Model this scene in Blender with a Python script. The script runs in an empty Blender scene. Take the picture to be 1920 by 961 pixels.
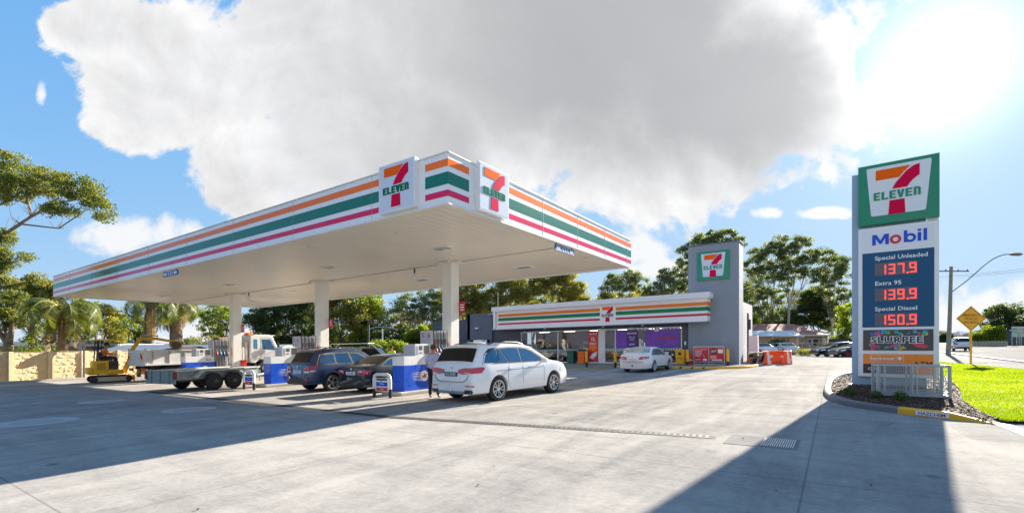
import bpy, bmesh, math, random
import numpy as np
from mathutils import Vector, Matrix
R=math.radians
rng=random.Random(7); nr=np.random.RandomState(11)
sc=bpy.context.scene; COL=sc.collection

# ------------------------------------------------------------------ camera, sky, sun, exposure
YAW=R(33.9); CY,SY=math.cos(YAW),math.sin(YAW)
cd=bpy.data.cameras.new('camera'); cam=bpy.data.objects.new('camera',cd); COL.objects.link(cam)
cam.location=(0,0,1.7); cam.rotation_euler=(R(90),0,YAW)
cd.sensor_width=36; cd.lens=36*900/1920; cd.shift_y=(646.5-480.5)/1920; cd.clip_start=.1; cd.clip_end=3000
sc.camera=cam
sc.view_settings.view_transform='Standard'; sc.view_settings.look='None'
sc.view_settings.exposure=1.92; sc.view_settings.gamma=1; sc.view_settings.use_curve_mapping=False
SUN_EL=R(22.3); SUN_AZ=R(7.2)       # azimuth from +Y towards +X
sd=bpy.data.lights.new('sun','SUN'); sd.energy=5.0; sd.angle=R(.5); sd.color=(1,.91,.77)
so=bpy.data.objects.new('sun',sd); COL.objects.link(so)
sdir=Vector((math.sin(SUN_AZ)*math.cos(SUN_EL),math.cos(SUN_AZ)*math.cos(SUN_EL),math.sin(SUN_EL)))
so.rotation_euler=sdir.to_track_quat('Z','Y').to_euler(); so.location=sdir*60
w=bpy.data.worlds.new('World'); sc.world=w; w.use_nodes=True
nt=w.node_tree; N=nt.nodes; LK=nt.links; N.clear()
def mth(op,a,b=None,c=None,clamp=False):
    n=N.new('ShaderNodeMath'); n.operation=op; n.use_clamp=clamp
    for i,v in enumerate((a,b,c)):
        if v is None: continue
        if isinstance(v,(int,float)): n.inputs[i].default_value=v
        else: LK.new(v,n.inputs[i])
    return n.outputs[0]
def smooth(x,a,b):
    n=N.new('ShaderNodeMapRange'); n.interpolation_type='SMOOTHSTEP'; LK.new(x,n.inputs[0])
    n.inputs[1].default_value=a; n.inputs[2].default_value=b; return n.outputs[0]
def mixc(f,a,b):
    n=N.new('ShaderNodeMix'); n.data_type='RGBA'
    if isinstance(f,(int,float)): n.inputs[0].default_value=f
    else: LK.new(f,n.inputs[0])
    for i,v in ((6,a),(7,b)):
        if isinstance(v,tuple): n.inputs[i].default_value=(*v,1)
        else: LK.new(v,n.inputs[i])
    return n.outputs[2]
tc=N.new('ShaderNodeTexCoord'); sep=N.new('ShaderNodeSeparateXYZ'); LK.new(tc.outputs['Generated'],sep.inputs[0])
dx,dy,dz=sep.outputs
# direction along two fixed compass bearings: u to the north-east, D to the north-west
rx=mth('ADD',mth('MULTIPLY',dx,CY),mth('MULTIPLY',dy,SY))
rd=mth('SUBTRACT',mth('MULTIPLY',dy,CY),mth('MULTIPLY',dx,SY))
D_=mth('MAXIMUM',mth('ABSOLUTE',rd),.08)
u=mth('DIVIDE',rx,D_); v=mth('DIVIDE',dz,D_)
cmb=N.new('ShaderNodeCombineXYZ'); LK.new(u,cmb.inputs[0]); LK.new(v,cmb.inputs[1])
def noise(scale,det,rough,dist=0,off=0):
    n=N.new('ShaderNodeTexNoise'); n.inputs['Scale'].default_value=scale; n.inputs['Detail'].default_value=det
    n.inputs['Roughness'].default_value=rough; n.inputs['Distortion'].default_value=dist
    if off:
        m=N.new('ShaderNodeMapping'); m.inputs[1].default_value=(off,off*.7,0); LK.new(cmb.outputs[0],m.inputs[0]); LK.new(m.outputs[0],n.inputs[0])
    else: LK.new(cmb.outputs[0],n.inputs[0])
    return n.outputs[0]
n1=noise(3.2,10,.63,.35); n2=noise(14,6,.6,.3,3.1); n3=noise(1.6,5,.55,.7,7.7); n4=noise(5.5,5,.55,.5,5.2)
def ell(cx,cy,ax,ay):
    a=mth('MULTIPLY',mth('SUBTRACT',u,cx),1/ax); b=mth('MULTIPLY',mth('SUBTRACT',v,cy),1/ay)
    return mth('SUBTRACT',1,mth('ADD',mth('MULTIPLY',a,a),mth('MULTIPLY',b,b)))
E=[(.05,.70,.72,.40),(-.36,.63,.34,.22),(.32,.50,.42,.25),(.52,.56,.21,.24),(-.62,.57,.28,.17),(-.77,.47,.13,.09),(-.50,.38,.18,.12),(-.28,.45,.34,.19),(-.86,.66,.13,.07),(-.42,.70,.22,.14)]
m=None
for e in E:
    x=ell(*e); m=x if m is None else mth('MAXIMUM',m,x)
pert=mth('ADD',mth('MULTIPLY',mth('SUBTRACT',n1,.5),2.6),mth('ADD',mth('MULTIPLY',mth('SUBTRACT',n4,.5),1.3),mth('MULTIPLY',mth('SUBTRACT',n2,.5),1.2)))
mm=mth('ADD',m,pert)
mask=smooth(mm,-.08,.27)
E2=[(-.77,.225,.15,.06),(-.70,.20,.12,.05),(.26,.2,.10,.05),(.31,.16,.09,.03),(.655,.275,.075,.016),(.53,.275,.04,.016),(1.02,.075,.28,.075),(.93,.06,.2,.05),(1.2,.10,.25,.08),(.25,.03,.5,.05),(-.4,.0,.9,.06),(-.98,.52,.015,.04)]
ms=None
for e in E2:
    x=ell(*e); ms=x if ms is None else mth('MAXIMUM',ms,x)
mask2=smooth(mth('ADD',ms,mth('ADD',mth('MULTIPLY',mth('SUBTRACT',n4,.5),3.0),mth('MULTIPLY',mth('SUBTRACT',n2,.5),2.2))),.1,.9)
sky=N.new('ShaderNodeTexSky'); sky.sky_type='NISHITA'; sky.sun_disc=False
sky.sun_elevation=SUN_EL; sky.sun_rotation=SUN_AZ; sky.air_density=1.1; sky.dust_density=.4; sky.ozone_density=2.2
# cloud colour: bright rims, grey thick middle, brighter to the left
def noff(scale,det,rough,dist,ox,oy):
    n=N.new('ShaderNodeTexNoise'); n.inputs['Scale'].default_value=scale; n.inputs['Detail'].default_value=det; n.inputs['Roughness'].default_value=rough; n.inputs['Distortion'].default_value=dist
    m_=N.new('ShaderNodeMapping'); m_.inputs[1].default_value=(ox,oy,0); LK.new(cmb.outputs[0],m_.inputs[0]); LK.new(m_.outputs[0],n.inputs[0]); return n.outputs[0]
soft=noff(2.3,5,.5,.5,4,1)
thick=smooth(mth('ADD',mth('MINIMUM',m,1.0),mth('ADD',mth('MULTIPLY',mth('SUBTRACT',n1,.5),.8),mth('MULTIPLY',mth('SUBTRACT',soft,.5),1.5))),.12,.95)
lft=smooth(mth('ADD',u,mth('MULTIPLY',mth('SUBTRACT',n3,.5),.5)),-.65,.15)
thick=mth('MULTIPLY',thick,mth('ADD',.18,mth('MULTIPLY',lft,.82)))
WH=(5.2,5.2,5.25); GR=(2.75,2.82,2.92)
ccol=mixc(thick,WH,GR)
rel=mth('SUBTRACT',noff(4.2,6,.58,.35,0,0),noff(4.2,6,.58,.35,.035,.03))
rel2=mth('SUBTRACT',noff(11,4,.55,.3,2,0),noff(11,4,.55,.3,2.014,.012))
amp=mth('SUBTRACT',1.2,mth('MULTIPLY',thick,1.1))
vn=mth('ADD',.83,mth('ADD',mth('MULTIPLY',n3,.22),mth('MULTIPLY',amp,mth('ADD',mth('MULTIPLY',rel,.7),mth('MULTIPLY',rel2,.15)))))
vn=mth('MAXIMUM',vn,.55)
vm=N.new('ShaderNodeVectorMath'); vm.operation='SCALE'; LK.new(ccol,vm.inputs[0]); LK.new(vn,vm.inputs['Scale'])
skyt=N.new('ShaderNodeVectorMath'); skyt.operation='MULTIPLY'; LK.new(sky.outputs[0],skyt.inputs[0]); skyt.inputs[1].default_value=(1.5,3.7,13.)
def vmath(op,a,b):
    n=N.new('ShaderNodeVectorMath'); n.operation=op
    for i,v_ in enumerate((a,b)):
        if isinstance(v_,tuple): n.inputs[i].default_value=v_
        else: LK.new(v_,n.inputs[i])
    return n.outputs[0]
cap=(2.7,3.9,5.3)
skyc=vmath('DIVIDE',skyt.outputs[0],vmath('ADD',(1,1,1),vmath('DIVIDE',skyt.outputs[0],cap)))
hz=mth('MULTIPLY',mth('EXPONENT',mth('MULTIPLY',mth('MAXIMUM',v,0.0),-6.0)),.55)
skyc=mixc(hz,skyc,(3.9,4.5,5.0))
c1=mixc(mask2,skyc,(4.9,5.0,5.15))
c2=mixc(mask,c1,vm.outputs[0])
# bright air round the sun
gd=Vector((math.sin(R(7.8))*math.cos(R(23.2)),math.cos(R(7.8))*math.cos(R(23.2)),math.sin(R(23.2))))
dt=N.new('ShaderNodeVectorMath'); dt.operation='DOT_PRODUCT'; LK.new(tc.outputs['Generated'],dt.inputs[0]); dt.inputs[1].default_value=gd
ang=mth('ARCCOSINE',mth('MINIMUM',dt.outputs['Value'],1.0))
g1=mth('EXPONENT',mth('MULTIPLY',mth('POWER',ang,1.15),-7.5))
g2=mth('EXPONENT',mth('MULTIPLY',mth('MULTIPLY',ang,ang),-150.0))
gl=mth('ADD',mth('MULTIPLY',g1,1.75),mth('MULTIPLY',g2,4.))
gv=N.new('ShaderNodeVectorMath'); gv.operation='SCALE'; gv.inputs[0].default_value=(1,.99,.97); LK.new(gl,gv.inputs['Scale'])
ad=N.new('ShaderNodeVectorMath'); ad.operation='ADD'; LK.new(c2,ad.inputs[0]); LK.new(gv.outputs[0],ad.inputs[1])
bg=N.new('ShaderNodeBackground'); LK.new(ad.outputs[0],bg.inputs[0]); bg.inputs[1].default_value=.05
wo=N.new('ShaderNodeOutputWorld'); LK.new(bg.outputs[0],wo.inputs[0])

# ------------------------------------------------------------------ helpers
def gz(x,y): return .0173*(x*CY+y*SY)      # the site falls gently towards the west
NRM=Vector((-.0173*CY,-.0173*SY,1)).normalized(); TILT=Vector((0,0,1)).rotation_difference(NRM).to_matrix().to_4x4()
MC={}
def M(name,col,rough=.6,metal=0,var=.0,vs=3.,bump=0,bs=40.,spec=.5,coat=0,emit=0,trans=0):
    if name in MC: return MC[name]
    m=bpy.data.materials.new(name); m.use_nodes=True; t=m.node_tree; b=t.nodes['Principled BSDF']
    b.inputs['Base Color'].default_value=(*col,1); b.inputs['Roughness'].default_value=rough; b.inputs['Metallic'].default_value=metal
    b.inputs['Specular IOR Level'].default_value=spec; b.inputs['Coat Weight'].default_value=coat; b.inputs['Coat Roughness'].default_value=.04
    if emit: b.inputs['Emission Color'].default_value=(*col,1); b.inputs['Emission Strength'].default_value=emit
    if trans: b.inputs['Transmission Weight'].default_value=trans
    if var or bump:
        tx=t.nodes.new('ShaderNodeTexCoord')
    if var:
        n=t.nodes.new('ShaderNodeTexNoise'); n.inputs['Scale'].default_value=vs; n.inputs['Detail'].default_value=6; n.inputs['Roughness'].default_value=.65
        t.links.new(tx.outputs['Object'],n.inputs[0])
        mp=t.nodes.new('ShaderNodeMapRange'); mp.inputs[1].default_value=.3; mp.inputs[2].default_value=.7; mp.inputs[3].default_value=1-var; mp.inputs[4].default_value=1+var
        t.links.new(n.outputs[0],mp.inputs[0])
        vmn=t.nodes.new('ShaderNodeVectorMath'); vmn.operation='SCALE'; vmn.inputs[0].default_value=col; t.links.new(mp.outputs[0],vmn.inputs['Scale']); t.links.new(vmn.outputs[0],b.inputs['Base Color'])
        r2=t.nodes.new('ShaderNodeMapRange'); r2.inputs[1].default_value=.3; r2.inputs[2].default_value=.7; r2.inputs[3].default_value=max(.02,rough*.8); r2.inputs[4].default_value=min(1,rough*1.2+.02)
        t.links.new(n.outputs[0],r2.inputs[0]); t.links.new(r2.outputs[0],b.inputs['Roughness'])
    if bump:
        n=t.nodes.new('ShaderNodeTexNoise'); n.inputs['Scale'].default_value=bs; n.inputs['Detail'].default_value=4; t.links.new(tx.outputs['Object'],n.inputs[0])
        bp=t.nodes.new('ShaderNodeBump'); bp.inputs['Strength'].default_value=bump; bp.inputs['Distance'].default_value=.02; t.links.new(n.outputs[0],bp.inputs['Height']); t.links.new(bp.outputs[0],b.inputs['Normal'])
    MC[name]=m; return m
def glass(name,tint,refl=.25,dark=.5):
    "thin window pane: see-through tint plus fresnel reflection"
    if name in MC: return MC[name]
    m=bpy.data.materials.new(name); m.use_nodes=True; t=m.node_tree; t.nodes.clear()
    o=t.nodes.new('ShaderNodeOutputMaterial'); mx=t.nodes.new('ShaderNodeMixShader'); tr=t.nodes.new('ShaderNodeBsdfTransparent'); g=t.nodes.new('ShaderNodeBsdfGlossy')
    tr.inputs[0].default_value=(*tint,1); g.inputs['Roughness'].default_value=.02; g.inputs[0].default_value=(.5,.52,.55,1)
    lw=t.nodes.new('ShaderNodeLayerWeight'); lw.inputs[0].default_value=.35
    mp=t.nodes.new('ShaderNodeMapRange'); mp.inputs[3].default_value=refl; mp.inputs[4].default_value=1; t.links.new(lw.outputs['Fresnel'],mp.inputs[0])
    t.links.new(mp.outputs[0],mx.inputs[0]); t.links.new(tr.outputs[0],mx.inputs[1]); t.links.new(g.outputs[0],mx.inputs[2]); t.links.new(mx.outputs[0],o.inputs[0])
    MC[name]=m; return m
def setp(o,label=None,cat=None,group=None,kind=None):
    for k,v in (('label',label),('category',cat),('group',group),('kind',kind)):
        if v: o[k]=v
    return o
class MB:
    def __init__(s): s.v=[]; s.f=[]
    def add(s,vs,fs):
        b=len(s.v); s.v+= [tuple(p) for p in vs]; s.f+=[tuple(b+i for i in f) for f in fs]; return s
    def box(s,x0,x1,y0,y1,z0,z1):
        return s.add([(x0,y0,z0),(x1,y0,z0),(x1,y1,z0),(x0,y1,z0),(x0,y0,z1),(x1,y0,z1),(x1,y1,z1),(x0,y1,z1)],[(0,3,2,1),(4,5,6,7),(0,1,5,4),(1,2,6,5),(2,3,7,6),(3,0,4,7)])
    def prism(s,F,poly,h0,h1):
        o,ux,uz=F; n=ux.cross(uz); k=len(poly)
        a=sum(poly[i][0]*poly[(i+1)%k][1]-poly[(i+1)%k][0]*poly[i][1] for i in range(k))
        if a<0: poly=poly[::-1]
        vs=[o+ux*p+uz*q+n*h0 for p,q in poly]+[o+ux*p+uz*q+n*h1 for p,q in poly]
        return s.add(vs,[tuple(range(k-1,-1,-1)),tuple(range(k,2*k))]+[(i,(i+1)%k,k+(i+1)%k,k+i) for i in range(k)])
    def rect(s,F,a,b,c,d,h0,h1): return s.prism(F,[(a,c),(b,c),(b,d),(a,d)],h0,h1)
    def tube(s,pts,r,n=8,caps=True):
        pts=[Vector(p) for p in pts]; rs=r if isinstance(r,(list,tuple)) else [r]*len(pts); vs=[];fs=[]
        up=None
        for i,p in enumerate(pts):
            d=(pts[min(i+1,len(pts)-1)]-pts[max(i-1,0)]).normalized()
            if up is None: up=Vector((0,0,1)) if abs(d.z)<.9 else Vector((1,0,0))
            a=d.cross(up)
            if a.length<1e-4: a=d.cross(Vector((0,1,0)))
            a.normalize(); b=a.cross(d).normalized(); up=b
            vs+=[p+(a*math.cos(2*math.pi*k/n)+b*math.sin(2*math.pi*k/n))*rs[i] for k in range(n)]
        for i in range(len(pts)-1):
            for k in range(n): fs.append((i*n+k,i*n+(k+1)%n,(i+1)*n+(k+1)%n,(i+1)*n+k))
        if caps: fs+= [tuple(range(n-1,-1,-1)),tuple(range((len(pts)-1)*n,len(pts)*n))]
        return s.add(vs,fs)
    def lathe(s,prof,c=(0,0,0),axis='z',n=24,cap=True):
        vs=[];fs=[]
        for r,h in prof:
            for k in range(n):
                a=2*math.pi*k/n; p=(r*math.cos(a),r*math.sin(a),h)
                if axis=='x': p=(p[2],p[0],p[1])
                if axis=='y': p=(p[1],p[2],p[0])
                vs.append((p[0]+c[0],p[1]+c[1],p[2]+c[2]))
        for i in range(len(prof)-1):
            for k in range(n): fs.append((i*n+k,i*n+(k+1)%n,(i+1)*n+(k+1)%n,(i+1)*n+k))
        if cap: fs+=[tuple(range(n-1,-1,-1)),tuple(range((len(prof)-1)*n,len(prof)*n))]
        return s.add(vs,fs)
    def build(s,name,mat,parent=None,slope=False,smooth=None,bevel=0):
        me=bpy.data.meshes.new(name); vs=s.v
        if slope: vs=[(x,y,z+gz(x,y)) for x,y,z in vs]
        if parent is not None and slope:
            L=parent['_o']; vs=[(x-L[0],y-L[1],z-L[2]) for x,y,z in vs]
        me.from_pydata(vs,[],s.f); me.materials.append(mat); me.update()
        if smooth:
            me.polygons.foreach_set('use_smooth',[True]*len(me.polygons)); me.set_sharp_from_angle(angle=R(smooth))
        o=bpy.data.objects.new(name,me); COL.objects.link(o)
        if parent is not None: o.parent=parent if not parent.get('_m') else parent
        if bevel:
            b=o.modifiers.new('bevel','BEVEL'); b.width=bevel; b.segments=2; b.limit_method='ANGLE'; b.angle_limit=R(40)
        if slope: o['_o']=(parent['_o'][0]*0+L[0],L[1],L[2]) if parent is not None else (0,0,0)
        return o
def sub(mb,name,mat,part,**k):
    "a sub-part: same local frame as its part"
    return mb.build(name,mat,part,**k)
def thing(name,label,cat,loc,rz=0,group=None,tilt=True):
    e=bpy.data.objects.new(name,None); COL.objects.link(e); e.empty_display_size=.3
    L=Vector((loc[0],loc[1],(loc[2] if len(loc)>2 else 0)+gz(loc[0],loc[1])))
    Mx=Matrix.Translation(L)@(TILT if tilt else Matrix())@Matrix.Rotation(rz,4,'Z')
    e.matrix_world=Mx; e['_o']=tuple(L); setp(e,label,cat,group); return e
def copy_tree(o,parent=None):
    c=o.copy(); COL.objects.link(c)
    if parent is not None: c.parent=parent
    for ch in [k for k in list(bpy.data.objects) if k.parent==o]: copy_tree(ch,c)
    return c
def place(e,loc,rz=0,label=None):
    L=Vector((loc[0],loc[1],(loc[2] if len(loc)>2 else 0)+gz(loc[0],loc[1])))
    e.matrix_world=Matrix.Translation(L)@TILT@Matrix.Rotation(rz,4,'Z')
    if label: e['label']=label
    return e
X3=Vector((1,0,0)); Y3=Vector((0,1,0)); Z3=Vector((0,0,1))
def FY(x,y,z): return (Vector((x,y,z)),X3,Z3)       # face looking towards -Y
def FX(x,y,z): return (Vector((x,y,z)),Y3,Z3)       # face looking towards +X
def text_mb(mb,F,s,size,x,y,h=.01,h0=0,bold=.0,align='LEFT',sx=1.,sp=1.):
    cu=bpy.data.curves.new('t','FONT'); cu.body=s; cu.size=size; cu.offset=bold*size; cu.align_x=align; cu.resolution_u=2; cu.space_character=sp
    o=bpy.data.objects.new('t',cu); COL.objects.link(o); bpy.context.view_layer.update()
    me=bpy.data.meshes.new_from_object(o.evaluated_get(bpy.context.evaluated_depsgraph_get()))
    og,ux,uz=F; n=ux.cross(uz)
    mb.add([og+ux*(x+p.co.x*sx)+uz*(y+p.co.y)+n*(h0+h) for p in me.vertices],[tuple(f.vertices) for f in me.polygons])
    bpy.data.objects.remove(o); bpy.data.curves.remove(cu); bpy.data.meshes.remove(me)
    return mb
def Fw(F,u_,v_,W,H):   # sub-frame scaled to a W x H rectangle: returns mapper for unit coordinates
    o,ux,uz=F; return (o+ux*u_+uz*v_,ux*W,uz*H)
def prismS(mb,F,poly,h0,h1):
    "prism in a scaled frame, thickness in metres"
    o,ux,uz=F; n=ux.cross(uz).normalized(); k=len(poly)
    a=sum(poly[i][0]*poly[(i+1)%k][1]-poly[(i+1)%k][0]*poly[i][1] for i in range(k))
    if a<0: poly=poly[::-1]
    vs=[o+ux*p+uz*q+n*h0 for p,q in poly]+[o+ux*p+uz*q+n*h1 for p,q in poly]
    mb.add(vs,[tuple(range(k-1,-1,-1)),tuple(range(k,2*k))]+[(i,(i+1)%k,k+(i+1)%k,k+i) for i in range(k)])

# ------------------------------------------------------------------ materials
def hicoat(m):
    m.node_tree.nodes['Principled BSDF'].inputs['Coat IOR'].default_value=2.0; m.node_tree.nodes['Principled BSDF'].inputs['Coat Weight'].default_value=1; return m
WHITE=M('white_panel',(.80,.81,.83),.22,var=.02,coat=.3)
OFFW=M('offwhite_paint',(.66,.64,.59),.45,var=.06,vs=1.2)
ORANGE=M('stripe_orange',(.92,.17,.008),.16,spec=.35); GREEN=M('stripe_green',(.0,.155,.11),.16,spec=.45); RED=M('stripe_red',(.70,.004,.10),.16,spec=.35)
GREYR=M('grey_render',(.235,.27,.32),.75,var=.06,vs=.8,bump=.15,bs=90); DGREY=M('dark_grey_render',(.085,.095,.115),.75,var=.08,vs=.9,bump=.1)
ALU=M('white_aluminium',(.72,.73,.74),.35,var=.03); STEEL=M('galvanised_steel',(.42,.45,.48),.42,.75,var=.15,vs=8); DARKM=M('dark_metal',(.04,.042,.048),.5,.3,var=.1)
BLK=M('black_plastic',(.012,.012,.014),.45); RUB=M('tyre_rubber',(.02,.02,.021),.8,var=.15,vs=20,bump=.2,bs=60)
YEL=M('safety_yellow',(.85,.42,.01),.5,var=.08,vs=4); BLUE=M('panel_blue',(.0,.07,.55),.3,var=.03,coat=.3); WPL=M('white_plastic',(.74,.75,.78),.3,var=.04,vs=5,coat=.2)
RTXT=M('red_lettering',(.6,.02,.04),.4); BTXT=M('blue_lettering',(.0,.06,.55),.35); WTXT=M('white_lettering',(.85,.85,.85),.5); KTXT=M('black_lettering',(.02,.02,.02),.5)
CHROME=M('chrome',(.8,.8,.82),.12,1.); SGREEN=M('sign_green',(.0,.22,.11),.25,coat=.3)

LORG=M('logo_orange',(.88,.13,.01),.25,spec=.02); LRED=M('logo_red',(.66,.008,.06),.25,spec=.02); LGRN=M('logo_green',(.0,.17,.09),.25,spec=.02)
# 7 and ELEVEn lettering in a unit square
def logo(parent,F,slope,h=.012,base=0.0,gm=LGRN):
    bar=MB(); prismS(bar,F,[(.23,.885),(.23,.716),(.525,.716),(.575,.79),(.66,.885)],base,base+h)
    bar.build('orange_bar',LORG,parent,slope=slope)
    sw=MB()
    L=[(.77,.885),(.70,.872),(.61,.80),(.545,.715),(.48,.63),(.437,.535)]; Rr=[(.622,.535),(.65,.585),(.69,.64),(.77,.707)]
    prismS(sw,F,L+Rr,base,base+h*1.2); sm_=MB(); prismS(sm_,F,[(.405,.345),(.59,.345),(.60,.11),(.39,.11)],base,base+h)
    sw.build('red_stroke',LRED,parent,slope=slope)
    sm_.build('red_stem',LRED,parent,slope=slope)
    t=MB(); x0=.205; cw=.082; gp=.017; y0=.372; y1=.505; s_=.028; hh=(base,base+h*1.4)
    def r(i,a,b,c,d): prismS(t,F,[(x0+i*(cw+gp)+a*cw,y0+c*(y1-y0)),(x0+i*(cw+gp)+b*cw,y0+c*(y1-y0)),(x0+i*(cw+gp)+b*cw,y0+d*(y1-y0)),(x0+i*(cw+gp)+a*cw,y0+d*(y1-y0))],*hh)
    for i,ch in enumerate('ELEVEn'):
        if ch=='E': r(i,0,.4,0,1); r(i,.4,1,.0,.2); r(i,.4,.9,.41,.6); r(i,.4,1,.8,1)
        if ch=='L': r(i,0,.4,0,1); r(i,.4,1,0,.2)
        if ch=='V':
            X=x0+i*(cw+gp); prismS(t,F,[(X-.006,y1),(X+.03,y1),(X+cw/2,y0+.045),(X+cw-.03,y1),(X+cw+.006,y1),(X+cw/2+.018,y0),(X+cw/2-.018,y0)],*hh)
        if ch=='n': r(i,0,.38,0,1.02); r(i,.38,.85,.82,1.02); r(i,.62,1,0,.86)
    t.build('lettering',gm,parent,slope=slope)
# ------------------------------------------------------------------ ground
def node_mat(name):
    m=bpy.data.materials.new(name); m.use_nodes=True; return m,m.node_tree,m.node_tree.nodes['Principled BSDF']
def concrete(name,c0,c1,joints=True,rough=.72):
    m,t,b=node_mat(name); L=t.links; nn=t.nodes.new
    tc=nn('ShaderNodeTexCoord')
    def noi(s,d,r,sc_=(1,1,1),dist=0):
        mp=nn('ShaderNodeMapping'); mp.inputs['Scale'].default_value=sc_; L.new(tc.outputs['Object'],mp.inputs[0])
        n=nn('ShaderNodeTexNoise'); n.inputs['Scale'].default_value=s; n.inputs['Detail'].default_value=d; n.inputs['Roughness'].default_value=r; n.inputs['Distortion'].default_value=dist
        L.new(mp.outputs[0],n.inputs[0]); return n.outputs[0]
    def ma(op,a,bb,cl=False):
        n=nn('ShaderNodeMath'); n.operation=op; n.use_clamp=cl
        for i,v in enumerate((a,bb)):
            if isinstance(v,(int,float)): n.inputs[i].default_value=v
            else: L.new(v,n.inputs[i])
        return n.outputs[0]
    big=noi(.16,7,.62,dist=.6); streak=noi(1.1,6,.6,(1,.14,1),1.2); st2=noi(.8,6,.65,(.16,1,1),.8); fine=noi(14,5,.7); spot=noi(2.4,8,.75,dist=1)
    f=ma('ADD',ma('ADD',ma('MULTIPLY',big,.42),ma('MULTIPLY',streak,.48)),ma('ADD',ma('MULTIPLY',st2,.42),ma('MULTIPLY',fine,.26)))
    f=ma('ADD',f,ma('MULTIPLY',spot,.35))
    mr=nn('ShaderNodeMapRange'); mr.inputs[1].default_value=.78; mr.inputs[2].default_value=1.10; L.new(f,mr.inputs[0])
    mx=nn('ShaderNodeMix'); mx.data_type='RGBA'; mx.inputs[6].default_value=(*c0,1); mx.inputs[7].default_value=(*c1,1); L.new(mr.outputs[0],mx.inputs[0])
    col=mx.outputs[2]
    # tyre marks and small dark oil spots
    vo=nn('ShaderNodeTexVoronoi'); vo.inputs['Scale'].default_value=.75; L.new(tc.outputs['Object'],vo.inputs[0])
    sp=nn('ShaderNodeMapRange'); sp.inputs[1].default_value=.03; sp.inputs[2].default_value=.09; sp.inputs[3].default_value=.55; sp.inputs[4].default_value=1; L.new(vo.outputs['Distance'],sp.inputs[0])
    vo2=nn('ShaderNodeTexNoise'); vo2.inputs['Scale'].default_value=.42; vo2.inputs['Detail'].default_value=9; vo2.inputs['Roughness'].default_value=.78; vo2.inputs['Distortion'].default_value=1.8; L.new(tc.outputs['Object'],vo2.inputs[0])
    ol=nn('ShaderNodeMapRange'); ol.inputs[1].default_value=.6; ol.inputs[2].default_value=.72; ol.inputs[3].default_value=1; ol.inputs[4].default_value=.66; L.new(vo2.outputs[0],ol.inputs[0])
    tot=ma('MULTIPLY',sp.outputs[0],ol.outputs[0])
    if joints:
        sx=nn('ShaderNodeSeparateXYZ'); L.new(tc.outputs['Object'],sx.inputs[0])
        for ax,per,of in ((0,6.,1.55),(1,5.2,3.2)):
            q=ma('ABSOLUTE',ma('SUBTRACT',ma('FRACT',ma('ADD',ma('MULTIPLY',sx.outputs[ax],1/per),of+100),0),.5),0)
            j=nn('ShaderNodeMapRange'); j.inputs[1].default_value=.006/per; j.inputs[2].default_value=.016/per; j.inputs[3].default_value=.68; j.inputs[4].default_value=1; L.new(q,j.inputs[0]); tot=ma('MULTIPLY',tot,j.outputs[0])
    vs=nn('ShaderNodeVectorMath'); vs.operation='SCALE'; L.new(col,vs.inputs[0]); L.new(tot,vs.inputs['Scale']); L.new(vs.outputs[0],b.inputs['Base Color'])
    rr=nn('ShaderNodeMapRange'); rr.inputs[3].default_value=rough-.12; rr.inputs[4].default_value=rough+.12; L.new(big,rr.inputs[0]); L.new(rr.outputs[0],b.inputs['Roughness'])
    bp=nn('ShaderNodeBump'); bp.inputs['Strength'].default_value=.35; bp.inputs['Distance'].default_value=.01; L.new(ma('ADD',fine,ma('MULTIPLY',spot,.5)),bp.inputs['Height']); L.new(bp.outputs[0],b.inputs['Normal'])
    b.inputs['Specular IOR Level'].default_value=.5
    b.inputs['IOR'].default_value=1.02
    return m
CONC=concrete('forecourt_concrete',(.19,.182,.174),(.385,.360,.328))
PATHC=concrete('path_concrete',(.19,.182,.174),(.30,.287,.274),False)
ASPH=concrete('road_asphalt',(.13,.13,.135),(.20,.195,.19),False,.7)
EARTH=concrete('dry_earth',(.16,.13,.08),(.26,.22,.14),False,.9)
def sheet(name,poly,z,mat,kind='structure'):
    mb=MB(); mb.add([(x,y,z) for x,y in poly],[tuple(range(len(poly)))]); o=mb.build(name,mat,slope=True); setp(o,kind=kind); return o
sheet('ground',[(-900,-400),(900,-400),(900,1500),(-900,1500)],-.03,EARTH)
sheet('forecourt',[(-39.6,-40),(10,-40),(10,62),(-39.6,62)],0,CONC)
sheet('road',[(10.3,-80),(24,-80),(24,420),(10.3,420)],-.012,ASPH)
sheet('footpath',[(4.5,32),(9.4,30),(9.4,-12),(9.95,-12),(10,100),(4,62.2)],.006,PATHC)
def strip_mesh(pts,wd,z0,z1,bev=.03):
    "kerb following a ground line"
    mb=MB(); P=[Vector((x,y,0)) for x,y in pts]; ring=[]
    for i,p in enumerate(P):
        d=(P[min(i+1,len(P)-1)]-P[max(i-1,0)]).normalized(); nrm=Vector((-d.y,d.x,0))
        ring.append([(p+nrm*a+Vector((0,0,z))) for a,z in ((-wd/2,z0),(-wd/2+.015,z1-bev),(-wd/2+bev+.015,z1),(wd/2-bev,z1),(wd/2,z1-bev),(wd/2,z0))])
    vs=[q for r_ in ring for q in r_]; fs=[]
    for i in range(len(P)-1):
        for k in range(5): fs.append((i*6+k,(i+1)*6+k,(i+1)*6+k+1,i*6+k+1))
    fs+=[(0,1,2,3,4,5),tuple((len(P)-1)*6+k for k in range(5,-1,-1))]
    mb.add(vs,fs); return mb
KERB=M('kerb_concrete',(.33,.32,.31),.8,var=.18,vs=2.5,bump=.3,bs=30); DKERB=M('painted_kerb_grey',(.15,.15,.17),.7,var=.15,vs=3,bump=.2)
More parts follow.
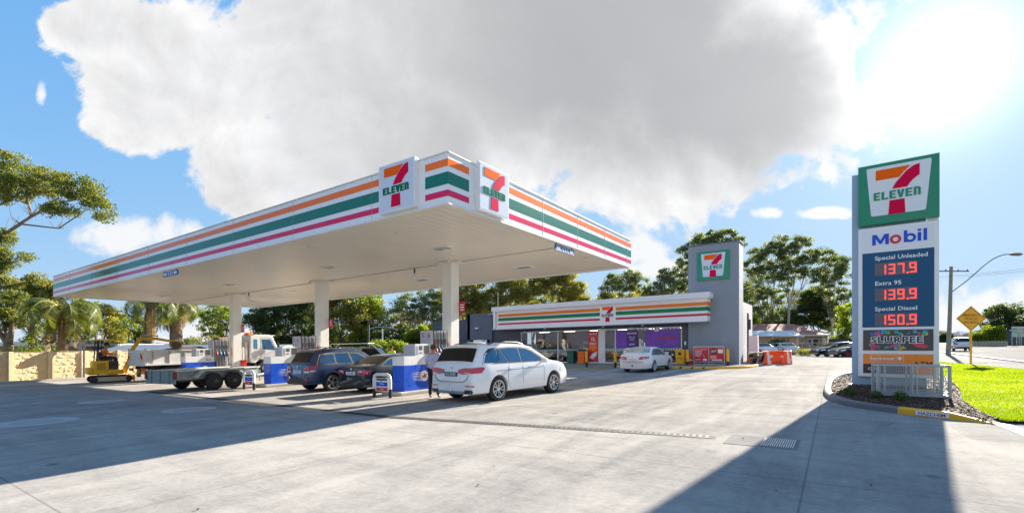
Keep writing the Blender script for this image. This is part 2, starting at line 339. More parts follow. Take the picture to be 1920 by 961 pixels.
def spl(pts,n=6):
    out=[]
    for i in range(len(pts)-1):
        p0=pts[max(i-1,0)];p1=pts[i];p2=pts[i+1];p3=pts[min(i+2,len(pts)-1)]
        for k in range(n):
            t=k/n; out.append(tuple(.5*((2*b)+(-a+c)*t+(2*a-5*b+4*c-d)*t*t+(-a+3*b-3*c+d)*t**3) for a,b,c,d in zip(p0,p1,p2,p3)))
    out.append(tuple(pts[-1])); return out
o=strip_mesh([(-39.5,-40),(-39.5,46)],.25,-.02,.13).build('boundary_kerb',KERB,slope=True,smooth=40); setp(o,kind='structure')
o=strip_mesh([(10.15,-12),(10.15,200)],.3,-.02,.10).build('road_kerb',KERB,slope=True,smooth=40); setp(o,kind='structure')
o=strip_mesh([(24.1,-12),(24.1,400)],.3,-.02,.10).build('road_kerb',KERB,slope=True,smooth=40); setp(o,kind='structure')
sheet('verge',[(24.3,-12),(60,-12),(60,420),(24.3,420)],.05,M('verge_grass',(.16,.19,.04),.9,var=.3,vs=1.5,bump=.4))
sheet('driveway_edge_line',[(2.55,13.15),(2.8,13.2),(3.35,7.6),(3.05,7.6)],.009,M('edge_line_paint',(.62,.61,.6),.7,var=.15,vs=6))
# garden bed
bedpts=[(2.72,12.98),(2.3,13.28),(1.75,13.6),(1.25,13.98),(.75,14.45),(.3,15.15),(.0,16.2),(-.15,17.6),(-.18,19.5),(-.15,22),(-.02,24.5),(.3,26.6),(1.,28),(2.2,28.6)]
bp_=spl(bedpts,5)
k1=[p for p in bp_ if True]
iy=max(i for i,p in enumerate(bp_) if p[0]>1.18 and p[1]<20)
o=strip_mesh(bp_[iy:],.2,-.02,.15,.04).build('garden_kerb',DKERB,slope=True,smooth=40); setp(o,kind='structure')
yk=strip_mesh(bp_[:iy+1],.2,-.02,.15,.04)
# the yellow piece dips to the ground at its end
yk.v=[(x,y,(z if x<1.95 else z*max(.12,1-(x-1.95)/.75))) for x,y,z in yk.v]
o=yk.build('hazard_kerb',YEL,slope=True,smooth=40); setp(o,kind='structure')
KF_o=Vector((1.38,13.79,0)); KF_u=Vector((.87,-.49,0)).normalized(); KFr=(KF_o+KF_u.cross(Z3)*.012*1,KF_u,Z3)
KFr=(Vector((1.28,13.85,gz(1.4,13.8))),KF_u,Z3)
lab=thing('kerb_label','white HAZCHEM plate with dark red letters on the yellow kerb nose','label',(1.52,13.72,0),tilt=False)
n_=KF_u.cross(Z3)
mb=MB(); mb.rect((n_*.1,KF_u,Z3),.0,.58,.03,.125,-.01,.012); mb.build('plate',WPL,lab)
mb=MB(); text_mb(mb,(n_*.1,KF_u,Z3),'HAZCHEM',.09,.29,.045,h=.016,bold=.012,align='CENTER',sx=1.12); mb.build('lettering',M('maroon_lettering',(.25,.01,.04),.5),lab)
MULCH=M('mulch_soil',(.075,.04,.025),.95,var=.5,vs=14,bump=1,bs=40)
bed=[(2.6,13.08),(1.25,14.0),(.3,15.2),(0,16.3),(-.14,18),(-.12,22),(0,24.5),(.35,26.6),(1.1,27.9),(3.9,28.3),(3.7,25),(3.3,21),(2.75,17),(2.62,14.6)]
sheet('garden_bed',bed,.06,MULCH)
def inpoly(x,y,P):
    c=False
    for i in range(len(P)):
        x1,y1=P[i];x2,y2=P[i-1]
        if (y1>y)!=(y2>y) and x<(x2-x1)*(y-y1)/(y2-y1)+x1: c=not c
    return c
def chips(name,n,poly,z,size,mats,seed):
    r=random.Random(seed); xs=[p[0] for p in poly]; ys=[p[1] for p in poly]; mb=MB(); i=0
    while i<n:
        x=r.uniform(min(xs),max(xs)); y=min(ys)+(max(ys)-min(ys))*r.random()**1.6
        if not inpoly(x,y,poly): continue
        i+=1; a=r.uniform(0,6.3); l=size*r.uniform(.5,1.5); wd=l*r.uniform(.25,.5); t=r.uniform(-.4,.4); zz=z+r.uniform(0,.035)
        c,s=math.cos(a),math.sin(a)
        q=[(-l,-wd),(l,-wd),(l,wd),(-l,wd)]
        mb.add([(x+p*c-w_*s,y+p*s+w_*c,zz+p*t*.5) for p,w_ in q]+[(x+p*c-w_*s,y+p*s+w_*c,zz+p*t*.5-.012) for p,w_ in q],[(0,1,2,3),(0,4,5,1),(1,5,6,2),(2,6,7,3),(3,7,4,0)])
    return mb
def randcol(name,cols,rough=.9):
    m,t,b=node_mat(name); g=t.nodes.new('ShaderNodeNewGeometry'); cr=t.nodes.new('ShaderNodeValToRGB'); e=cr.color_ramp
    e.elements[0].color=(*cols[0],1); e.elements[1].color=(*cols[-1],1)
    for i,c in enumerate(cols[1:-1]): q=e.elements.new((i+1)/(len(cols)-1)); q.color=(*c,1)
    t.links.new(g.outputs['Random Per Island'],cr.inputs[0]); t.links.new(cr.outputs[0],b.inputs['Base Color']); b.inputs['Roughness'].default_value=rough; return m
BARK=randcol('bark_chips',[(.03,.016,.01),(.07,.035,.02),(.13,.075,.045),(.19,.12,.08)])
o=chips('bark_mulch',7000,bed,.07,.028,None,3).build('bark_mulch',BARK,slope=True); setp(o,'loose brown bark mulch spread over the garden bed round the price sign','mulch',kind='stuff')
# lawn
lawn=[(2.75,13.15),(6.2,14.4),(9.3,20),(9.3,30),(7.9,33.2),(6.0,42.9),(4.0,43.5),(3.95,28.3),(3.75,25),(3.35,21),(2.8,17),(2.67,14.6)]
sheet('lawn_soil',lawn,.05,M('lawn_soil',(.10,.16,.02),.95,var=.25,vs=2))
def leafmat(name,cols,trans=.45,rough=.55):
    m=bpy.data.materials.new(name); m.use_nodes=True; t=m.node_tree; t.nodes.clear(); L=t.links; nn=t.nodes.new
    g=nn('ShaderNodeNewGeometry'); cr=nn('ShaderNodeValToRGB'); e=cr.color_ramp; e.elements[0].color=(*cols[0],1); e.elements[1].color=(*cols[-1],1)
    for i,c in enumerate(cols[1:-1]): q=e.elements.new((i+1)/(len(cols)-1)); q.color=(*c,1)
    tc=nn('ShaderNodeTexCoord'); n=nn('ShaderNodeTexNoise'); n.inputs['Scale'].default_value=.55; n.inputs['Detail'].default_value=3; L.new(tc.outputs['Object'],n.inputs[0])
    a=nn('ShaderNodeMath'); a.operation='MULTIPLY_ADD'; L.new(g.outputs['Random Per Island'],a.inputs[0]); a.inputs[1].default_value=.55; 
    b_=nn('ShaderNodeMapRange'); b_.inputs[1].default_value=.35; b_.inputs[2].default_value=.65; b_.inputs[3].default_value=0; b_.inputs[4].default_value=.45; L.new(n.outputs[0],b_.inputs[0]); L.new(b_.outputs[0],a.inputs[2])
    L.new(a.outputs[0],cr.inputs[0])
    d=nn('ShaderNodeBsdfPrincipled'); d.inputs['Roughness'].default_value=rough; d.inputs['Specular IOR Level'].default_value=.35; L.new(cr.outputs[0],d.inputs['Base Color'])
    tr=nn('ShaderNodeBsdfTranslucent'); sc2=nn('ShaderNodeVectorMath'); sc2.operation='MULTIPLY'; sc2.inputs[1].default_value=(1.9,1.75,.6); L.new(cr.outputs[0],sc2.inputs[0]); L.new(sc2.outputs[0],tr.inputs[0])
    mx=nn('ShaderNodeMixShader'); mx.inputs[0].default_value=trans; L.new(d.outputs[0],mx.inputs[1]); L.new(tr.outputs[0],mx.inputs[2])
    o=nn('ShaderNodeOutputMaterial'); L.new(mx.outputs[0],o.inputs[0]); return m
GRASS=leafmat('lawn_blades',[(.11,.18,.008),(.18,.26,.012),(.27,.32,.025)],.45)
def blades(n,poly,z,h,wd,seed,near=1.7):
    r=np.random.RandomState(seed); xs=[p[0] for p in poly]; ys=[p[1] for p in poly]; pts=[]
    while len(pts)<n:
        x=r.uniform(min(xs),max(xs)); y=min(ys)+(max(ys)-min(ys))*r.rand()**near
        if inpoly(x,y,poly): pts.append((x,y))
    P=np.array(pts); a=r.uniform(0,6.283,n); k=1+np.maximum(0,(P[:,1]-15))*.06; w2=wd*k*.5; hh=h*r.uniform(.6,1.3,n); lx=r.normal(0,.35,n)*hh; ly=r.normal(0,.35,n)*hh
    z0=z+gz(P[:,0],P[:,1])
    V=np.stack([np.stack([P[:,0]-np.cos(a)*w2,P[:,1]-np.sin(a)*w2,z0],1),np.stack([P[:,0]+np.cos(a)*w2,P[:,1]+np.sin(a)*w2,z0],1),np.stack([P[:,0]+lx,P[:,1]+ly,z0+hh],1)],1).reshape(-1,3)
    return V
def mesh_np(name,V,k,mat,parent=None):
    me=bpy.data.meshes.new(name); n=len(V)//k; me.vertices.add(len(V)); me.vertices.foreach_set('co',V.astype(np.float32).ravel())
    me.loops.add(len(V)); me.loops.foreach_set('vertex_index',np.arange(len(V),dtype=np.int32))
    me.polygons.add(n); me.polygons.foreach_set('loop_start',np.arange(0,len(V),k,dtype=np.int32)); me.polygons.foreach_set('loop_total',np.full(n,k,dtype=np.int32))
    me.update(calc_edges=True); me.materials.append(mat); o=bpy.data.objects.new(name,me); COL.objects.link(o)
    if parent is not None: o.parent=parent
    return o
o=mesh_np('grass',blades(90000,lawn,.05,.055,.014,5),3,GRASS); setp(o,'bright green mown lawn blades beside the price sign','grass',kind='stuff')
# drain channel, pit grates, tank covers, paint
GRATE=M('cast_grate',(.09,.09,.092),.6,.3,var=.2)
t=thing('channel_drain','narrow dark slotted drain channel crossing the forecourt','drain',(-1.8,9.1,0),tilt=False)
mb=MB(); mg=MB()
L_=[(-24,8.25),(-16,8.15),(-9,8.05),(-1.75,9.1)]
for i in range(3):
    a=Vector((*L_[i],0)); b=Vector((*L_[i+1],0)); d=(b-a); n=int(d.length/ .11); dd=d.normalized(); nn_=Vector((-dd.y,dd.x,0))
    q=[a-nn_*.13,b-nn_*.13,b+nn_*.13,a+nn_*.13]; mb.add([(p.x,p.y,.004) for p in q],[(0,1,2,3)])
    for s_ in (-.13,.12): 
        q=[a+nn_*s_,b+nn_*s_,b+nn_*(s_+.012),a+nn_*(s_+.012)]; mg.add([(p.x,p.y,.010) for p in q],[(0,1,2,3)])
    if i==2:
        for k in range(n):
            p=a+dd*(k*.11); mg.add([(r_.x,r_.y,.009) for r_ in (p-nn_*.115,p+dd*.055-nn_*.115,p+dd*.055+nn_*.115,p+nn_*.115)],[(0,1,2,3)])
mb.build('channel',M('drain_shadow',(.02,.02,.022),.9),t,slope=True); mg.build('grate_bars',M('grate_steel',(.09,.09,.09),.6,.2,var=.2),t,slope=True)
t=thing('pit_grate','pale steel pit grate half in the shadow of the price sign','grate',(-.95,9.1,0),tilt=False)
mb=MB(); mb.box(-1.55,-.48,8.62,9.5,.0,.006); mb.build('frame',PATHC,t,slope=True)
mb=MB()
for i in range(15): mb.box(-1.0+i*.032,-1.0+i*.032+.014,8.70,9.42,.010,.016)
mb.build('bars',M('pale_steel_bar',(.6,.6,.6),.4,.3),t,slope=True)
mb=MB(); mb.box(-1.0,-.53,8.70,9.42,.0061,.0095); mb.build('slot_plate',GRATE,t,slope=True)
for (x,y,r_,lb) in ((-16.4,3.3,.8,'largest pale round tank cover, nearest the left edge of the forecourt'),(-15.45,6.3,.68,'pale round tank cover closest to the trailer and drain'),(-20.95,5.85,.66,'farthest of the three pale round tank covers, towards the block wall')):
    t=thing('tank_cover',lb,'tank cover',(x,y,0),tilt=False,group='round tank covers in the shaded forecourt')
    mb=MB(); mb.lathe([(r_,.0),(r_,.008)],(x,y,0),n=40); mb.build('concrete_ring',M('cover_concrete',(.36,.37,.37),.7,var=.1),t,slope=True)
    mb=MB(); mb.lathe([(r_*.6,.008),(r_*.6,.014)],(x,y,0),n=32); mb.build('lid',M('cover_lid',(.28,.29,.30),.6,var=.15),t,slope=True)
LINE=M('line_paint',(.66,.66,.64),.6,var=.2,vs=5)
def pl(a,b,wd,z=.004,m=LINE,name='parking_line'):
    a=Vector((*a,0));b=Vector((*b,0));d=(b-a).normalized();n=Vector((-d.y,d.x,0))*wd/2
    mb=MB(); mb.add([((p).x,(p).y,z) for p in (a-n,b-n,b+n,a+n)],[(0,1,2,3)]); o=mb.build(name,m,slope=True); setp(o,kind='structure')
for x in (-11.7,-7.9,-14.5): pl((x,26.5),(x,32.0),.09)
pl((-9.8,7.0),(-7.2,12.2),.1,m=M('faded_line',(.40,.39,.375),.8,var=.15,vs=4))
# yellow hatched ramp and entrance path
YP=M('yellow_paint',(.62,.36,.03),.6,var=.12,vs=4)
mb=MB(); 
for i in range(9): 
    y=30.0+i*.27; mb.add([(-18.4+.0*i,y,.004),(-13.0,y,.004),(-13.0,y+.16,.004),(-18.4,y+.16,.004)],[(0,1,2,3)])
o=mb.build('crossing_paint',YP,slope=True); setp(o,kind='structure')
# dark bitumen parking bay in front of the shop
sheet('parking_bay',[(-36,17.6),(-36,37),(-6.2,37),(-6.2,32.3),(-12.5,17.6)][::1],.002,concrete('bay_asphalt',(.17,.17,.175),(.27,.265,.26),False)) if False else None
# shop footpath with yellow kerb
fp=[(-27,33.2),(-18.6,33.2),(-17.8,32.6),(-13.2,32.6),(-12.6,32.1),(-9.2,31.8),(-6.0,32.1),(-4.8,33.2),(-4.35,35.2),(-4.3,46),(-27,46)]
mb=MB(); k=len(fp); mb.add([(x,y,-.02) for x,y in fp]+[(x,y,.12) for x,y in fp],[tuple(range(k,2*k))]+[(i,(i+1)%k,k+(i+1)%k,k+i) for i in range(k)])
o=mb.build('shop_footpath',PATHC,slope=True); setp(o,kind='structure')
o=strip_mesh(spl([(-12.9,32.35),(-12.2,32.0),(-9.2,31.72),(-6.0,32.0),(-4.75,33.1),(-4.3,35.0)],5),.18,-.01,.15,.03).build('shop_kerb',YEL,slope=True,smooth=40); setp(o,kind='structure')
o=strip_mesh(spl([(-4.28,35.1),(-4.25,37),(-4.25,42)],3),.18,-.01,.15,.03).build('side_kerb',KERB,slope=True,smooth=40); setp(o,kind='structure')
o=strip_mesh([(-18.7,33.3),(-17.9,32.75),(-17,31.9)],.2,-.01,.14,.03).build('ramp_kerb',YEL,slope=True,smooth=40); setp(o,kind='structure')
for i,x in enumerate((-9.0,-8.3,-7.6,-6.9)):
    t=setp(MB().prism((Vector((x,31.622,.02)),X3,Z3),[(0,0),(.12,0),(.2,.1),(.08,.1)],0,.02).build('kerb_chevron',BLK,slope=True),kind='structure')

# ------------------------------------------------------------------ canopy
CX0,CX1,CY0,CY1=-38.3,-7.45,8.42,20.49
can=thing('fuel_canopy','huge white flat canopy with coloured stripes on three columns over the fuel pumps','canopy',(-22,14.8,0),tilt=False)
SOF=M('soffit_panel',(.70,.62,.51),.33,var=.03,vs=.6)
# soffit board lines
nt_=SOF.node_tree; tx=nt_.nodes.new('ShaderNodeTexCoord'); sx=nt_.nodes.new('ShaderNodeSeparateXYZ'); nt_.links.new(tx.outputs['Object'],sx.inputs[0])
a1=nt_.nodes.new('ShaderNodeMath'); a1.operation='MULTIPLY'; a1.inputs[1].default_value=1/.3; nt_.links.new(sx.outputs[0],a1.inputs[0])
a2=nt_.nodes.new('ShaderNodeMath'); a2.operation='FRACT'; nt_.links.new(a1.outputs[0],a2.inputs[0])
a3=nt_.nodes.new('ShaderNodeMapRange'); a3.inputs[1].default_value=.0; a3.inputs[2].default_value=.09; nt_.links.new(a2.outputs[0],a3.inputs[0])
bp=nt_.nodes.new('ShaderNodeBump'); bp.inputs['Strength'].default_value=.8; bp.inputs['Distance'].default_value=.012; nt_.links.new(a3.outputs[0],bp.inputs['Height']); nt_.links.new(bp.outputs[0],nt_.nodes['Principled BSDF'].inputs['Normal'])
a4=nt_.nodes.new('ShaderNodeMapRange'); a4.inputs[1].default_value=.0; a4.inputs[2].default_value=.12; a4.inputs[3].default_value=.72; a4.inputs[4].default_value=1; nt_.links.new(a2.outputs[0],a4.inputs[0])
a5=nt_.nodes.new('ShaderNodeVectorMath'); a5.operation='SCALE'; old_=nt_.nodes['Principled BSDF'].inputs['Base Color'].links[0].from_socket; nt_.links.new(old_,a5.inputs[0]); nt_.links.new(a4.outputs[0],a5.inputs['Scale']); nt_.links.new(a5.outputs[0],nt_.nodes['Principled BSDF'].inputs['Base Color'])
mb=MB(); mb.box(CX0+.1,CX1-.1,CY0+.1,CY1-.1,5.08,5.14); mb.build('soffit',SOF,can,slope=True)
mb=MB(); mb.box(CX0+.12,CX1-.12,CY0+.12,CY1-.12,5.9,6.0); mb.build('roof_deck',M('roof_sheet',(.5,.5,.5),.5,var=.1),can,slope=True)
mb=MB()
mb.box(CX0,CX1,CY0,CY0+.08,5.02,6.2); mb.box(CX1-.08,CX1,CY0+.08,CY1-.08,5.02,6.2); mb.box(CX0,CX1,CY1-.08,CY1,5.02,6.2); mb.box(CX0,CX0+.08,CY0+.08,CY1-.08,5.02,6.2)
fas=mb.build('fascia',WHITE,can,slope=True)
ST=((5.89,6.06,ORANGE,'orange_stripe'),(5.47,5.755,GREEN,'green_stripe'),(5.19,5.335,RED,'red_stripe'))
for z0,z1,m,nm in ST:
    mb=MB()
    mb.box(CX0-.004,-9.69,CY0-.006,CY0,z0,z1); mb.box(-8.17,CX1+.006,CY0-.006,CY0,z0,z1)
    mb.box(CX1,CX1+.006,CY0,9.19,z0,z1); mb.box(CX1,CX1+.006,10.74,CY1+.004,z0,z1)
    mb.box(CX0,CX1,CY1,CY1+.006,z0,z1); mb.box(CX0-.006,CX0,CY0,CY1,z0,z1)
    mb.build(nm,m,fas,slope=True)
mb=MB()   # cover joints and the edge flashing under the fascia
for x in np.arange(CX0+3,CX1-2,3.6): mb.box(x,x+.005,CY0-.008,CY0-.001,5.03,6.19)
for y in np.arange(12.8,CY1,2.4): mb.box(CX1+.001,CX1+.0075,y,y+.005,5.03,6.19)
mb.build('panel_joint',M('joint_grey',(.45,.45,.46),.5),fas,slope=True)
mb=MB(); mb.box(CX0-.02,CX1+.02,CY0-.03,CY0,5.0,5.03); mb.box(CX1,CX1+.03,CY0,CY1,5.0,5.03); mb.box(CX0+.2,CX1-.1,CY1-.28,CY1-.08,5.0,5.07); mb.box(CX0-.02,CX1+.02,CY0-.03,CY0+.06,6.2,6.225); mb.box(CX1-.06,CX1+.03,CY0,CY1,6.2,6.225)
mb.build('flashing',M('flashing_white',(.7,.7,.68),.4),can,slope=True)
# sign boxes near the corner
SIGNB=M('sign_face',(.60,.65,.76),.15,coat=.4)
def sign_box(par,F,W,Hh,dep):
    mb=MB(); mb.rect(F,0,W,0,Hh,0,dep); b=mb.build('sign_box',WHITE,par,slope=True)
    mb=MB(); mb.rect(F,.03,W-.03,.03,Hh-.03,dep,dep+.006); fc=mb.build('sign_face',SIGNB,b,slope=True)
    o,ux,uz=F; n=ux.cross(uz); logo(b,(o+n*(dep+.006)+ux*(-.12*W)+uz*(-.03*Hh),ux*W*1.24,uz*Hh*1.07),True)
sign_box(can,FY(-9.66,CY0,5.09),1.27,1.2,.14)
sign_box(can,FX(CX1,9.42,5.09),1.3,1.2,.14)
# columns with caps
for i,x in enumerate((-12.95,-21.55,-30.15)):
    mb=MB(); mb.box(x-.24,x+.24,14.56,15.04,0,5.08); c=mb.build('column',M('column_white',(.80,.79,.75),.35,var=.05,vs=1.5,coat=.2),can,slope=True,bevel=.012)
    mb=MB(); mb.box(x-.62,x+.62,14.5,15.1,5.03,5.078); mb.box(x-.3,x+.3,14.3,15.3,5.035,5.076); mb.build('column_cap',OFFW,c,slope=True)
    mb=MB(); mb.box(x+.05,x+.52,15.05,15.08,3.05 if i==0 else 2.75,3.5 if i==0 else 3.2); f_=mb.build('number_flag',M('flag_red',(.55,.02,.06),.4),c,slope=True)
    mb=MB()
    zz=3.05 if i==0 else 2.75
    for q in (.1,.2,.3): mb.box(x+.30,x+.49,15.044,15.048,zz+q,zz+q+.04)
    mb.build('flag_lettering',WTXT,f_,slope=True)
    mb=MB(); mb.box(x-.02+.0,x+.17,14.553,14.558,1.35,1.85); n_o=mb.build('notice',M('notice_pink',(.7,.45,.45),.5),c,slope=True)
    mb=MB()
    for q in range(6): mb.box(x+.0,x+.15,14.549,14.5525,1.4+q*.07,1.43+q*.07)
    mb.build('notice_text',RTXT,n_o,slope=True)
# downlights and cameras under the soffit
for (x,y) in ((-11.2,12.4),(-17.5,12.4),(-26,12.4),(-34,12.4),(-11.2,17.6),(-17.3,17.6),(-25.8,17.6),(-33.5,17.6)):
    mb=MB(); mb.box(x-.42,x+.42,y-.25,y+.25,5.055,5.085); l=mb.build('downlight',WPL,can,slope=True)
    mb=MB(); mb.box(x-.3,x+.3,y-.16,y+.16,5.045,5.056); mb.build('lens',M('lamp_glass',(.30,.29,.27),.2),l,slope=True)
mb=MB(); mb.box(CX0+1,CX1-.6,14.77,14.81,5.055,5.085); mb.build('conduit',M('conduit_grey',(.4,.38,.35),.5),can,slope=True)
for x in (-15.0,-28.6):
    mb=MB(); mb.tube([(x,14.8,5.07),(x,14.8,4.86)],.03); mb.tube([(x,14.8,4.95),(x+.16,14.7,4.93)],.012)
    c=mb.build('camera_bracket',DARKM,can,slope=True,smooth=40)
    mb=MB(); mb.lathe([(.07,4.84),(.09,4.76),(.085,4.66),(.05,4.62)],(x,14.8,0),n=14); mb.build('camera_dome',WPL,c,slope=True,smooth=40)
def clearance(F):
    mb=MB(); mb.rect(F,0,1.35,0,.2,-.02,.02); b=mb.build('clearance_board',M('clearance_blue',(.02,.10,.32),.35),can,slope=True)
    mb=MB()
    for s_ in (.08,1.02): mb.rect(F,s_,s_+.25,.06,.14,.021,.025)
    for s_ in (.45,.62,.79): mb.prism(F,[(s_+.08,.03),(s_+.12,.03),(s_+.06,.1),(s_+.12,.17),(s_+.08,.17),(s_+.02,.1)],.021,.025)
    mb.build('clearance_marking',WTXT,b,slope=True)
    mb=MB()
    for s_ in (.1,1.2): o,ux,uz=F; p=o+ux*s_; mb.tube([p+uz*.2,p+uz*.34],.012,6)
    mb.build('hanger',DARKM,b,slope=True)
clearance(FX(CX1-.05,13.65,4.75)); clearance(FY(-23.1,CY0+.05,4.75))

# ------------------------------------------------------------------ shop
SX0,SX1=-26.4,-8.75
shop=thing('shop_building','grey shop with white striped fascia, glass front and square tower at its right end','shop',(-15,38,0),tilt=False)
mb=MB(); mb.box(-5.4-3.35,-5.4,35.8,37.55,0,8.53); tw=mb.build('tower',GREYR,shop,slope=True)
mb=MB(); mb.box(-8.8,-5.35,35.75,37.6,8.53,8.61); mb.build('tower_capping',M('capping_dark',(.09,.10,.12),.5),tw,slope=True)
F=FY(-8.12,35.8,6.02)
mb=MB(); mb.rect(F,0,2.12,0,2.0,0,.1); sg=mb.build('tower_sign',SGREEN,tw,slope=True)
mb=MB(); o_,ux,uz=F; FS=(o_+Vector((0,-.1,0)),ux*2.12,uz*2.0); prismS(mb,FS,[(.125,.93),(.88,.93),(.81,.12),(.19,.12)],0,.006); mb.build('sign_face',SIGNB,sg,slope=True)
logo(sg,(FS[0]+Vector((0,-.006,0)),FS[1],FS[2]),True,gm=SGREEN)
# walls
mb=MB(); mb.box(SX1,-5.9,37.6,46,0,4.75); mb.build('side_wall',M('pale_side_wall',(.50,.50,.52),.6,var=.05),shop,slope=True)
mb=MB(); mb.box(-5.72,-5.6,41.6,41.9,0,3.9); mb.box(-5.6,-5.45,41.6,41.85,2.6,3.4); mb.build('downpipe',DARKM,shop,slope=True,bevel=.03)
wallm=MB(); wallm.box(-26.3,-23.35,36.05,36.3,.0,4.5); wallm.box(-23.35,-9.25,36.05,36.3,2.9,4.5); wallm.box(-9.25,-8.75,36.05,36.3,0,4.5); wallm.build('front_wall',DGREY,shop,slope=True)
mb=MB(); mb.box(-26.3,-8.76,35.2,46,4.5,4.6); mb.build('roof',M('roof_grey',(.3,.3,.31),.6),shop,slope=True)
mb=MB(); mb.box(-26.3,-8.76,36.3,45.8,2.95,3.0); mb.build('ceiling',M('ceiling_white',(.6,.6,.58),.7),shop,slope=True)
mb=MB(); mb.box(-29.2,-26.3,35.8,36.1,2.25,4.71); mb.box(-29.2,-28.9,35.8,42,0,4.70); mb.box(-26.55,-26.302,35.805,42,0,4.69); mb.box(-29.2,-26.3,41.9,42,0,4.68); mb.box(-29.2,-26.3,36.1,41.9,4.6,4.68); mb.build('annex_wall',M('annex_blue_grey',(.10,.125,.165),.7,var=.06),shop,slope=True)
mb=MB(); mb.box(-36.8,-29.4,39.2,44,0,4.45); mb.build('rear_block',M('rear_block_blue',(.075,.095,.13),.7,var=.06),shop,slope=True)
mb=MB(); mb.tube([(-28.2,35.78,3.3),(-27.9,35.5,3.35)],.03); mb.box(-28.0,-27.6,35.4,35.6,3.28,3.4); mb.build('security_lamp',WPL,shop,slope=True)
mb=MB(); mb.tube([(-25.9,36.2,4.6),(-25.9,36.2,6.6)],.02,6); mb.build('aerial',STEEL,shop,slope=True)
# fascia box
mb=MB(); mb.box(-25.3,-7.25,34.8,36.04,3.13,4.72); fb=mb.build('fascia',M('shop_fascia_white',(.76,.76,.76),.4,var=.04),shop,slope=True)
mb=MB(); mb.box(-25.45,-7.05,34.55,36.3,4.72,5.1); mb.box(-25.5,-7.25,34.72,36.0,3.1,3.16); mb.box(-25.3,-25.05,34.6,34.8,3.16,4.72); mb.build('fascia_capping',M('shop_capping_white',(.72,.73,.75),.4,var=.04),shop,slope=True)
for z0,z1,m,nm in ((4.2,4.45,M('shop_orange',(.78,.20,.03),.5,spec=.2),'orange_stripe'),(3.84,4.12,M('shop_green',(.015,.20,.08),.5,spec=.2),'green_stripe'),(3.50,3.65,M('shop_red',(.55,.03,.06),.5,spec=.2),'red_stripe')):
    mb=MB(); mb.box(-24.85,-15.15,34.79,34.8,z0,z1); mb.box(-13.85,-7.245,34.79,34.8,z0,z1); mb.box(-7.25,-7.24,34.79,36.0,z0,z1); mb.build(nm,m,fb,slope=True)
logo(fb,(Vector((-15.32,34.79,3.2)),X3*1.62,Z3*1.5),True)
for x in (-20.5,-15.2,-12.0):
    mb=MB(); mb.lathe([(.12,3.1),(.13,3.04),(.08,2.98)],(x,35.5,0),n=14); mb.build('soffit_lamp',WPL,shop,slope=True,smooth=40)
# glazing
GL=glass('shop_glass',(.82,.84,.84),.05)
def pane_frame(x0,x1,z0,z1,t_=.09,mull=()):
    mb=MB(); mb.box(x0,x1,36.1,36.2,z1-t_,z1); mb.box(x0,x1,36.1,36.2,z0,z0+t_)
    for x in (x0,x1-t_,*mull): mb.box(x,x+t_,36.101,36.199,z0+t_,z1-t_)
    fr=mb.build('window_frame',ALU,shop,slope=True)
    mb=MB(); mb.box(x0+t_,x1-t_,36.14,36.15,z0+t_,z1-t_); mb.build('pane',GL,fr,slope=True); return fr
w1=pane_frame(-23.3,-15.8,.12,2.86,mull=(-22.25,-19.6))
w2=pane_frame(-15.35,-13.35,.12,2.86,mull=(-14.45,))
w3=pane_frame(-12.95,-9.25,.12,2.86)
for a_,b_ in ((-15.8,-15.35),(-13.35,-12.95)): MB().box(a_,b_,36.06,36.24,.12,2.9).build('door_pillar',M('pillar_white',(.75,.75,.76),.4),shop,slope=True)
MB().box(-26.3,-8.76,45.8,46,0,4.5).build('rear_wall',DGREY,shop,slope=True)
DOT=M('decal_band',(.50,.62,.62),.5)
mb=MB()
for a,b in ((-22.1,-16.8),(-15.25,-13.4),(-12.3,-9.35)):
    x=a
    while x<b: mb.box(x,x+.12,36.125,36.138,1.14,1.24); x+=.2
    mb.box(a,b,36.127,36.137,1.1,1.12); mb.box(a,b,36.127,36.137,1.26,1.28)
mb.build('glass_decal',DOT,shop,slope=True)
# posters on the glass
REDP=M('poster_red',(.58,.035,.04),.4,var=.1); PUR=M('poster_purple',(.16,.05,.46),.4,var=.25,vs=1.5); PUR2=M('poster_dark_purple',(.07,.02,.22),.4,var=.2)
def poster(name,x0,x1,z0,z1,m,label,texts,y=36.09):
    mb=MB(); mb.box(x0,x1,y-.015,y,z0,z1); p=mb.build(name,m,shop,slope=True,); p['label']=label
    tm={}
    for s,cx,z,sz,mm in texts:
        t=MB(); text_mb(t,FY(0,y-.015,0),s,sz,cx,z,h=.006,bold=.02,align='CENTER'); t.build('lettering',mm,p,slope=True)
    return p
p=poster('banner',-16.75,-15.85,.25,2.72,REDP,'tall red banner beside the shop door',[('7-ELEVEN',-16.3,2.45,.17,WTXT),('1L',-16.3,1.95,.42,WTXT),('DEAL',-16.3,1.65,.24,WTXT)])
mb=MB(); mb.lathe([(.34,0),(.34,.006)],(0,0,0),n=24); mb.v=[(x-16.3,36.07-z,y*.8+1.35) for x,y,z in mb.v]; mb.build('orange_disc',ORANGE,p,slope=True)
mb=MB(); mb.prism(FY(-16.6,36.07,.45),[(0,.1),(.2,.42),(.65,.62),(.6,.3),(.3,.0)],0,.01); mb.build('cup_picture',WTXT,p,slope=True)
poster('banner',-13.42-.02,-12.62,1.35,2.72,PUR2,'purple banner with white lettering',[('MACHINE',-13.02,2.4,.17,WTXT),('Mix and',-13.02,2.1,.13,WTXT),('match',-13.02,1.93,.13,WTXT),('NOW',-13.02,1.55,.16,WTXT)],y=36.05)
poster('window_graphic',-12.0,-9.42,1.3,2.72,PUR,'wide purple window graphic',[],y=36.12)
poster('window_graphic',-14.35,-13.42,1.3,2.7,PUR,'purple door graphic',[],y=36.12)
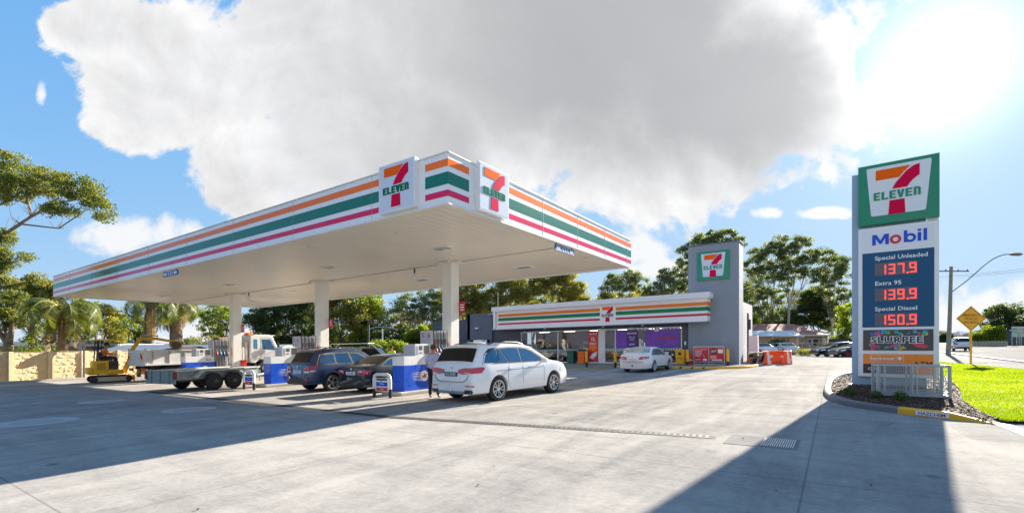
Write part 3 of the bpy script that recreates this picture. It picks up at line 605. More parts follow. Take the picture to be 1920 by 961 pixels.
mb=MB(); mb.box(-11.1,-9.7,36.09,36.103,1.9,2.15); mb.box(-11.6,-11.5,36.09,36.103,1.7,2.3); mb.build('graphic_band',M('poster_magenta',(.35,.02,.16),.4),shop,slope=True)
mb=MB()
for i in range(12): mb.box(-12.6+i*.27,-12.6+i*.27+.12,36.085,36.1,2.70-rng.random()*.06,2.8)
mb.box(-11.3,-10.95,36.085,36.1,2.55,2.8)
for x,zt in ((-12.45,2.0),(-12.25,1.75),(-12.1,1.75),(-12.28,1.9)): mb.box(x,x+.1,36.085,36.1,1.35,zt)
mb.build('paper_notice',WTXT,shop,slope=True)
mb=MB(); mb.box(-9.08,-8.95,36.0,36.05,1.5,1.75); mb.build('call_button',WPL,shop,slope=True)
# inside
for q_ in range(6):
    MB().box(-25+q_*2.8,-23.8+q_*2.8,39.9,40.0,2.92,2.945).build('added_ceiling_glow',M('added_shop_glow',(1,.93,.8),.4,emit=3.0),shop,slope=True)  # glowing strips added under the ceiling to brighten the dark interior
    MB().box(-25+q_*2.8,-23.8+q_*2.8,42.2,42.3,2.92,2.945).build('added_ceiling_glow',M('added_shop_glow',(1,.93,.8),.4,emit=3.0),shop,slope=True)
INT=M('shelf_brown',(.22,.10,.06),.6,var=.4,vs=6); 
mb=MB(); mb.box(-26,-8.9,36.4,45.8,.1,.14); mb.build('shop_floor',M('floor_tile',(.35,.33,.3),.3),shop,slope=True)
mb=MB(); mb.box(-26.2,-8.9,43.5,43.6,.14,2.95); mb.build('partition',M('inner_wall',(.26,.12,.07),.6,var=.35,vs=1.2),shop,slope=True)
PROD=randcol('shop_goods',[(.4,.03,.03),(.5,.3,.05),(.05,.2,.1),(.3,.3,.3),(.03,.05,.2),(.5,.15,.02)],.4)
for i,x in enumerate((-22.3,-20.2,-18.1,-16.2,-11.5)):
    t=thing('display_shelf',['grocery shelf behind the left end of the shop glass','second grocery shelf behind the shop glass','third grocery shelf behind the shop glass','grocery shelf behind the red banner','grocery shelf behind the purple window'][i],'shelf',(x,39.5,.14),tilt=True,group='shelves inside the shop')
    mb=MB(); mb.box(-.05,.05,-2,2,0,1.5)
    for z in (.05,.45,.85,1.2): mb.box(-.4,.4,-2,2,z,z+.03)
    mb.build('rack',M('rack_white',(.5,.5,.48),.5),t)
    mb=MB()
    for z in (.08,.48,.88,1.23):
        y=-1.95
        while y<1.9:
            wd=rng.uniform(.08,.22); hh=rng.uniform(.15,.3); mb.box(-.36,-.1,y,y+wd,z,z+hh); mb.box(.1,.36,y,y+wd,z,z+hh); y+=wd+.02
    mb.build('goods',PROD,t)
t=thing('drink_machine','pale drinks machine inside the shop left of the red banner','drinks machine',(-17.4,37.6,.14))
mb=MB(); mb.box(-.35,.35,-.3,.3,0,1.75); mb.build('cabinet',WPL,t,bevel=.02); mb=MB(); mb.box(-.25,.25,-.32,-.3,.9,1.55); mb.build('door',M('machine_door',(.05,.12,.12),.2),t)
t=thing('service_counter','long counter inside the shop behind the entrance doors','counter',(-14,41,.14))
mb=MB(); mb.box(-2,2,-.4,.4,0,.95); mb.build('body',M('counter_green',(.03,.13,.08),.4),t); mb=MB(); mb.box(-2.05,2.05,-.45,.45,.95,1.0); mb.build('worktop',M('counter_top',(.3,.3,.3),.3),t)
# wrought iron side gate
t=thing('iron_gate','dark iron railing gate left of the shop annex','gate',(-30.4,36.6,0))
mb=MB()
for i in range(15): mb.tube([(-1.1+i*.15,0,.1),(-1.1+i*.15,0,2.3)],.018,6)
mb.box(-1.15,1.1,-.02,.02,.15,.2); mb.box(-1.15,1.1,-.021,.021,2.0,2.05); mb.build('railing',DARKM,t)
# ------------------------------------------------------------------ price sign
py=thing('price_sign','tall grey pylon with green logo panel and three red fuel prices in the mulch bed','price sign',(.71,21.2,0),R(-5.3),tilt=False)
PYB=M('pylon_body',(.33,.43,.55),.5,var=.04)
mb=MB(); mb.box(-.20,1.86,.121,.6,0,7.62); mb.build('pylon_body',PYB,py,bevel=.01)
mb=MB(); mb.box(0,2.16,-.06,.12,.38,5.61); fr=mb.build('white_frame',WHITE,py,bevel=.008)
mb=MB(); mb.box(0,2.17,-.14,.12,5.70,7.79); gs=mb.build('green_panel',SGREEN,py,bevel=.006)
mb=MB(); Fg=(Vector((0,-.14,5.76)),X3*2.17,Z3*2.03); prismS(mb,Fg,[(.125,.94),(.115,.925),(.90,.925),(.895,.94),(.125,.94)][:0] or [(.11,.925),(.125,.94),(.895,.94),(.91,.925),(.845,.13),(.83,.11),(.19,.11),(.17,.13)],0,.006); mb.build('logo_face',M('logo_white',(.72,.74,.77),.2,coat=.3),gs)
logo(gs,(Vector((0,-.146,5.76)),X3*2.17,Z3*2.03),False,gm=SGREEN)
Fp=(Vector((0,-.06,0)),X3,Z3)
mb=MB(); mb.rect(Fp,.12,2.04,4.80,5.50,0,.012); mp=mb.build('brand_panel',M('brand_white',(.74,.76,.82),.2,coat=.3),fr)
# brand word as drawn strokes
def ring(mb,F,cx,cz,ro,ri,h0,h1,n=28):
    for i in range(n):
        a=2*math.pi*i/n; b=2*math.pi*(i+1)/n
        prismS(mb,F,[(cx+ro*math.cos(a),cz+ro*math.sin(a)),(cx+ro*math.cos(b),cz+ro*math.sin(b)),(cx+ri*math.cos(b),cz+ri*math.sin(b)),(cx+ri*math.cos(a),cz+ri*math.sin(a))],h0,h1)
mb=MB(); b0=4.98; hc=.36; x=.40; h=(.013,.024)
prismS(mb,Fp,[(x,b0),(x+.10,b0),(x+.10,b0+.22),(x+.20,b0+.03),(x+.26,b0+.03),(x+.36,b0+.22),(x+.36,b0),(x+.46,b0),(x+.46,b0+hc),(x+.34,b0+hc),(x+.23,b0+.15),(x+.12,b0+hc),(x,b0+hc)],*h)
ring(mb,Fp,x+1.03,b0+.14,.15,.075,*h); mb.rect(Fp,x+.86,x+.95,b0,b0+.40,h[0],h[1]+.001); mb.rect(Fp,x+1.22,x+1.31,b0,b0+.29,*h); mb.rect(Fp,x+1.22,x+1.31,b0+.33,b0+.40,*h); mb.rect(Fp,x+1.37,x+1.46,b0,b0+.40,*h)
mb.build('blue_lettering',BTXT,mp)
mb=MB(); ring(mb,Fp,x+.64,b0+.14,.155,.075,*h); mb.build('red_lettering',RTXT,mp)
mb=MB(); mb.rect(Fp,.12,2.04,2.11,4.72,0,.012); pp=mb.build('price_panel',M('price_blue',(.002,.075,.18),.3,coat=.15,spec=.3),fr)
t1=MB()
for s,z in (('Special Unleaded',4.45),('Extra 95',3.57),('Special Diesel',2.68)): text_mb(t1,Fp,s,.195,.47,z,h=.018,bold=.014,sx=1.06 if s[0]=='S' else 1.1)
t1.build('fuel_names',WTXT,pp)
SEG={'0':'abcdef','1':'bc','3':'abgcd','5':'afgcd','7':'abc','9':'abcdfg','6':'afedcg'}
LED=M('led_red',(.95,.07,.06),.5,emit=.36); scr=M('led_backing',(.12,.11,.14),.4)
def digit(mb,x,z,c,wd=.185,hg=.34,t_=.043):
    g=.008
    S={'a':(x+g,x+wd-g,z+hg-t_,z+hg),'g':(x+g,x+wd-g,z+hg/2-t_/2,z+hg/2+t_/2),'d':(x+g,x+wd-g,z,z+t_),'f':(x,x+t_,z+hg/2+g,z+hg-g),'b':(x+wd-t_,x+wd,z+hg/2+g,z+hg-g),'e':(x,x+t_,z+g,z+hg/2-g),'c':(x+wd-t_,x+wd,z+g,z+hg/2-g)}
    for k in SEG[c]: mb.rect(Fp,*S[k],.02,.025)
for s,z in (('137.9',3.92),('139.9',3.04),('150.9',2.17)):
    mb=MB(); mb.rect(Fp,.47,1.62,z-.02,z+.42,.013,.018); sc_=mb.build('led_screen',scr,pp)
    mb=MB(); x=.47+.13
    for c in s:
        if c=='.': mb.rect(Fp,x-.005,x+.05,z+.0,z+.055,.02,.025); x+=.07; continue
        digit(mb,x,z+.02,c); x+=.245
    mb.build('price_digits',LED,sc_)
mb=MB(); mb.rect(Fp,.14,2.02,1.3,2.02,0,.012); sp=mb.build('drink_panel',M('panel_brown_black',(.035,.03,.03),.25,coat=.3),fr)
cols=[(.75,.05,.1),(.0,.2,.6),(.8,.5,.0),(.1,.45,.1),(.7,.05,.35),(.0,.4,.55)]
rr_=random.Random(5)
for k,c in enumerate(cols):
    mb=MB()
    for q in range(7):
        up=rr_.random()<.45; cx=rr_.uniform(.28,1.3 if not up else 1.9); cz=rr_.uniform(1.36,1.5) if not up else rr_.uniform(1.84,1.97)
        r0=rr_.uniform(.03,.07)
        ring(mb,Fp,cx,cz,r0,r0*.3,.013+.001*k,.014+.001*k,9)
    if k==0: mb.prism(Fp,[(1.25,1.72),(1.6,1.6),(1.78,1.52),(1.9,1.45),(1.8,1.38),(1.6,1.42)],.013,.016)
    mb.build('colour_splash',M('splash_%s'%['red','blue','yellow','green','pink','teal'][k],c,.4),sp)
mb=MB(); text_mb(mb,Fp,'SLURPEE',.30,1.06,1.57,h=.022,bold=.085,align='CENTER',sx=1.12,sp=1.12); mb.build('letter_outline',WTXT,sp)
mb=MB(); text_mb(mb,Fp,'SLURPEE',.30,1.06,1.57,h=.026,bold=.028,align='CENTER',sx=1.12,sp=1.12); mb.build('lettering',KTXT,sp)
PO=M('bank_orange',(.95,.25,.008),.3,coat=.3)
mb=MB(); mb.rect(Fp,.14,1.5,.84,1.18,0,.012); mb.rect(Fp,1.51,2.02,.5,1.18,0,.012); bk=mb.build('bank_panel',PO,fr)
mb=MB(); text_mb(mb,Fp,'bankwest',.17,.68,.97,h=.018,bold=.014,align='CENTER'); 
for a,b,c,d in ((.34,1.26,.90,.908),(.34,1.26,1.13,1.138),(.34,.348,.90,1.138),(1.252,1.26,.90,1.138),(1.05,1.056,.92,1.12)): mb.rect(Fp,a,b,c,d,.013,.018)
mb.prism(Fp,[(1.15,.96),(1.2,1.0),(1.21,1.07),(1.15,1.09),(1.09,1.07),(1.10,1.0)],.013,.018); mb.build('white_lettering',WTXT,bk)
mb=MB(); text_mb(mb,Fp,'ATM',.22,1.76,.78,h=.018,bold=.01,align='CENTER',sx=1.1); mb.build('dark_lettering',M('brown_lettering',(.06,.02,.01),.5),bk)
mb=MB(); mb.rect(Fp,.14,1.5,.5,.832,0,.012); cf=mb.build('coffee_panel',M('panel_maroon',(.05,.012,.012),.3,coat=.3),fr)
mb=MB(); text_mb(mb,Fp,'Com',.13,.42,.62,h=.018,bold=.02,align='CENTER',sx=1.1); mb.build('lettering',WTXT,cf)
mb=MB()
for x in (-.15,.1,1.5,1.8): mb.lathe([(.03,0),(.03,.1)],(x,.08,.0),n=10)
mb.box(-.28,1.92,.05,.68,0,.075); mb.build('base_plate',STEEL,py)
MB().box(1.862,2.15,-.0,.1,5.613,5.697).build('gap_filler',WPL,py)  # pale box added in the panel gap to block a sunlit streak
# mesh barrier in front of the price sign
bf=thing('mesh_barrier','galvanised mesh guard frame in front of the price sign','barrier',(.97,16.9,.06),R(7),tilt=False)
def meshpanel(y,name):
    mb=MB(); T_=.045; W_=1.62; H_=.93
    for a,b,c,d in ((0,T_*1.6,0,H_),(W_-T_*1.6,W_,0,H_),(.78,.78+T_,.08,H_-.04),(.88,.88+T_,.08,H_-.04),(.17,.17+T_,.1,H_-.04),(W_-.17-T_,W_-.17,.1,H_-.04)): mb.box(a,b,y-T_/2,y+T_/2,c,d)
    mb.box(.07,W_-.07,y-T_/2+.001,y+T_/2-.001,H_-.05,H_); mb.box(.07,W_-.07,y-T_/2+.001,y+T_/2-.001,.06,.12); mb.box(.07,W_-.07,y-T_/2+.002,y+T_/2-.002,.17,.2)
    f_=mb.build(name,M('galv_frame',(.36,.39,.42),.4,.4,var=.12,vs=9),bf,bevel=.006)
    mb=MB()
    x=.1
    while x<W_-.08: mb.box(x,x+.007,y-.004,y+.002,.1,H_-.04); x+=.05
    z=.12
    while z<H_-.05: mb.box(.08,W_-.08,y-.002,y+.004,z,z+.007); z+=.05
    mb.build('wire_mesh',M('wire',(.36,.38,.41),.4,.4),f_)
meshpanel(0,'front_panel'); meshpanel(.62,'rear_panel')
mb=MB()
for x in (.0,1.57): mb.box(x,x+.05,.03,.59,.87,.92); mb.box(x,x+.05,.03,.59,.06,.11)
mb.build('side_rail',M('galv_frame',None),bf)
# small bushes in the bed
SHR=leafmat('bed_shrub_leaf',[(.03,.07,.02),(.07,.13,.03),(.14,.2,.06)],.35)
def leafcloud(n,c,rad,size,seed,droop=0,shell=.5):
    r=np.random.RandomState(seed); d=r.normal(size=(n,3)); d/=np.linalg.norm(d,axis=1)[:,None]
    k=(shell+(1-shell)*r.rand(n))[:,None]; P=np.array(c)+d*np.array(rad)*k
    return leafquads(P,size,r,droop)
def leafquads(P,size,r,droop=0):
    n=len(P); a=r.normal(size=(n,3)); a/=np.linalg.norm(a,axis=1)[:,None]; a[:,2]-=droop; a/=np.linalg.norm(a,axis=1)[:,None]
    b=np.cross(a,r.normal(size=(n,3))); b/=np.linalg.norm(b,axis=1)[:,None]
    s=size*r.uniform(.6,1.4,n)[:,None]; A=a*s; B=b*s*.42
    return np.stack([P-A*.5,P+B*.5-A*.05,P+A*.5,P-B*.5-A*.05],1).reshape(-1,3)
for i,(x,y,rd,lb) in enumerate(((.35,17.2,.24,'low green shrub left of the mesh guard frame'),(1.45,16.2,.26,'leafy green shrub in front of the mesh guard frame, near the yellow kerb'),(.95,16.5,.22,'small dark shrub at the left foot of the mesh guard frame'),(1.75,18.4,.22,'shrub behind the mesh guard frame'),(1.2,20.2,.2,'small shrub at the foot of the price sign'))):
    t=thing('shrub',lb,'shrub',(x,y,.06),group='small shrubs in the mulch bed')
    rd*=.75; V=leafcloud(420,(0,0,rd*.6),(rd,rd,rd*.7),.06,40+i)
    mesh_np('foliage',V,4,SHR,t)
    mb=MB()
    for k in range(4): a=k*1.6; mb.tube([(0,0,0),(.5*rd*math.cos(a),.5*rd*math.sin(a),rd*.8)],.006,5)
    mb.build('stem',M('stem_brown',(.1,.07,.04),.8),t)
# ------------------------------------------------------------------ yellow diamond sign, power pole, street lamps
ds=thing('road_sign','yellow diamond warning sign on a yellow post at the edge of the lawn','road sign',(7.0,40.5,0),tilt=False)
mb=MB(); mb.tube([(0,0,0),(0,0,2.35)],.055,10); mb.build('post',YEL,ds,smooth=40)
DF=(Vector((0,-.06,2.85)),Vector((CY,SY,0)),Z3)
SY_=M('sign_yellow',(.90,.40,.005),.4)
mb=MB(); mb.prism(DF,[(0,-.78),(.92,0),(0,.78),(-.92,0)],-.012,.012); bo=mb.build('board',SY_,ds)
mb=MB()
for a,b in (((0,-.72),(.85,0)),((.85,0),(0,.72)),((0,.72),(-.85,0)),((-.85,0),(0,-.72))):
    ax,az=a;bx,bz=b; mb.prism(DF,[(ax,az),(bx,bz),(bx*.96,bz*.96),(ax*.96,az*.96)],.013,.015)
for s,z in (('EMERGENCY',.14),('VEHICLES',-.08),('ENTERING',-.30)): text_mb(mb,DF,s,.2,0,z,h=.016,bold=.004,align='CENTER',sx=.95)
mb.build('lettering',M('sign_black',(.05,.03,.0),.5),bo)
pp_=thing('power_pole','tall grey wooden power pole with crossarm and long curved lamp arm at the road verge','power pole',(9.2,62.6,0),tilt=False)
WOODP=M('pole_wood',(.22,.21,.16),.85,var=.2,vs=3,bump=.3)
mb=MB(); mb.tube([(0,0,0),(.1,0,3),(.22,0,8.6)],[.2,.17,.13],12); mb.build('pole',WOODP,pp_,smooth=40)
def hd(a): return Vector((CY,SY,0))*a
mb=MB(); p=Vector((.2,0,8.15)); mb.tube([p-hd(1.3),p+hd(1.75)],.06,6); 
for a in (-1.2,-.5,.7,1.6): mb.lathe([(.04,0),(.055,.06),(.03,.14)],tuple(p+hd(a)+Vector((0,0,.05))),n=8)
mb.build('crossarm',M('crossarm_grey',(.12,.12,.12),.6),pp_)
mb=MB(); q=[Vector((.15,0,6.1))+hd(.1),Vector((.15,0,7.3))+hd(1.7),Vector((.15,0,8.7))+hd(3.3),Vector((.15,0,9.4))+hd(4.3),Vector((.15,0,9.75))+hd(5.2),Vector((.15,0,9.8))+hd(5.8)]
mb.tube(spl([tuple(v_) for v_ in q],4),.05,8); ar=mb.build('lamp_arm',M('arm_grey',(.2,.21,.22),.5,.3),pp_,smooth=40)
mb=MB(); c=Vector((.15,0,9.8))+hd(6.4); mb.tube([c-hd(.65),c-hd(.3),c+hd(.3),c+hd(.6)],[.08,.16,.17,.08],8); mb.build('lamp_head',M('lamp_grey',(.16,.16,.16),.4),ar,smooth=60)
ls=thing('street_lamp','small distant street lamp behind the power pole','street lamp',(5.0,104,0),tilt=False)
mb=MB(); mb.tube([(0,0,0),(0,0,9)],.09,8); mb.build('pole',M('arm_grey',None),ls)
mb=MB(); mb.tube([(0,0,8.8),(1,.6,9.6),(3.3,2.1,10)],.05,6); mb.tube([(3.3,2.1,10),(4.4,2.9,9.95)],.12,6); mb.build('lamp_arm',M('arm_grey',None),ls)
wr=MB()
for s_,z in ((-1.2,8.3),(.7,8.35),(1.6,8.3)):
    a=Vector((9.4,62.6,z))+hd(s_); b=Vector((34+s_,48,9.3)); pts=[]
    for k in range(9): t_=k/8; p=a.lerp(b,t_); p.z-=1.2*4*t_*(1-t_)*.3; pts.append(tuple(p))
    wr.tube(pts,.009,4,False)
o=wr.build('power_line',DARKM); setp(o,'thin dark power lines running right from the crossarm of the wooden pole','power line')
# lamp post at the back of the forecourt
def D(px,d):
    X=(px-960)/900*d; return X*CY-d*SY, X*SY+d*CY
x,y=D(691,36)
t=thing('flood_lamp','slim black lamp post with a square lamp head, behind the dark blue wagon','lamp post',(x,y,0),tilt=False)
mb=MB(); mb.tube([(0,0,0),(0,0,3.6)],.07,8); mb.build('post',DARKM,t); mb=MB(); mb.box(.05,.75,-.15,.15,3.45,3.75); mb.build('lamp_head',BLK,t,bevel=.03)
x,y=D(717,48)
t=thing('street_lamp','thin grey lamp with two curved arms among the trees behind the pumps','street lamp',(x,y,0),tilt=False)
mb=MB(); mb.tube([(0,0,0),(0,0,3.6)],.06,8); mb.build('post',STEEL,t); mb=MB(); mb.tube([(-1.3,-.8,3.45),(-.6,-.4,3.7),(0,0,3.75),(.6,.4,3.7),(1.3,.8,3.45)],.06,6); mb.build('arm',STEEL,t)
# ------------------------------------------------------------------ pumps
PWH=M('pump_white',(.70,.71,.75),.3,coat=.3,var=.03); PGR=M('pump_grey',(.48,.49,.55),.35,coat=.2)
def horse(mb,F,cx,cz,s):
    P=[(-.9,-.2),(-.5,.1),(-.2,.05),(.0,.35),(-.3,.8),(.15,.55),(.35,.25),(.6,.55),(.85,.45),(.75,.25),(.55,.15),(.5,-.15),(.85,-.3),(.8,-.5),(.45,-.35),(.2,-.3),(.3,-.6),(.1,-.75),(-.0,-.3),(-.35,-.3),(-.55,-.7),(-.75,-.6),(-.55,-.25),(-.75,-.15)]
    mb.prism(F,[(cx+a*s,cz+b*s) for a,b in P],.004,.008)
def pump(x,no,lab):
    t=thing('fuel_pump',lab,'fuel pump',(x,12,0),0,'fuel pumps under the canopy')
    mb=MB(); mb.box(-.5,.5,-.35,4.0,0,.12); mb.build('plinth',KERB,t,bevel=.02)
    # valance box with blue skirt
    mb=MB(); mb.box(-.3,.3,0,1.6,.12,1.04); sk=mb.build('blue_skirt',BLUE,t,bevel=.01)
    mb=MB(); mb.box(-.302,.302,-.002,1.602,1.04,1.36); mb.build('white_top',PWH,t,bevel=.01)
    FXl=(Vector((.3,0,0)),Y3,Z3)
    mb=MB(); 
    for k in range(28): 
        a=2*math.pi*k/28; b=2*math.pi*(k+1)/28; mb.prism(FXl,[(1.0,.62),(1.0+.2*math.cos(a),.62+.2*math.sin(a)),(1.0+.2*math.cos(b),.62+.2*math.sin(b))],.001,.003)
    for k,(z,l) in enumerate(((.76,.5),(.7,.55),(.64,.58),(.58,.55),(.52,.5),(.47,.42))): mb.prism(FXl,[(.85-l,z),(.9,z-.012),(.9,z+.014)],.001,.003)
    em=mb.build('emblem_disc',WTXT,sk)
    mb=MB(); horse(mb,FXl,1.0,.62,.15); mb.build('red_horse',RTXT,em)
    mb=MB(); mb.box(-.3,.3,.55,1.35,1.36,1.80); pt=mb.build('payment_terminal',PWH,t,bevel=.012)
    mb=MB(); mb.box(-.27,.27,.543,.55,1.4,1.77); mb.build('end_panel',PGR,pt)
    mb=MB(); mb.box(.301,.306,1.02,1.28,1.43,1.74); mb.build('card_screen',M('card_screen',(.10,.08,.07),.15),pt)
    mb=MB(); mb.box(.301,.306,.76,.92,1.58,1.73); mb.build('display',M('lcd_green',(.08,.12,.09),.2),pt)
    mb=MB()
    for z in (1.42,1.5,1.58,1.66): mb.box(.301,.308,.63,.68,z,z+.045)
    for y in (.78,.86): mb.box(.301,.308,y,y+.04,1.46,1.5)
    mb.build('buttons',BLK,pt)
    mb=MB(); text_mb(mb,(Vector((.303,0,0)),Y3,Z3),'Mobil',.13,1.05,1.12,h=.003,bold=.02); mb.build('lettering',BTXT,t)
    # tall number head and nozzle bay
    mb=MB(); mb.box(-.32,.3,1.45,2.3,1.36,2.3); hd_=mb.build('number_head',PWH,t,bevel=.012)
    mb=MB(); mb.box(-.3,.28,1.443,1.45,1.85,2.26); mb.build('number_panel',PGR,hd_)
    mb=MB(); text_mb(mb,(Vector((0,1.442,0)),X3,Z3),no[0],.26,-.17,2.04,h=.003,bold=.012,align='CENTER'); text_mb(mb,(Vector((0,1.442,0)),X3,Z3),no[1],.26,.14,2.04,h=.003,bold=.012,align='CENTER'); mb.build('numbers',RTXT,hd_)
    mb=MB(); mb.box(-.3,.28,1.61,2.3,.12,1.36); mb.build('pump_body',PWH,t,bevel=.01)
    mb=MB()
    for k in range(5): mb.box(.305,.34,1.5+k*.19,1.525+k*.19,.3,2.33)
    mb.build('divider',DARKM,t)
    for k,c in enumerate(((.6,.05,.04),(.0,.25,.5),(.03,.06,.2),(.03,.03,.04))):
        y=1.615+k*.19
        m=M('grade_%s'%['red','blue','navy','black'][k],c,.4)
        mb=MB(); mb.box(.302,.312,y-.05,y+.05,1.78,1.98); mb.build('grade_label',m,t)
        mb=MB(); mb.tube([(.33,y,1.62),(.38,y,1.55),(.40,y,1.42),(.36,y,1.33)],[.035,.045,.04,.02],8); mb.tube([(.36,y,1.6),(.31,y,1.7)],[.03,.012],6); nz=mb.build('nozzle',m,t,smooth=50)
        mb=MB(); mb.tube(spl([(.38,y,1.36),(.43,y+.03,.9),(.40,y+.05,.5),(.36,y+.02,.42),(.33,y-.02,.6),(.33,y-.03,2.2)],5),.016,6); mb.build('hose',BLK,nz,smooth=50)
    return t
pump(-12.95,'56','white pump with red numbers 5 and 6, beside the white luxury wagon'.replace('luxury ',''))
pump(-21.55,'34','white pump with red numbers 3 and 4, half hidden behind the dark blue wagon')
pump(-30.15,'12','white pump behind the galvanised trailer, the farthest left')
def bollard_frame(x,y,lb,small=False):
    t=thing('pump_guard',lb,'barrier',(x,y,0),R(0),'white hoop guards at the pump ends')
    mb=MB(); q=[(-.4,0,.28),(-.4,0,.62),(-.36,0,.74),(-.26,0,.78),(.26,0,.78),(.36,0,.74),(.4,0,.62),(.4,0,.28)]
    mb.tube(q,.055,10); mb.build('hoop',M('hoop_white',(.72,.72,.72),.35),t,smooth=50)
    mb=MB(); 
    for s_ in (-.4,.4): mb.tube([(s_,0,0),(s_,0,.29)],.058,10)
    mb.build('leg_sleeve',BLK,t,smooth=50)
    mb=MB(); mb.box(-.32,.32,-.012,.012,.2,.66); b=mb.build('sign_plate',WPL,t)
    mb=MB(); mb.box(-.26,.26,-.016,-.0125,.58,.64); mb.build('black_band',BLK,b)
    mb=MB(); mb.box(-.28,.28,-.016,-.0125,.38,.52); mb.build('blue_band',BLUE,b)
    mb=MB(); mb.box(-.28,.28,-.016,-.0125,.22,.34); mb.build('red_band',M('band_red',(.5,.03,.03),.4),b)
    mb=MB(); Fb=(Vector((0,-.0165,0)),X3,Z3); text_mb(mb,Fb,'Synergy',.07,0,.45,h=.002,bold=.01,align='CENTER'); text_mb(mb,Fb,'Diesel',.07,0,.26,h=.002,bold=.01,align='CENTER'); mb.build('lettering',WTXT,b)
    mb=MB(); text_mb(mb,Fb,'Mobil',.05,0,.535,h=.002,bold=.01,align='CENTER'); mb.build('brand_lettering',BTXT,b)
bollard_frame(-12.78,11.1,'white hoop guard with blue and red plate in front of pump 5 and 6')
bollard_frame(-20.75,10.75,'white hoop guard with blue and red plate just right of the trailer drawbar')
x,y=D(460,29.5)
t=thing('fire_bin','red fire extinguisher bin at the foot of the left canopy column','bin',(x+.1,y-.2,0))
mb=MB(); mb.box(-.2,.2,-.15,.15,.05,1.0); mb.build('bin_body',M('bin_red',(.55,.01,.01),.4),t,bevel=.02); mb=MB(); mb.box(-.22,.22,-.17,.17,1.0,1.08); mb.build('lid',M('bin_lid',(.35,.01,.01),.4),t)
# ------------------------------------------------------------------ shop front furniture
def bollard(x,y,lb,h=1.15,grp='yellow bollards in front of the shop'):
    t=thing('bollard',lb,'bollard',(x,y,.0),0,grp)
    mb=MB(); mb.lathe([(.095,.38),(.095,h-.02),(.07,h)],n=16); mb.build('yellow_sleeve',YEL,t,smooth=40)
    mb=MB(); mb.lathe([(.085,0),(.085,.38)],n=16); mb.build('black_foot',BLK,t,smooth=40)
bollard(-14.96,32.0,'yellow bollard in front of the red banner'); bollard(-12.6,31.6,'yellow bollard left of the white sedan, in front of the shop door')
bollard(-8.35,34.0,'yellow bollard between the yellow bin and the gas bottle cage',1.2); bollard(-5.85,34.3,'yellow bollard at the right end of the gas bottle cage',1.2)
t=thing('wheelie_bin','yellow bin with black emblem beside the shop window','bin',(-8.95,34.6,.12))
mb=MB(); mb.add([(-.26,-.24,.06),(.26,-.24,.06),(.26,.24,.06),(-.26,.24,.06),(-.32,-.3,.95),(.32,-.3,.95),(.32,.3,.95),(-.32,.3,.95)],[(0,3,2,1),(4,5,6,7),(0,1,5,4),(1,2,6,5),(2,3,7,6),(3,0,4,7)]); b=mb.build('bin_body',YEL,t,bevel=.02)
mb=MB(); mb.box(-.35,.35,-.34,.34,.95,1.05); mb.build('lid',YEL,t,bevel=.02)
mb=MB(); mb.lathe([(.11,0),(.11,.005)],n=20); mb.v=[(x,-.295-z,y+.78) for x,y,z in mb.v]; text_mb(mb,(Vector((0,-.285,0)),X3,Z3),'SAND',.12,0,.42,h=.006,bold=.01,align='CENTER'); mb.build('emblem',KTXT,b)
t=thing('litter_bin','orange litter bin left of the red banner by the shop door','bin',(-16.95,35.4,.12))
mb=MB(); mb.box(-.28,.28,-.25,.25,0,1.0); mb.build('bin_body',M('bin_orange',(.8,.14,.01),.4),t,bevel=.04); mb=MB(); mb.box(-.25,.25,-.24,.24,1.0,1.15); mb.build('hood',BLK,t,bevel=.03)
t=thing('litter_bin','dark green bin left of the orange bin at the shop glass','bin',(-18.0,35.6,.12))
mb=MB(); mb.box(-.3,.3,-.25,.25,0,.95); mb.build('bin_body',M('bin_green',(.01,.12,.08),.4),t,bevel=.04); mb=MB(); mb.box(-.32,.32,-.27,.27,.95,1.03); mb.build('lid',M('bin_green_lid',(.01,.08,.05),.4),t)
CAGE_X=-8.1
t=thing('gas_bottle_cage','red and white gas bottle cage with $29 advert against the grey tower','cage',(CAGE_X,34.6,.12))
mb=MB()
for a in (0,.98,1.96): mb.box(a,a+.05,-.02,.03,0,1.25); mb.box(a,a+.05,.62,.67,0,1.25)
for z in (.0,.18,1.2): mb.box(.05,1.96,-.019,.029,z,z+.05); mb.box(.05,1.96,.621,.669,z,z+.05)
mb.box(0,2.01,-.02,.67,1.25,1.28); mb.box(.02,1.99,.0,.65,.05,.07); mb.build('frame',STEEL,t)
CR=M('cage_red',(.62,.012,.02),.35,coat=.3)
mb=MB(); mb.box(.06,.97,-.03,-.021,.26,1.19); mb.box(1.04,1.95,-.03,-.021,.26,1.19); mb.box(1.99,2.0,.03,.62,.2,1.2); pn=mb.build('advert_panel',CR,t)
Fc=(Vector((0,-.031,0)),X3,Z3)
mb=MB(); text_mb(mb,Fc,'SWAP A BOTTLE',.1,.5,1.02,h=.002,bold=.01,align='CENTER')
for z,a,b in ((.92,.12,.6),(.84,.12,.55),(.76,.12,.6),(.68,.12,.5),(.6,.12,.45),(.36,.12,.5)): mb.rect(Fc,a,b,z,z+.025,0,.003)
for z in (.6,.52,.44): mb.rect(Fc,1.1,1.5,z,z+.025,0,.003)
mb.prism(Fc,[(.62,.36),(.7,.45),(.8,.42),(.9,.38),(.86,.3),(.64,.3)],0,.003); mb.rect(Fc,1.6,1.9,.8,1.05,0,.003); mb.rect(Fc,1.2,1.85,.3,.38,0,.003); 
for s_ in (0,1):
    mb.prism(Fc,[(.75,.55+.1*s_),(.6,.68),(.62,.68),(.75,.57+.1*s_*.8)],0,.003)
mb.build('white_print',WTXT,pn)
mb=MB(); mb.lathe([(.19,0),(.19,.004)],n=26); mb.v=[(x+1.33,-.0312-z,y+.93) for x,y,z in mb.v]; dsc=mb.build('price_disc',KTXT,pn)
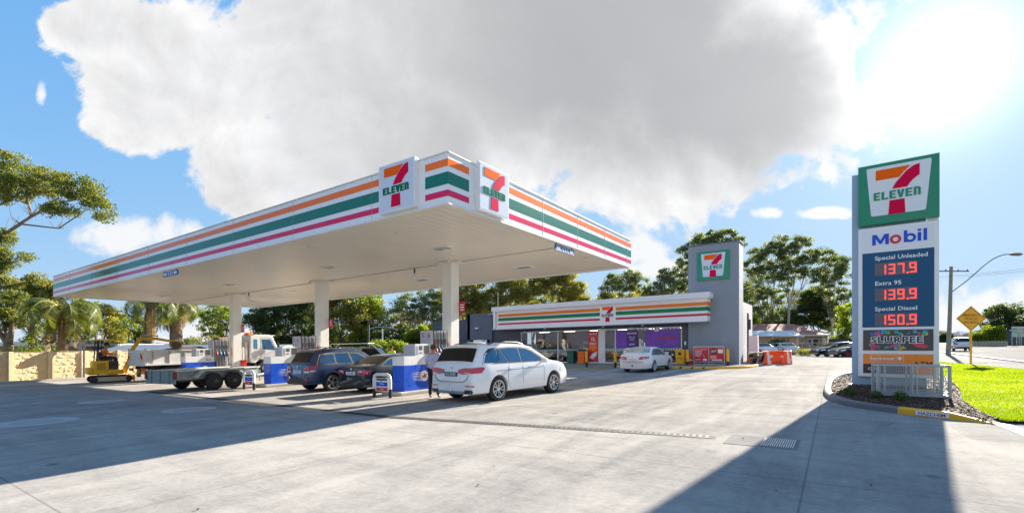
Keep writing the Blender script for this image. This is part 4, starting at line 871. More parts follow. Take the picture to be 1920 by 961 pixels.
mb=MB(); text_mb(mb,(Vector((0,-.036,0)),X3,Z3),'$29',.2,1.33,.87,h=.002,bold=.015,align='CENTER'); mb.build('price_text',WTXT,dsc)
for i in range(6):
    b=thing('gas_bottle','grey gas bottle inside the red cage','gas bottle',(CAGE_X+.25+i*.3,34.95,.19),0,'gas bottles inside the red cage')
    mb=MB(); mb.lathe([(.1,0),(.13,.03),(.13,.4),(.08,.5),(.03,.53)],n=12); mb.build('cylinder',M('bottle_grey',(.35,.36,.38),.4),b,smooth=50); mb=MB(); mb.lathe([(.03,.53),(.03,.6)],n=8); mb.build('valve',STEEL,b)
t=thing('extinguisher_cabinet','red rounded cover between the yellow bollard and the gas bottle cage','cabinet',(-8.35,34.75,.12))
mb=MB(); mb.lathe([(.12,0),(.14,.1),(.14,.7),(.05,.85)],n=14); mb.build('cover',M('cover_red',(.7,.03,.01),.4),t,smooth=50)
mb=MB(); mb.lathe([(.141,.3),(.141,.36)],n=14,cap=False); mb.build('band',WTXT,t)
# service cabinet and van behind
t=thing('service_cabinet','pale pink-white metal cabinet beside the shop side wall','cabinet',(-5.15,41.0,0))
mb=MB(); mb.box(-.28,.32,-.3,.3,0,2.1); mb.build('cabinet_body',M('cabinet_pink',(.70,.60,.62),.5),t,bevel=.01); mb=MB(); mb.box(-.24,.28,-.315,-.301,.2,2.0); mb.build('door',M('cabinet_door',(.72,.62,.64),.5),t)
# ------------------------------------------------------------------ plastic barriers
ORB=M('barrier_orange',(.85,.09,.005),.4,var=.05); WHB=M('barrier_white',(.75,.70,.68),.5)
def barrier(x,y,rz,lb,ln=1.5):
    t=thing('safety_barrier',lb,'barrier',(x,y,0),rz,'orange and white road barriers by the shop corner')
    prof=[(-.33,0),(-.33,.14),(-.20,.42),(-.15,.62),(-.17,.95),(.17,.95),(.15,.62),(.20,.42),(.33,.14),(.33,0)]
    mb=MB(); mb.prism((Vector((0,ln/2,0)),X3,Z3),prof,0,ln); mb.build('body',ORB,t,bevel=.02)
    mb=MB(); mb.prism((Vector((0,-ln/2,0)),X3,Z3),[(.02,.06),(.26,.06),(.16,.45),(.13,.9),(-.02,.9),(.02,.6)],.001,.006)
    mb.build('white_stripe',WHB,t)
    mb=MB()
    for yy in (-.25*ln,.15*ln): mb.add([(.156,yy-.15,.62),(.205,yy-.1,.42),(.205,yy+.12,.42),(.156,yy+.15,.62)],[(0,1,2,3)]); mb.add([(-.156,yy-.15,.62),(-.205,yy-.1,.42),(-.205,yy+.12,.42),(-.156,yy+.15,.62)],[(3,2,1,0)])
    mb.build('side_marking',WHB,t)
barrier(-4.05,38.4,R(12),'orange road barrier seen end on beside the stacked tread blocks')
barrier(-2.9,39.9,R(8),'orange road barrier seen end on, the rightmost of the barriers')
barrier(-3.6,40.6,R(80),'orange road barrier lying lengthwise between the two end-on ones',2.0)
t=thing('traffic_cone','small orange cone at the foot of the stacked tread blocks','cone',(-5.0,37.2,.0))
mb=MB(); mb.lathe([(.14,.03),(.03,.62)],n=14); mb.build('cone',ORB,t,smooth=40); mb=MB(); mb.box(-.18,.18,-.18,.18,0,.03); mb.build('base',ORB,t)
mb=MB(); r_=random.Random(9)
t=thing('block_stack','leaning stack of dark and cream timber offcuts at the shop corner','timber stack',(-4.75,38.2,0))
mb1,mb2=MB(),MB()
for k in range(13):
    for q in range(3):
        m_=mb1 if r_.random()<.55 else mb2; x=-.45+q*.32+r_.uniform(-.05,.05)+k*.012; m_.box(x,x+.27,-.45+r_.uniform(-.06,.06),.4+r_.uniform(-.1,.1),.02+k*.068,.02+k*.068+.055)
mb1.build('dark_blocks',M('tarred_timber',(.05,.03,.025),.8,var=.3,vs=8),t); mb2.build('pale_blocks',M('pale_timber',(.45,.36,.28),.8,var=.25,vs=8),t)
# ------------------------------------------------------------------ block fence on the left
BW=M('rockface_block',(.66,.50,.29),.85,var=.12,vs=2.5,bump=1.0,bs=5)
fn=thing('boundary_wall','cream rock-face panel wall with square posts along the left boundary','wall',(-38.3,10,0),tilt=False)
mb=MB(); r_=random.Random(2)
y=-20.
mp_=MB(); mpan=MB(); mcap=MB()
while y<48:
    mp_.box(-38.42,-38.06,y-.1,y+.1,0,1.82)
    for k in range(4):
        z=.02+k*.44
        # rough-faced panel: a grid pushed in and out
        nx_,nz_=20,6; b=len(mpan.v); vs=[];fs=[]
        for i in range(nx_+1):
            for j in range(nz_+1):
                edge=i in(0,nx_) or j in(0,nz_); vs.append((-38.2+(0 if edge else .012+r_.random()*.022+.012*math.sin(i*.9+k*2)*math.sin(j*1.3+y)),y+.1+1.6*i/nx_,z+.43*j/nz_))
        for i in range(nx_):
            for j in range(nz_): a=i*(nz_+1)+j; fs.append((a,a+nz_+1,a+nz_+2,a+1))
        mpan.add(vs,fs)
    mpan.box(-38.32,-38.201,y+.1,y+1.7,.0,1.77); mcap.box(-38.34,-38.16,y+.1,y+1.7,1.78,1.80)
    y+=1.8
ca_,sa_=math.cos(R(7)),math.sin(R(7))
for q_ in (mpan,mp_,mcap): q_.v=[(-40.6+(x+38.3)*ca_-(y_-6.8)*sa_,6.8+(x+38.3)*sa_+(y_-6.8)*ca_,z) for x,y_,z in q_.v]
mpan.build('panel',BW,fn,slope=True); mp_.build('post',M('fence_post',(.66,.52,.33),.7,var=.06),fn,slope=True,bevel=.015); mcap.build('capping',M('fence_cap',(.5,.4,.27),.7),fn,slope=True)
fn2=thing('rear_fence','grey sheet fence along the back of the site behind the pumps','fence',(-30,47,0),tilt=False)
mb=MB()
for k in range(110): x=-38+k*.12; mb.box(x,x+.1,46.9+(k%2)*.02,46.93+(k%2)*.02,0,1.75)
mb.build('sheeting',M('fence_grey',(.25,.26,.25),.6,var=.1),fn2,slope=True)
mb=MB(); mb.box(-38,-24.8,46.95,47.0,1.75,1.8); mb.build('rail',STEEL,fn2,slope=True)
# ------------------------------------------------------------------ cars
def lerpt(T,x):
    if x<=T[0][0]: return T[0][1]
    for a,b in zip(T,T[1:]):
        if x<=b[0]: return a[1]+(b[1]-a[1])*(x-a[0])/(b[0]-a[0])
    return T[-1][1]
def sm(T,x,h=.05): return (lerpt(T,x-h)+2*lerpt(T,x)+lerpt(T,x+h))/4
GLB=M('car_glass',(.006,.008,.01),.03,spec=.45); GLS=M('car_side_glass',(.012,.075,.19),.03,spec=.6,coat=.7)  # side glass: reflected sky is painted into the blue base colour
TRIM=M('car_trim_black',(.02,.02,.022),.4); RIMD=M('rim_shadow',(.02,.02,.022),.6); ALLOY=M('alloy_rim',(.62,.63,.65),.25,.7)
LR=M('tail_light_red',(.50,.01,.03),.08,coat=1.); LW=M('tail_light_clear',(.65,.6,.6),.1,coat=1.); LH=M('headlight_clear',(.6,.65,.7),.08,coat=1.)
def car(name,label,cat,x,y,rz,S,paint,group=None,detail=True):
    t=thing(name,label,cat,(x,y,0),rz,group)
    W,H,wb,ro,L,wr=S['W'],S['H'],S['wb'],S['ro'],S['L'],S['wr']; top=S['top']; belt=S['belt']; zb=S.get('zb',.24)
    y0,y1=-ro,L-ro
    def wy(y):
        t_=max(0,(y0+.75-y)/.75,(y-(y1-1.0))/1.0); return W/2*(1-.13*min(1,t_)**2.2)
    G_=[(0,.90),(.25,.94),(.42,.985),(.62,1.),(belt-.12,.985),(belt,.955),(H,.955-S.get('tum',.20))]
    g=lambda z: sm(G_,z,.04)
    sx_=lambda y,z: wy(y)*g(z)
    zt=lambda y: sm(top,y,.06)
    er=S.get('er',[(0,.05),(.35,.0),(.6,.0),(belt,.04),(H,.1)]); ef=S.get('ef',[(0,.10),(.3,.02),(.5,.0),(.75,.05),(H,.3)])
    def yw(y,z):
        a=max(0,1-(y-y0)/.5); b=max(0,1-(y1-y)/.6); return y+sm(er,z,.05)*a-sm(ef,z,.05)*b
    ys=list(np.linspace(y0,y0+.3,5))+list(np.linspace(y0+.4,y1-.4,int(L/.09)))+list(np.linspace(y1-.3,y1,5))
    rings=[]
    def ringat(y,sc=1.,dy=0):
        z1=zt(y); pts=[]
        zs=[zb+.03+(z1-.09-zb-.03)*k/11 for k in range(12)]
        half=[(0,zb),(.6*wy(y)*.9,zb),(sx_(y,zb)-.04,zb)]+[(sx_(y,z),z) for z in zs]
        gx=sx_(y,z1-.09); half+=[(gx-.018,z1-.045),(gx-.06,z1-.015),(gx-.14,z1+.0)]
        for f_ in (.66,.33,0): xx=(gx-.14)*f_; half.append((xx,z1+.022*(1-f_*f_)))
        full=half+[(-a,b) for a,b in half[-2:0:-1]]
        zc=(zb+z1)/2
        return [(a*sc,yw(y,b)+dy,zc+(b-zc)*sc) for a,b in full]
    R_=[ringat(ys[0],.93,-.0)]
    R_[0]=[(a,b-.012,c) for a,b,c in R_[0]]
    for y in ys: R_.append(ringat(y+ (.02 if y==ys[0] else -.02 if y==ys[-1] else 0)))
    R_.append([(a,b+.02,c) for a,b,c in ringat(ys[-1],.93)])
    mb=MB(); n=len(R_[0]); vs=[p for r in R_ for p in r]; fs=[]
    for i in range(len(R_)-1):
        for k in range(n): fs.append((i*n+k,i*n+(k+1)%n,(i+1)*n+(k+1)%n,(i+1)*n+k))
    fs+=[tuple(range(n-1,-1,-1)),tuple(range((len(R_)-1)*n,len(R_)*n))]
    mb.add(vs,fs); body=mb.build('body',paint,t,smooth=32)
    bm=bmesh.new(); bm.from_mesh(body.data); bmesh.ops.recalc_face_normals(bm,faces=bm.faces); bm.to_mesh(body.data); bm.free()
    # wheel arches cut out
    cut=MB()
    for yy in (0,wb):
        for s_ in (-1,1):
            a,b=(W/2-.34,W/2+.2); a,b=(a,b) if s_>0 else (-b,-a)
            cut.lathe([(wr+.055,a),(wr+.055,b)],(0,yy,wr),axis='x',n=28)
    co=cut.build('cut',TRIM)
    bm=bmesh.new(); bm.from_mesh(co.data); bmesh.ops.recalc_face_normals(bm,faces=bm.faces); bm.to_mesh(co.data); bm.free()
    mdf=body.modifiers.new('b','BOOLEAN'); mdf.object=co; mdf.operation='DIFFERENCE'; mdf.solver='EXACT'
    body.parent=None; bpy.context.view_layer.update()
    me=bpy.data.meshes.new_from_object(body.evaluated_get(bpy.context.evaluated_depsgraph_get()))
    body.modifiers.clear()
    if len(me.polygons)>500: 
        body.data=me; me.name='body'; me.materials.clear(); me.materials.append(paint); me.polygons.foreach_set('material_index',[0]*len(me.polygons)); me.polygons.foreach_set('use_smooth',[True]*len(me.polygons)); me.set_sharp_from_angle(angle=R(32))
    body.parent=t
    bpy.data.objects.remove(co)
    # surface patches
    def side(poly,off,sgn,nm,mat,par):
        mb=MB(); pts=[]
        k=len(poly)
        for i in range(k):
            a,b=poly[i],poly[(i+1)%k]; m_=max(1,int(math.hypot(a[0]-b[0],a[1]-b[1])/.12))
            for q in range(m_): pts.append((a[0]+(b[0]-a[0])*q/m_,a[1]+(b[1]-a[1])*q/m_))
        cx=sum(p[0] for p in pts)/len(pts); cz=sum(p[1] for p in pts)/len(pts)
        allp=[(cx,cz)]+[(cx+(a-cx)*.5,cz+(b-cz)*.5) for a,b in pts]+pts
        vs=[(sgn*(sx_(a,b)+off),yw(a,b),b) for a,b in allp]; m_=len(pts); fs=[]
        for i in range(m_):
            j=(i+1)%m_; fs.append((0,1+i,1+j)); fs.append((1+i,1+m_+i,1+m_+j,1+j))
        vs+= [(sgn*(sx_(a,b)-.01),yw(a,b),b) for a,b in pts]; b0=1+2*m_
        for i in range(m_): j=(i+1)%m_; fs.append((1+m_+i,b0+i,b0+j,1+m_+j))
        if sgn<0: fs=[f[::-1] for f in fs]
        return mb.add(vs,fs).build(nm,mat,par,smooth=50)
    def topp(ya,yb,ina,inb,off,nm,mat,par,n1=6,n2=10):
        "patch on the upper surface between stations ya and yb"
        mb=MB(); vs=[];fs=[]
        for i in range(n1+1):
            y=ya+(yb-ya)*i/n1; inn=ina+(inb-ina)*i/n1; z1=zt(y); gx=sx_(y,z1-.09); hw=gx-inn
            sl=(zt(y+.04)-zt(y-.04))/.08; nn=Vector((0,-sl,1)).normalized()
            for k in range(n2+1):
                xx=-hw+2*hw*k/n2; f_=min(1,abs(xx)/max(.01,gx-.14)); zz=z1+.022*(1-f_*f_)-(.0 if abs(xx)<gx-.14 else (abs(xx)-(gx-.14))**2*3)
                vs.append((xx,yw(y,z1)+nn.y*off,zz+nn.z*off))
        for i in range(n1):
            for k in range(n2): a=i*(n2+1)+k; fs.append((a,a+1,a+n2+2,a+n2+1))
        return mb.add(vs,fs).build(nm,mat,par,smooth=50)
    def tail(poly,off,nm,mat,par,front=False):
        mb=MB(); base=y1 if front else y0; s_=1 if front else -1
        cx=sum(p[0] for p in poly)/len(poly); cz=sum(p[1] for p in poly)/len(poly)
        P=[(cx,cz)]+list(poly)
        f0=lambda a,b: (a,yw(base,b)+s_*(off+.022-(max(0,abs(a)-W/2*.72)**2)*.9),b)
        vs=[f0(a,b) for a,b in P]+[(a,f0(a,b)[1]-s_*.04,b) for a,b in poly]; k=len(poly); fs=[(0,1+i,1+(i+1)%k) for i in range(k)]+[(1+i,1+k+i,1+k+(i+1)%k,1+(i+1)%k) for i in range(k)]
        o=mb.add(vs,fs).build(nm,mat,par); return o
    for sgn in (1,-1):
        for poly in S['windows']: side(poly,.006,sgn,'side_window',S.get('sg',GLS),t)
        if S.get('frame'): side(S['frame'],.002,sgn,'window_surround',S.get('frm',TRIM),body)
        if detail:
            for dl in S['doors']:
                for (a,b) in zip(dl,dl[1:]):
                    dxx,dzz=b[0]-a[0],b[1]-a[1]; l=math.hypot(dxx,dzz); nx_,nz_=-dzz/l*.006,dxx/l*.006
                    side([(a[0]-nx_,a[1]-nz_),(b[0]-nx_,b[1]-nz_),(b[0]+nx_,b[1]+nz_),(a[0]+nx_,a[1]+nz_)],.0015,sgn,'door_gap',TRIM,body)
            for hy,hz in S['handles']:
                side([(hy,hz-.018),(hy+.2,hz-.014),(hy+.2,hz+.014),(hy,hz+.018)],.03,sgn,'door_handle',paint if S.get('hp',True) else CHROME,t)
            side([(.5,zb+.02),(wb-.55,zb+.02),(wb-.6,zb+.10),(.55,zb+.10)],.008,sgn,'side_skirt',S.get('skirt',TRIM),t)
        my,mz=S['mirror']; mm=MB(); xx=sx_(my,mz)*sgn; mm.tube([(xx-.02*sgn,my,mz-.02),(xx+.13*sgn,my-.02,mz+.02)],.03,8); a,b=(xx+.06*sgn,xx+.24*sgn); 
        mm.box(min(a,b),max(a,b),my-.08,my+.06,mz-.03,mz+.12); mm.build('mirror',paint,t,bevel=.03,smooth=50)
        for poly,mt in S['tl_side']: side(poly,.012,sgn,'tail_light',mt,t)
        side(S['hl_side'],.010,sgn,'headlight',LH,t)
        for poly,mt in S['tl']: tail([(a*sgn,b) for a,b in poly][::sgn],.012,'tail_light',mt,t)
        tail([(a*sgn,b) for a,b in S['hl']][::-sgn],.012,'headlight',LH,t,True)
    ya,yb,i1,i2=S['wind']; topp(ya,yb,i1,i2,.008,'windscreen',S.get('wg',GLB),t)
    ya,yb,i1,i2=S['rear']; topp(ya,yb,i1,i2,.008,'rear_window',S.get('rg',GLB),t)
    if detail:
        if S.get('hatch'):
            for a,b in zip(S['hatch'],S['hatch'][1:]):
                l=math.hypot(b[0]-a[0],b[1]-a[1]); nx_,nz_=-(b[1]-a[1])/l*.006,(b[0]-a[0])/l*.006
                for sgn in (1,-1): tail([((a[0]-nx_)*sgn,a[1]-nz_),((b[0]-nx_)*sgn,b[1]-nz_),((b[0]+nx_)*sgn,b[1]+nz_),((a[0]+nx_)*sgn,a[1]+nz_)],.002,'hatch_gap',TRIM,body)
    for poly,mt,nm in S.get('tailx',[]): tail(poly,.006,nm,mt,t)
    px_,pz=S['plate'],.0
    yy=yw(y0,px_)-.035
    mb=MB(); mb.box(-.26,.26,yy-.012,yy+.06,px_-.06,px_+.06); pl_=mb.build('number_plate',S.get('platem',WPL),t)
    mb=MB(); text_mb(mb,(Vector((0,yy-.0125,0)),X3,Z3),S.get('platet','1EHX 482'),.095,0,px_-.033,h=.002,bold=.012,align='CENTER'); mb.build('plate_text',S.get('platec',BTXT),pl_)
    mb=MB(); mb.lathe([(.045,0),(.05,.008),(.03,.014)],n=16); zz=S['badge']; mb.v=[(a,yw(y0,zz)-.022-c,b+zz) for a,b,c in mb.v]; mb.build('badge',CHROME,t,smooth=40)
    if S.get('lower'):
        z0,z1=S['lower']; tail([(-W/2*.80,z0),(W/2*.80,z0),(W/2*.84,z1),(-W/2*.84,z1)],.008,'rear_valance',S.get('lowm',TRIM),t)
    if S.get('rails'):
        for sgn in (1,-1):
            ya,yb=S['rails']; q=[(sgn*(sx_(y,zt(y)-.09)-.07),y,zt(y)+(.0 if k in(0,6) else .045)) for k,y in enumerate(np.linspace(ya,yb,7))]
            MB().tube(q,.018,6).build('roof_rail',S.get('railm',TRIM),t,smooth=50)
    # floor pan so one cannot see through under the glass
    # wheels
    def wheel(sgn,yy):
        wd=.24; xi=sgn*(W/2-.02-wd)
        mb=MB(); prof=[(wr*.68,0),(wr*.80,-.004),(wr*.95,.012),(wr,.035),(wr,wd-.035),(wr*.95,wd-.012),(wr*.80,wd+.004),(wr*.68,wd-.01),(wr*.66,wd-.05),(wr*.66,.05),(wr*.68,0)]
        mb.lathe([(r,sgn*h) for r,h in prof],(xi,yy,wr),'x',30,False); tyre=mb.build('wheel',RUB,t,smooth=40)
        xo=xi+sgn*wd
        mb=MB(); mb.lathe([(wr*.67,0),(wr*.67,sgn*.01)],(xo-sgn*.075,yy,wr),'x',26); mb.build('brake_shadow',RIMD,tyre)
        mb=MB(); mb.lathe([(wr*.70,-sgn*.02),(wr*.71,sgn*.004),(wr*.645,sgn*.0),(wr*.63,-sgn*.05)],(xo,yy,wr),'x',30,False)
        mb.lathe([(wr*.17,-sgn*.06),(wr*.17,-sgn*.02),(wr*.08,-sgn*.012),(.001,-sgn*.012)],(xo,yy,wr),'x',16)
        ns=S.get('spokes',5); dbl=S.get('dbl',True)
        for k in range(ns):
            for d in ((-.13,.13) if dbl else (0,)):
                a=2*math.pi*k/ns+d*1.2; b=2*math.pi*k/ns+d*1.9; w_=.03 if dbl else .05
                p=(xo-sgn*.035,yy+wr*.13*math.cos(a),wr+wr*.13*math.sin(a)); q=(xo-sgn*.012,yy+wr*.66*math.cos(b),wr+wr*.66*math.sin(b))
                ta=Vector((0,-math.sin(b),math.cos(b)))*w_*.5; P=Vector(p);Q=Vector(q); dpt=Vector((sgn*.03,0,0))
                mb.add([P-ta*.8,Q-ta,Q+ta,P+ta*.8,P-ta*.8-dpt,Q-ta-dpt,Q+ta-dpt,P+ta*.8-dpt],[(0,1,2,3),(7,6,5,4),(0,4,5,1),(1,5,6,2),(2,6,7,3),(3,7,4,0)])
        mb.build('rim',S.get('rim',ALLOY),tyre,smooth=35)
    for yy in (0,wb):
        for sgn in (1,-1): wheel(sgn,yy)
    return t
def paint(name,c,metal=0.,rough=.25): return M(name,c,rough,metal,coat=1.,spec=.6)
SUV=dict(W=2.02,H=1.77,wb=2.93,ro=1.06,L=4.99,wr=.375,belt=1.12,zb=.27,tum=.19,
 top=[(-1.06,1.10),(-1.0,1.19),(-.68,1.66),(-.52,1.715),(-.1,1.745),(.7,1.765),(1.4,1.74),(1.85,1.66),(2.72,1.20),(2.9,1.16),(3.4,1.10),(3.78,1.02),(3.93,.85)],
 windows=[[(-.60,1.18),(-.46,1.42),(-.26,1.555),(.0,1.585),(.06,1.585),(.06,1.17)],[(.10,1.17),(.10,1.59),(.20,1.60),(.50,1.17)],[(.56,1.17),(.26,1.60),(.7,1.62),(1.1,1.61),(1.16,1.17)],[(1.22,1.17),(1.17,1.61),(1.5,1.58),(1.8,1.49),(2.35,1.20),(2.3,1.17)]],
 frame=[(-.68,1.13),(-.52,1.45),(-.30,1.60),(0,1.63),(.7,1.66),(1.2,1.655),(1.6,1.61),(1.85,1.53),(2.5,1.20),(2.45,1.13)],
 doors=[[(1.18,1.12),(1.18,.36)],[(.52,1.12),(.45,.85),(.42,.6),(.55,.36)],[(2.28,1.12),(2.35,.9),(2.32,.36)],[(-.1,.92),(2.3,.96)]],handles=[(.5,.97),(1.5,.99)],
 mirror=(2.2,1.12),tl_side=[([(-1.04,.89),(-1.04,1.05),(-.66,1.07),(-.60,1.02),(-.74,.89)],LR)],hl_side=[(3.3,.78),(3.8,.72),(3.8,.88),(3.4,.92)],
 tl=[([(.30,.90),(.32,1.0),(.6,1.05),(.88,1.05),(.88,.89),(.5,.86)],LR),([(.36,.895),(.8,.895),(.8,.915),(.36,.915)],LW)],hl=[(.5,.72),(.85,.75),(.82,.88),(.5,.84)],
 wind=(2.7,1.92,.10,.12),rear=(-.975,-.70,.07,.08),plate=.86,badge=1.07,platem=M('plate_navy',(.02,.03,.06),.4),platec=WTXT,platet='1EQ 58 MX',
 hatch=[(0,.63),(.5,.63),(.66,.70),(.74,.84)],tailx=[([(-.93,.5),(-.93,.53),(-.62,.53),(-.62,.5)],LR,'reflector'),([(.62,.5),(.62,.53),(.93,.53),(.93,.5)],LR,'reflector'),
  ([(.55,.30),(.60,.40),(.86,.40),(.88,.33),(.84,.29)],TRIM,'exhaust_tip'),([(-.55,.30),(-.60,.40),(-.86,.40),(-.88,.33),(-.84,.29)],TRIM,'exhaust_tip')],
 lower=(.27,.36),lowm=M('valance_grey',(.22,.24,.28),.4),rails=(-.2,1.5),spokes=5,dbl=True,skirt=M('skirt_white',(.7,.71,.73),.3,coat=.6))
wsuv=car('parked_car','large white luxury wagon with tinted windows and navy plate, nearest the camera'.replace('luxury ','')+' beside pump 5','car',-9.50,12.08,R(-6),SUV,paint('pearl_white_paint',(.76,.77,.79),0,.22))
MB().tube([(0,-1.0,.33),(0,-1.12,.36),(0,-1.12,.42)],[.03,.03,.035],8).build('tow_ball',CHROME,wsuv)
FOR=dict(W=1.80,H=1.70,wb=2.64,ro=.98,L=4.6,wr=.345,belt=1.02,zb=.30,tum=.21,
 top=[(-.98,1.05),(-.93,1.12),(-.66,1.56),(-.62,1.62),(-.3,1.67),(.5,1.70),(1.1,1.67),(1.5,1.58),(2.3,1.08),(2.5,1.04),(3.1,.96),(3.5,.86),(3.62,.72)],
 windows=[[(-.55,1.12),(-.42,1.42),(-.1,1.47),(.12,1.48),(.16,1.10),(-.2,1.09)],[(.22,1.10),(.18,1.49),(.8,1.50),(.92,1.08)],[(.99,1.08),(.87,1.50),(1.25,1.46),(1.9,1.12),(1.85,1.07)]],
 frame=[(-.66,1.08),(-.48,1.46),(-.15,1.52),(.8,1.54),(1.3,1.50),(2.02,1.12),(1.95,1.04)],frm=CHROME,
 doors=[[(.95,1.04),(.95,.36)],[(.20,1.04),(.32,.75),(.42,.36)],[(1.98,1.04),(2.02,.8),(2.0,.36)],[(-.1,.88),(2.0,.88)]],handles=[(.35,.93),(1.15,.93)],hp=False,
 mirror=(1.78,1.08),tl_side=[([(-.94,.86),(-.94,1.02),(-.58,1.08),(-.66,.92)],LR),([(-.94,.80),(-.94,.86),(-.72,.87),(-.76,.8)],LW)],hl_side=[(3.05,.72),(3.5,.68),(3.5,.82),(3.1,.86)],
 tl=[([(.48,.84),(.5,.98),(.82,1.02),(.80,.84)],LR),([(.5,.76),(.48,.84),(.80,.84),(.78,.76)],LW)],hl=[(.5,.68),(.8,.7),(.78,.82),(.5,.8)],
 wind=(2.28,1.55,.09,.10),rear=(-.90,-.67,.09,.11),plate=.80,badge=.98,hatch=[(0,.56),(.5,.56),(.6,.66),(.66,.8)],
 tailx=[([(.56,.44),(.56,.50),(.80,.50),(.80,.44)],LR,'reflector'),([(-.56,.44),(-.56,.50),(-.80,.50),(-.80,.44)],LR,'reflector')],lower=(.30,.52),rails=(-.3,1.2),spokes=5,dbl=False)
car('parked_car','dark blue wagon with roof rails and blue plate, beside the very dark sedan','car',-17.4,11.9,R(-3),FOR,paint('dark_blue_paint',(.008,.035,.11),.2,.3))
SED=dict(W=1.78,H=1.44,wb=2.72,ro=1.05,L=4.6,wr=.325,belt=.94,zb=.22,tum=.22,
 top=[(-1.05,.96),(-.95,1.02),(-.5,1.05),(.2,1.36),(.55,1.42),(1.1,1.44),(1.5,1.38),(2.35,.98),(2.6,.94),(3.2,.86),(3.45,.74),(3.55,.62)],
 windows=[[(-.22,1.02),(.15,1.24),(.4,1.29),(.42,1.0)],[(.47,1.0),(.45,1.30),(1.0,1.32),(1.1,.98)],[(1.16,.98),(1.07,1.32),(1.4,1.28),(2.05,1.02),(2.0,.98)]],
 frame=[(-.3,.99),(.12,1.27),(.42,1.33),(1.05,1.355),(1.45,1.31),(2.15,1.0),(2.1,.95)],
 doors=[[(1.12,.96),(1.12,.3)],[(.36,.96),(.45,.7),(.5,.32)],[(2.15,.96),(2.18,.7),(2.12,.3)]],handles=[(.5,.86),(1.35,.86)],
 mirror=(1.95,1.0),tl_side=[([(-1.0,.72),(-1.0,.86),(-.72,.87),(-.78,.76)],LR)],hl_side=[(2.9,.62),(3.35,.58),(3.35,.7),(2.95,.74)],
 tl=[([(.42,.72),(.42,.84),(.8,.88),(.82,.72)],LR),([(.44,.80),(.44,.84),(.66,.86),(.66,.80)],LW)],hl=[(.45,.58),(.8,.6),(.78,.7),(.45,.7)],
 wind=(2.32,1.52,.09,.10),rear=(-.42,.17,.09,.12),plate=.75,badge=.90,hatch=[(0,.6),(.5,.6),(.6,.66)],spokes=7,dbl=False,lower=(.22,.34))
car('parked_car','very dark green-black sedan with blue plate, partly behind the pump 5 island','car',-14.98,12.6,R(-2),SED,paint('dark_sedan_paint',(.006,.02,.035),.2,.28))
CAM=dict(SED); CAM.update(W=1.82,H=1.47,wb=2.775,ro=1.08,L=4.82,wr=.33,rg=M('green_glass',(.10,.14,.14),.04,spec=1.,coat=1.),sg=M('green_side_glass',(.03,.06,.07),.03,spec=1.,coat=1.),platem=WPL,platec=M('plate_blue_text',(.2,.25,.5),.5),
 top=[(-1.08,1.0),(-.98,1.06),(-.55,1.08),(.15,1.38),(.5,1.45),(1.1,1.47),(1.5,1.41),(2.4,1.0),(2.7,.96),(3.3,.88),(3.6,.78),(3.74,.64)],tl=[([(.34,.76),(.42,.90),(.82,.92),(.84,.82),(.6,.76)],LR),([(.5,.80),(.5,.84),(.7,.84),(.7,.80)],LW)],tl_side=[([(-1.03,.80),(-1.03,.92),(-.72,.93),(-.78,.83)],LR)],lower=None)
wc=car('parked_car','white sedan parked nose in to the shop beside the purple window','car',-9.55,27.75,R(-1.5),CAM,paint('white_car_paint',(.74,.74,.74),0,.25))
MB().tube([(0,-1.1,.36),(0,-1.2,.38),(0,-1.2,.46)],[.03,.03,.035],8).build('tow_ball',DARKM,wc)
# cars by the houses
HAT=dict(FOR); HAT.update(H=1.45,W=1.78,L=4.3,ro=.8,wr=.33,belt=.94,zb=.22,top=[(-.8,.95),(-.74,1.02),(-.45,1.30),(-.2,1.38),(.5,1.45),(1.0,1.43),(1.4,1.34),(2.3,.97),(2.6,.93),(3.1,.84),(3.4,.72),(3.5,.6)],
 windows=[[(-.3,1.04),(-.1,1.22),(.2,1.28),(.3,1.0)],[(.36,1.0),(.28,1.29),(.9,1.32),(1.0,.98)],[(1.06,.98),(.97,1.32),(1.3,1.27),(2.0,1.0)]],frame=None,rear=(-.68,-.44,.09,.11),wind=(2.2,1.42,.09,.1),mirror=(1.85,1.0),tl_side=[([(-.76,.78),(-.76,.92),(-.5,.95),(-.55,.8)],LR)],hl_side=[(2.8,.62),(3.3,.58),(3.3,.7),(2.85,.76)],
 tl=[([(.5,.78),(.5,.9),(.78,.92),(.78,.78)],LR)],hl=[(.45,.58),(.8,.6),(.78,.72),(.45,.72)],plate=.7,badge=.9,rails=None,lower=(.22,.4),tailx=[],handles=[(.4,.86),(1.2,.86)],doors=[[(1.0,.96),(1.0,.3)],[(.3,.96),(.4,.3)]],sg=GLB,hatch=None)
x,y=D(1541,49.5)
car('parked_car','dark hatchback with silver rims, the left one of two beside the price sign','car',x+2.2,y+1.5,R(124),HAT,paint('black_car_paint',(.012,.013,.018),.2,.25),'dark cars by the houses')
HAT2=dict(HAT); HAT2.update(rim=M('red_rim',(.4,.02,.04),.3,.4))
x,y=D(1578,47.0)
car('parked_car','dark hatchback with red rims, half hidden by the price sign','car',x+2.2,y+1.5,R(124),HAT2,paint('charcoal_car_paint',(.02,.02,.024),.2,.25),'dark cars by the houses')
x,y=D(1485,60)
car('parked_car','white and maroon car facing the forecourt in front of the tan shed','car',x-1.4,y+2.2,R(208),HAT,paint('maroon_white_paint',(.60,.55,.57),.0,.25))
x,y=D(1441,58)
car('parked_car','white car behind the orange barriers, left of the maroon and white one','car',x-1.4,y+2.2,R(210),SED,paint('white_car_paint2'.replace('2','_second'),(.72,.72,.70),0,.3))
VAN=dict(FOR); VAN.update(H=1.62,W=1.8,L=4.5,rails=None,frm=TRIM,platem=WPL)
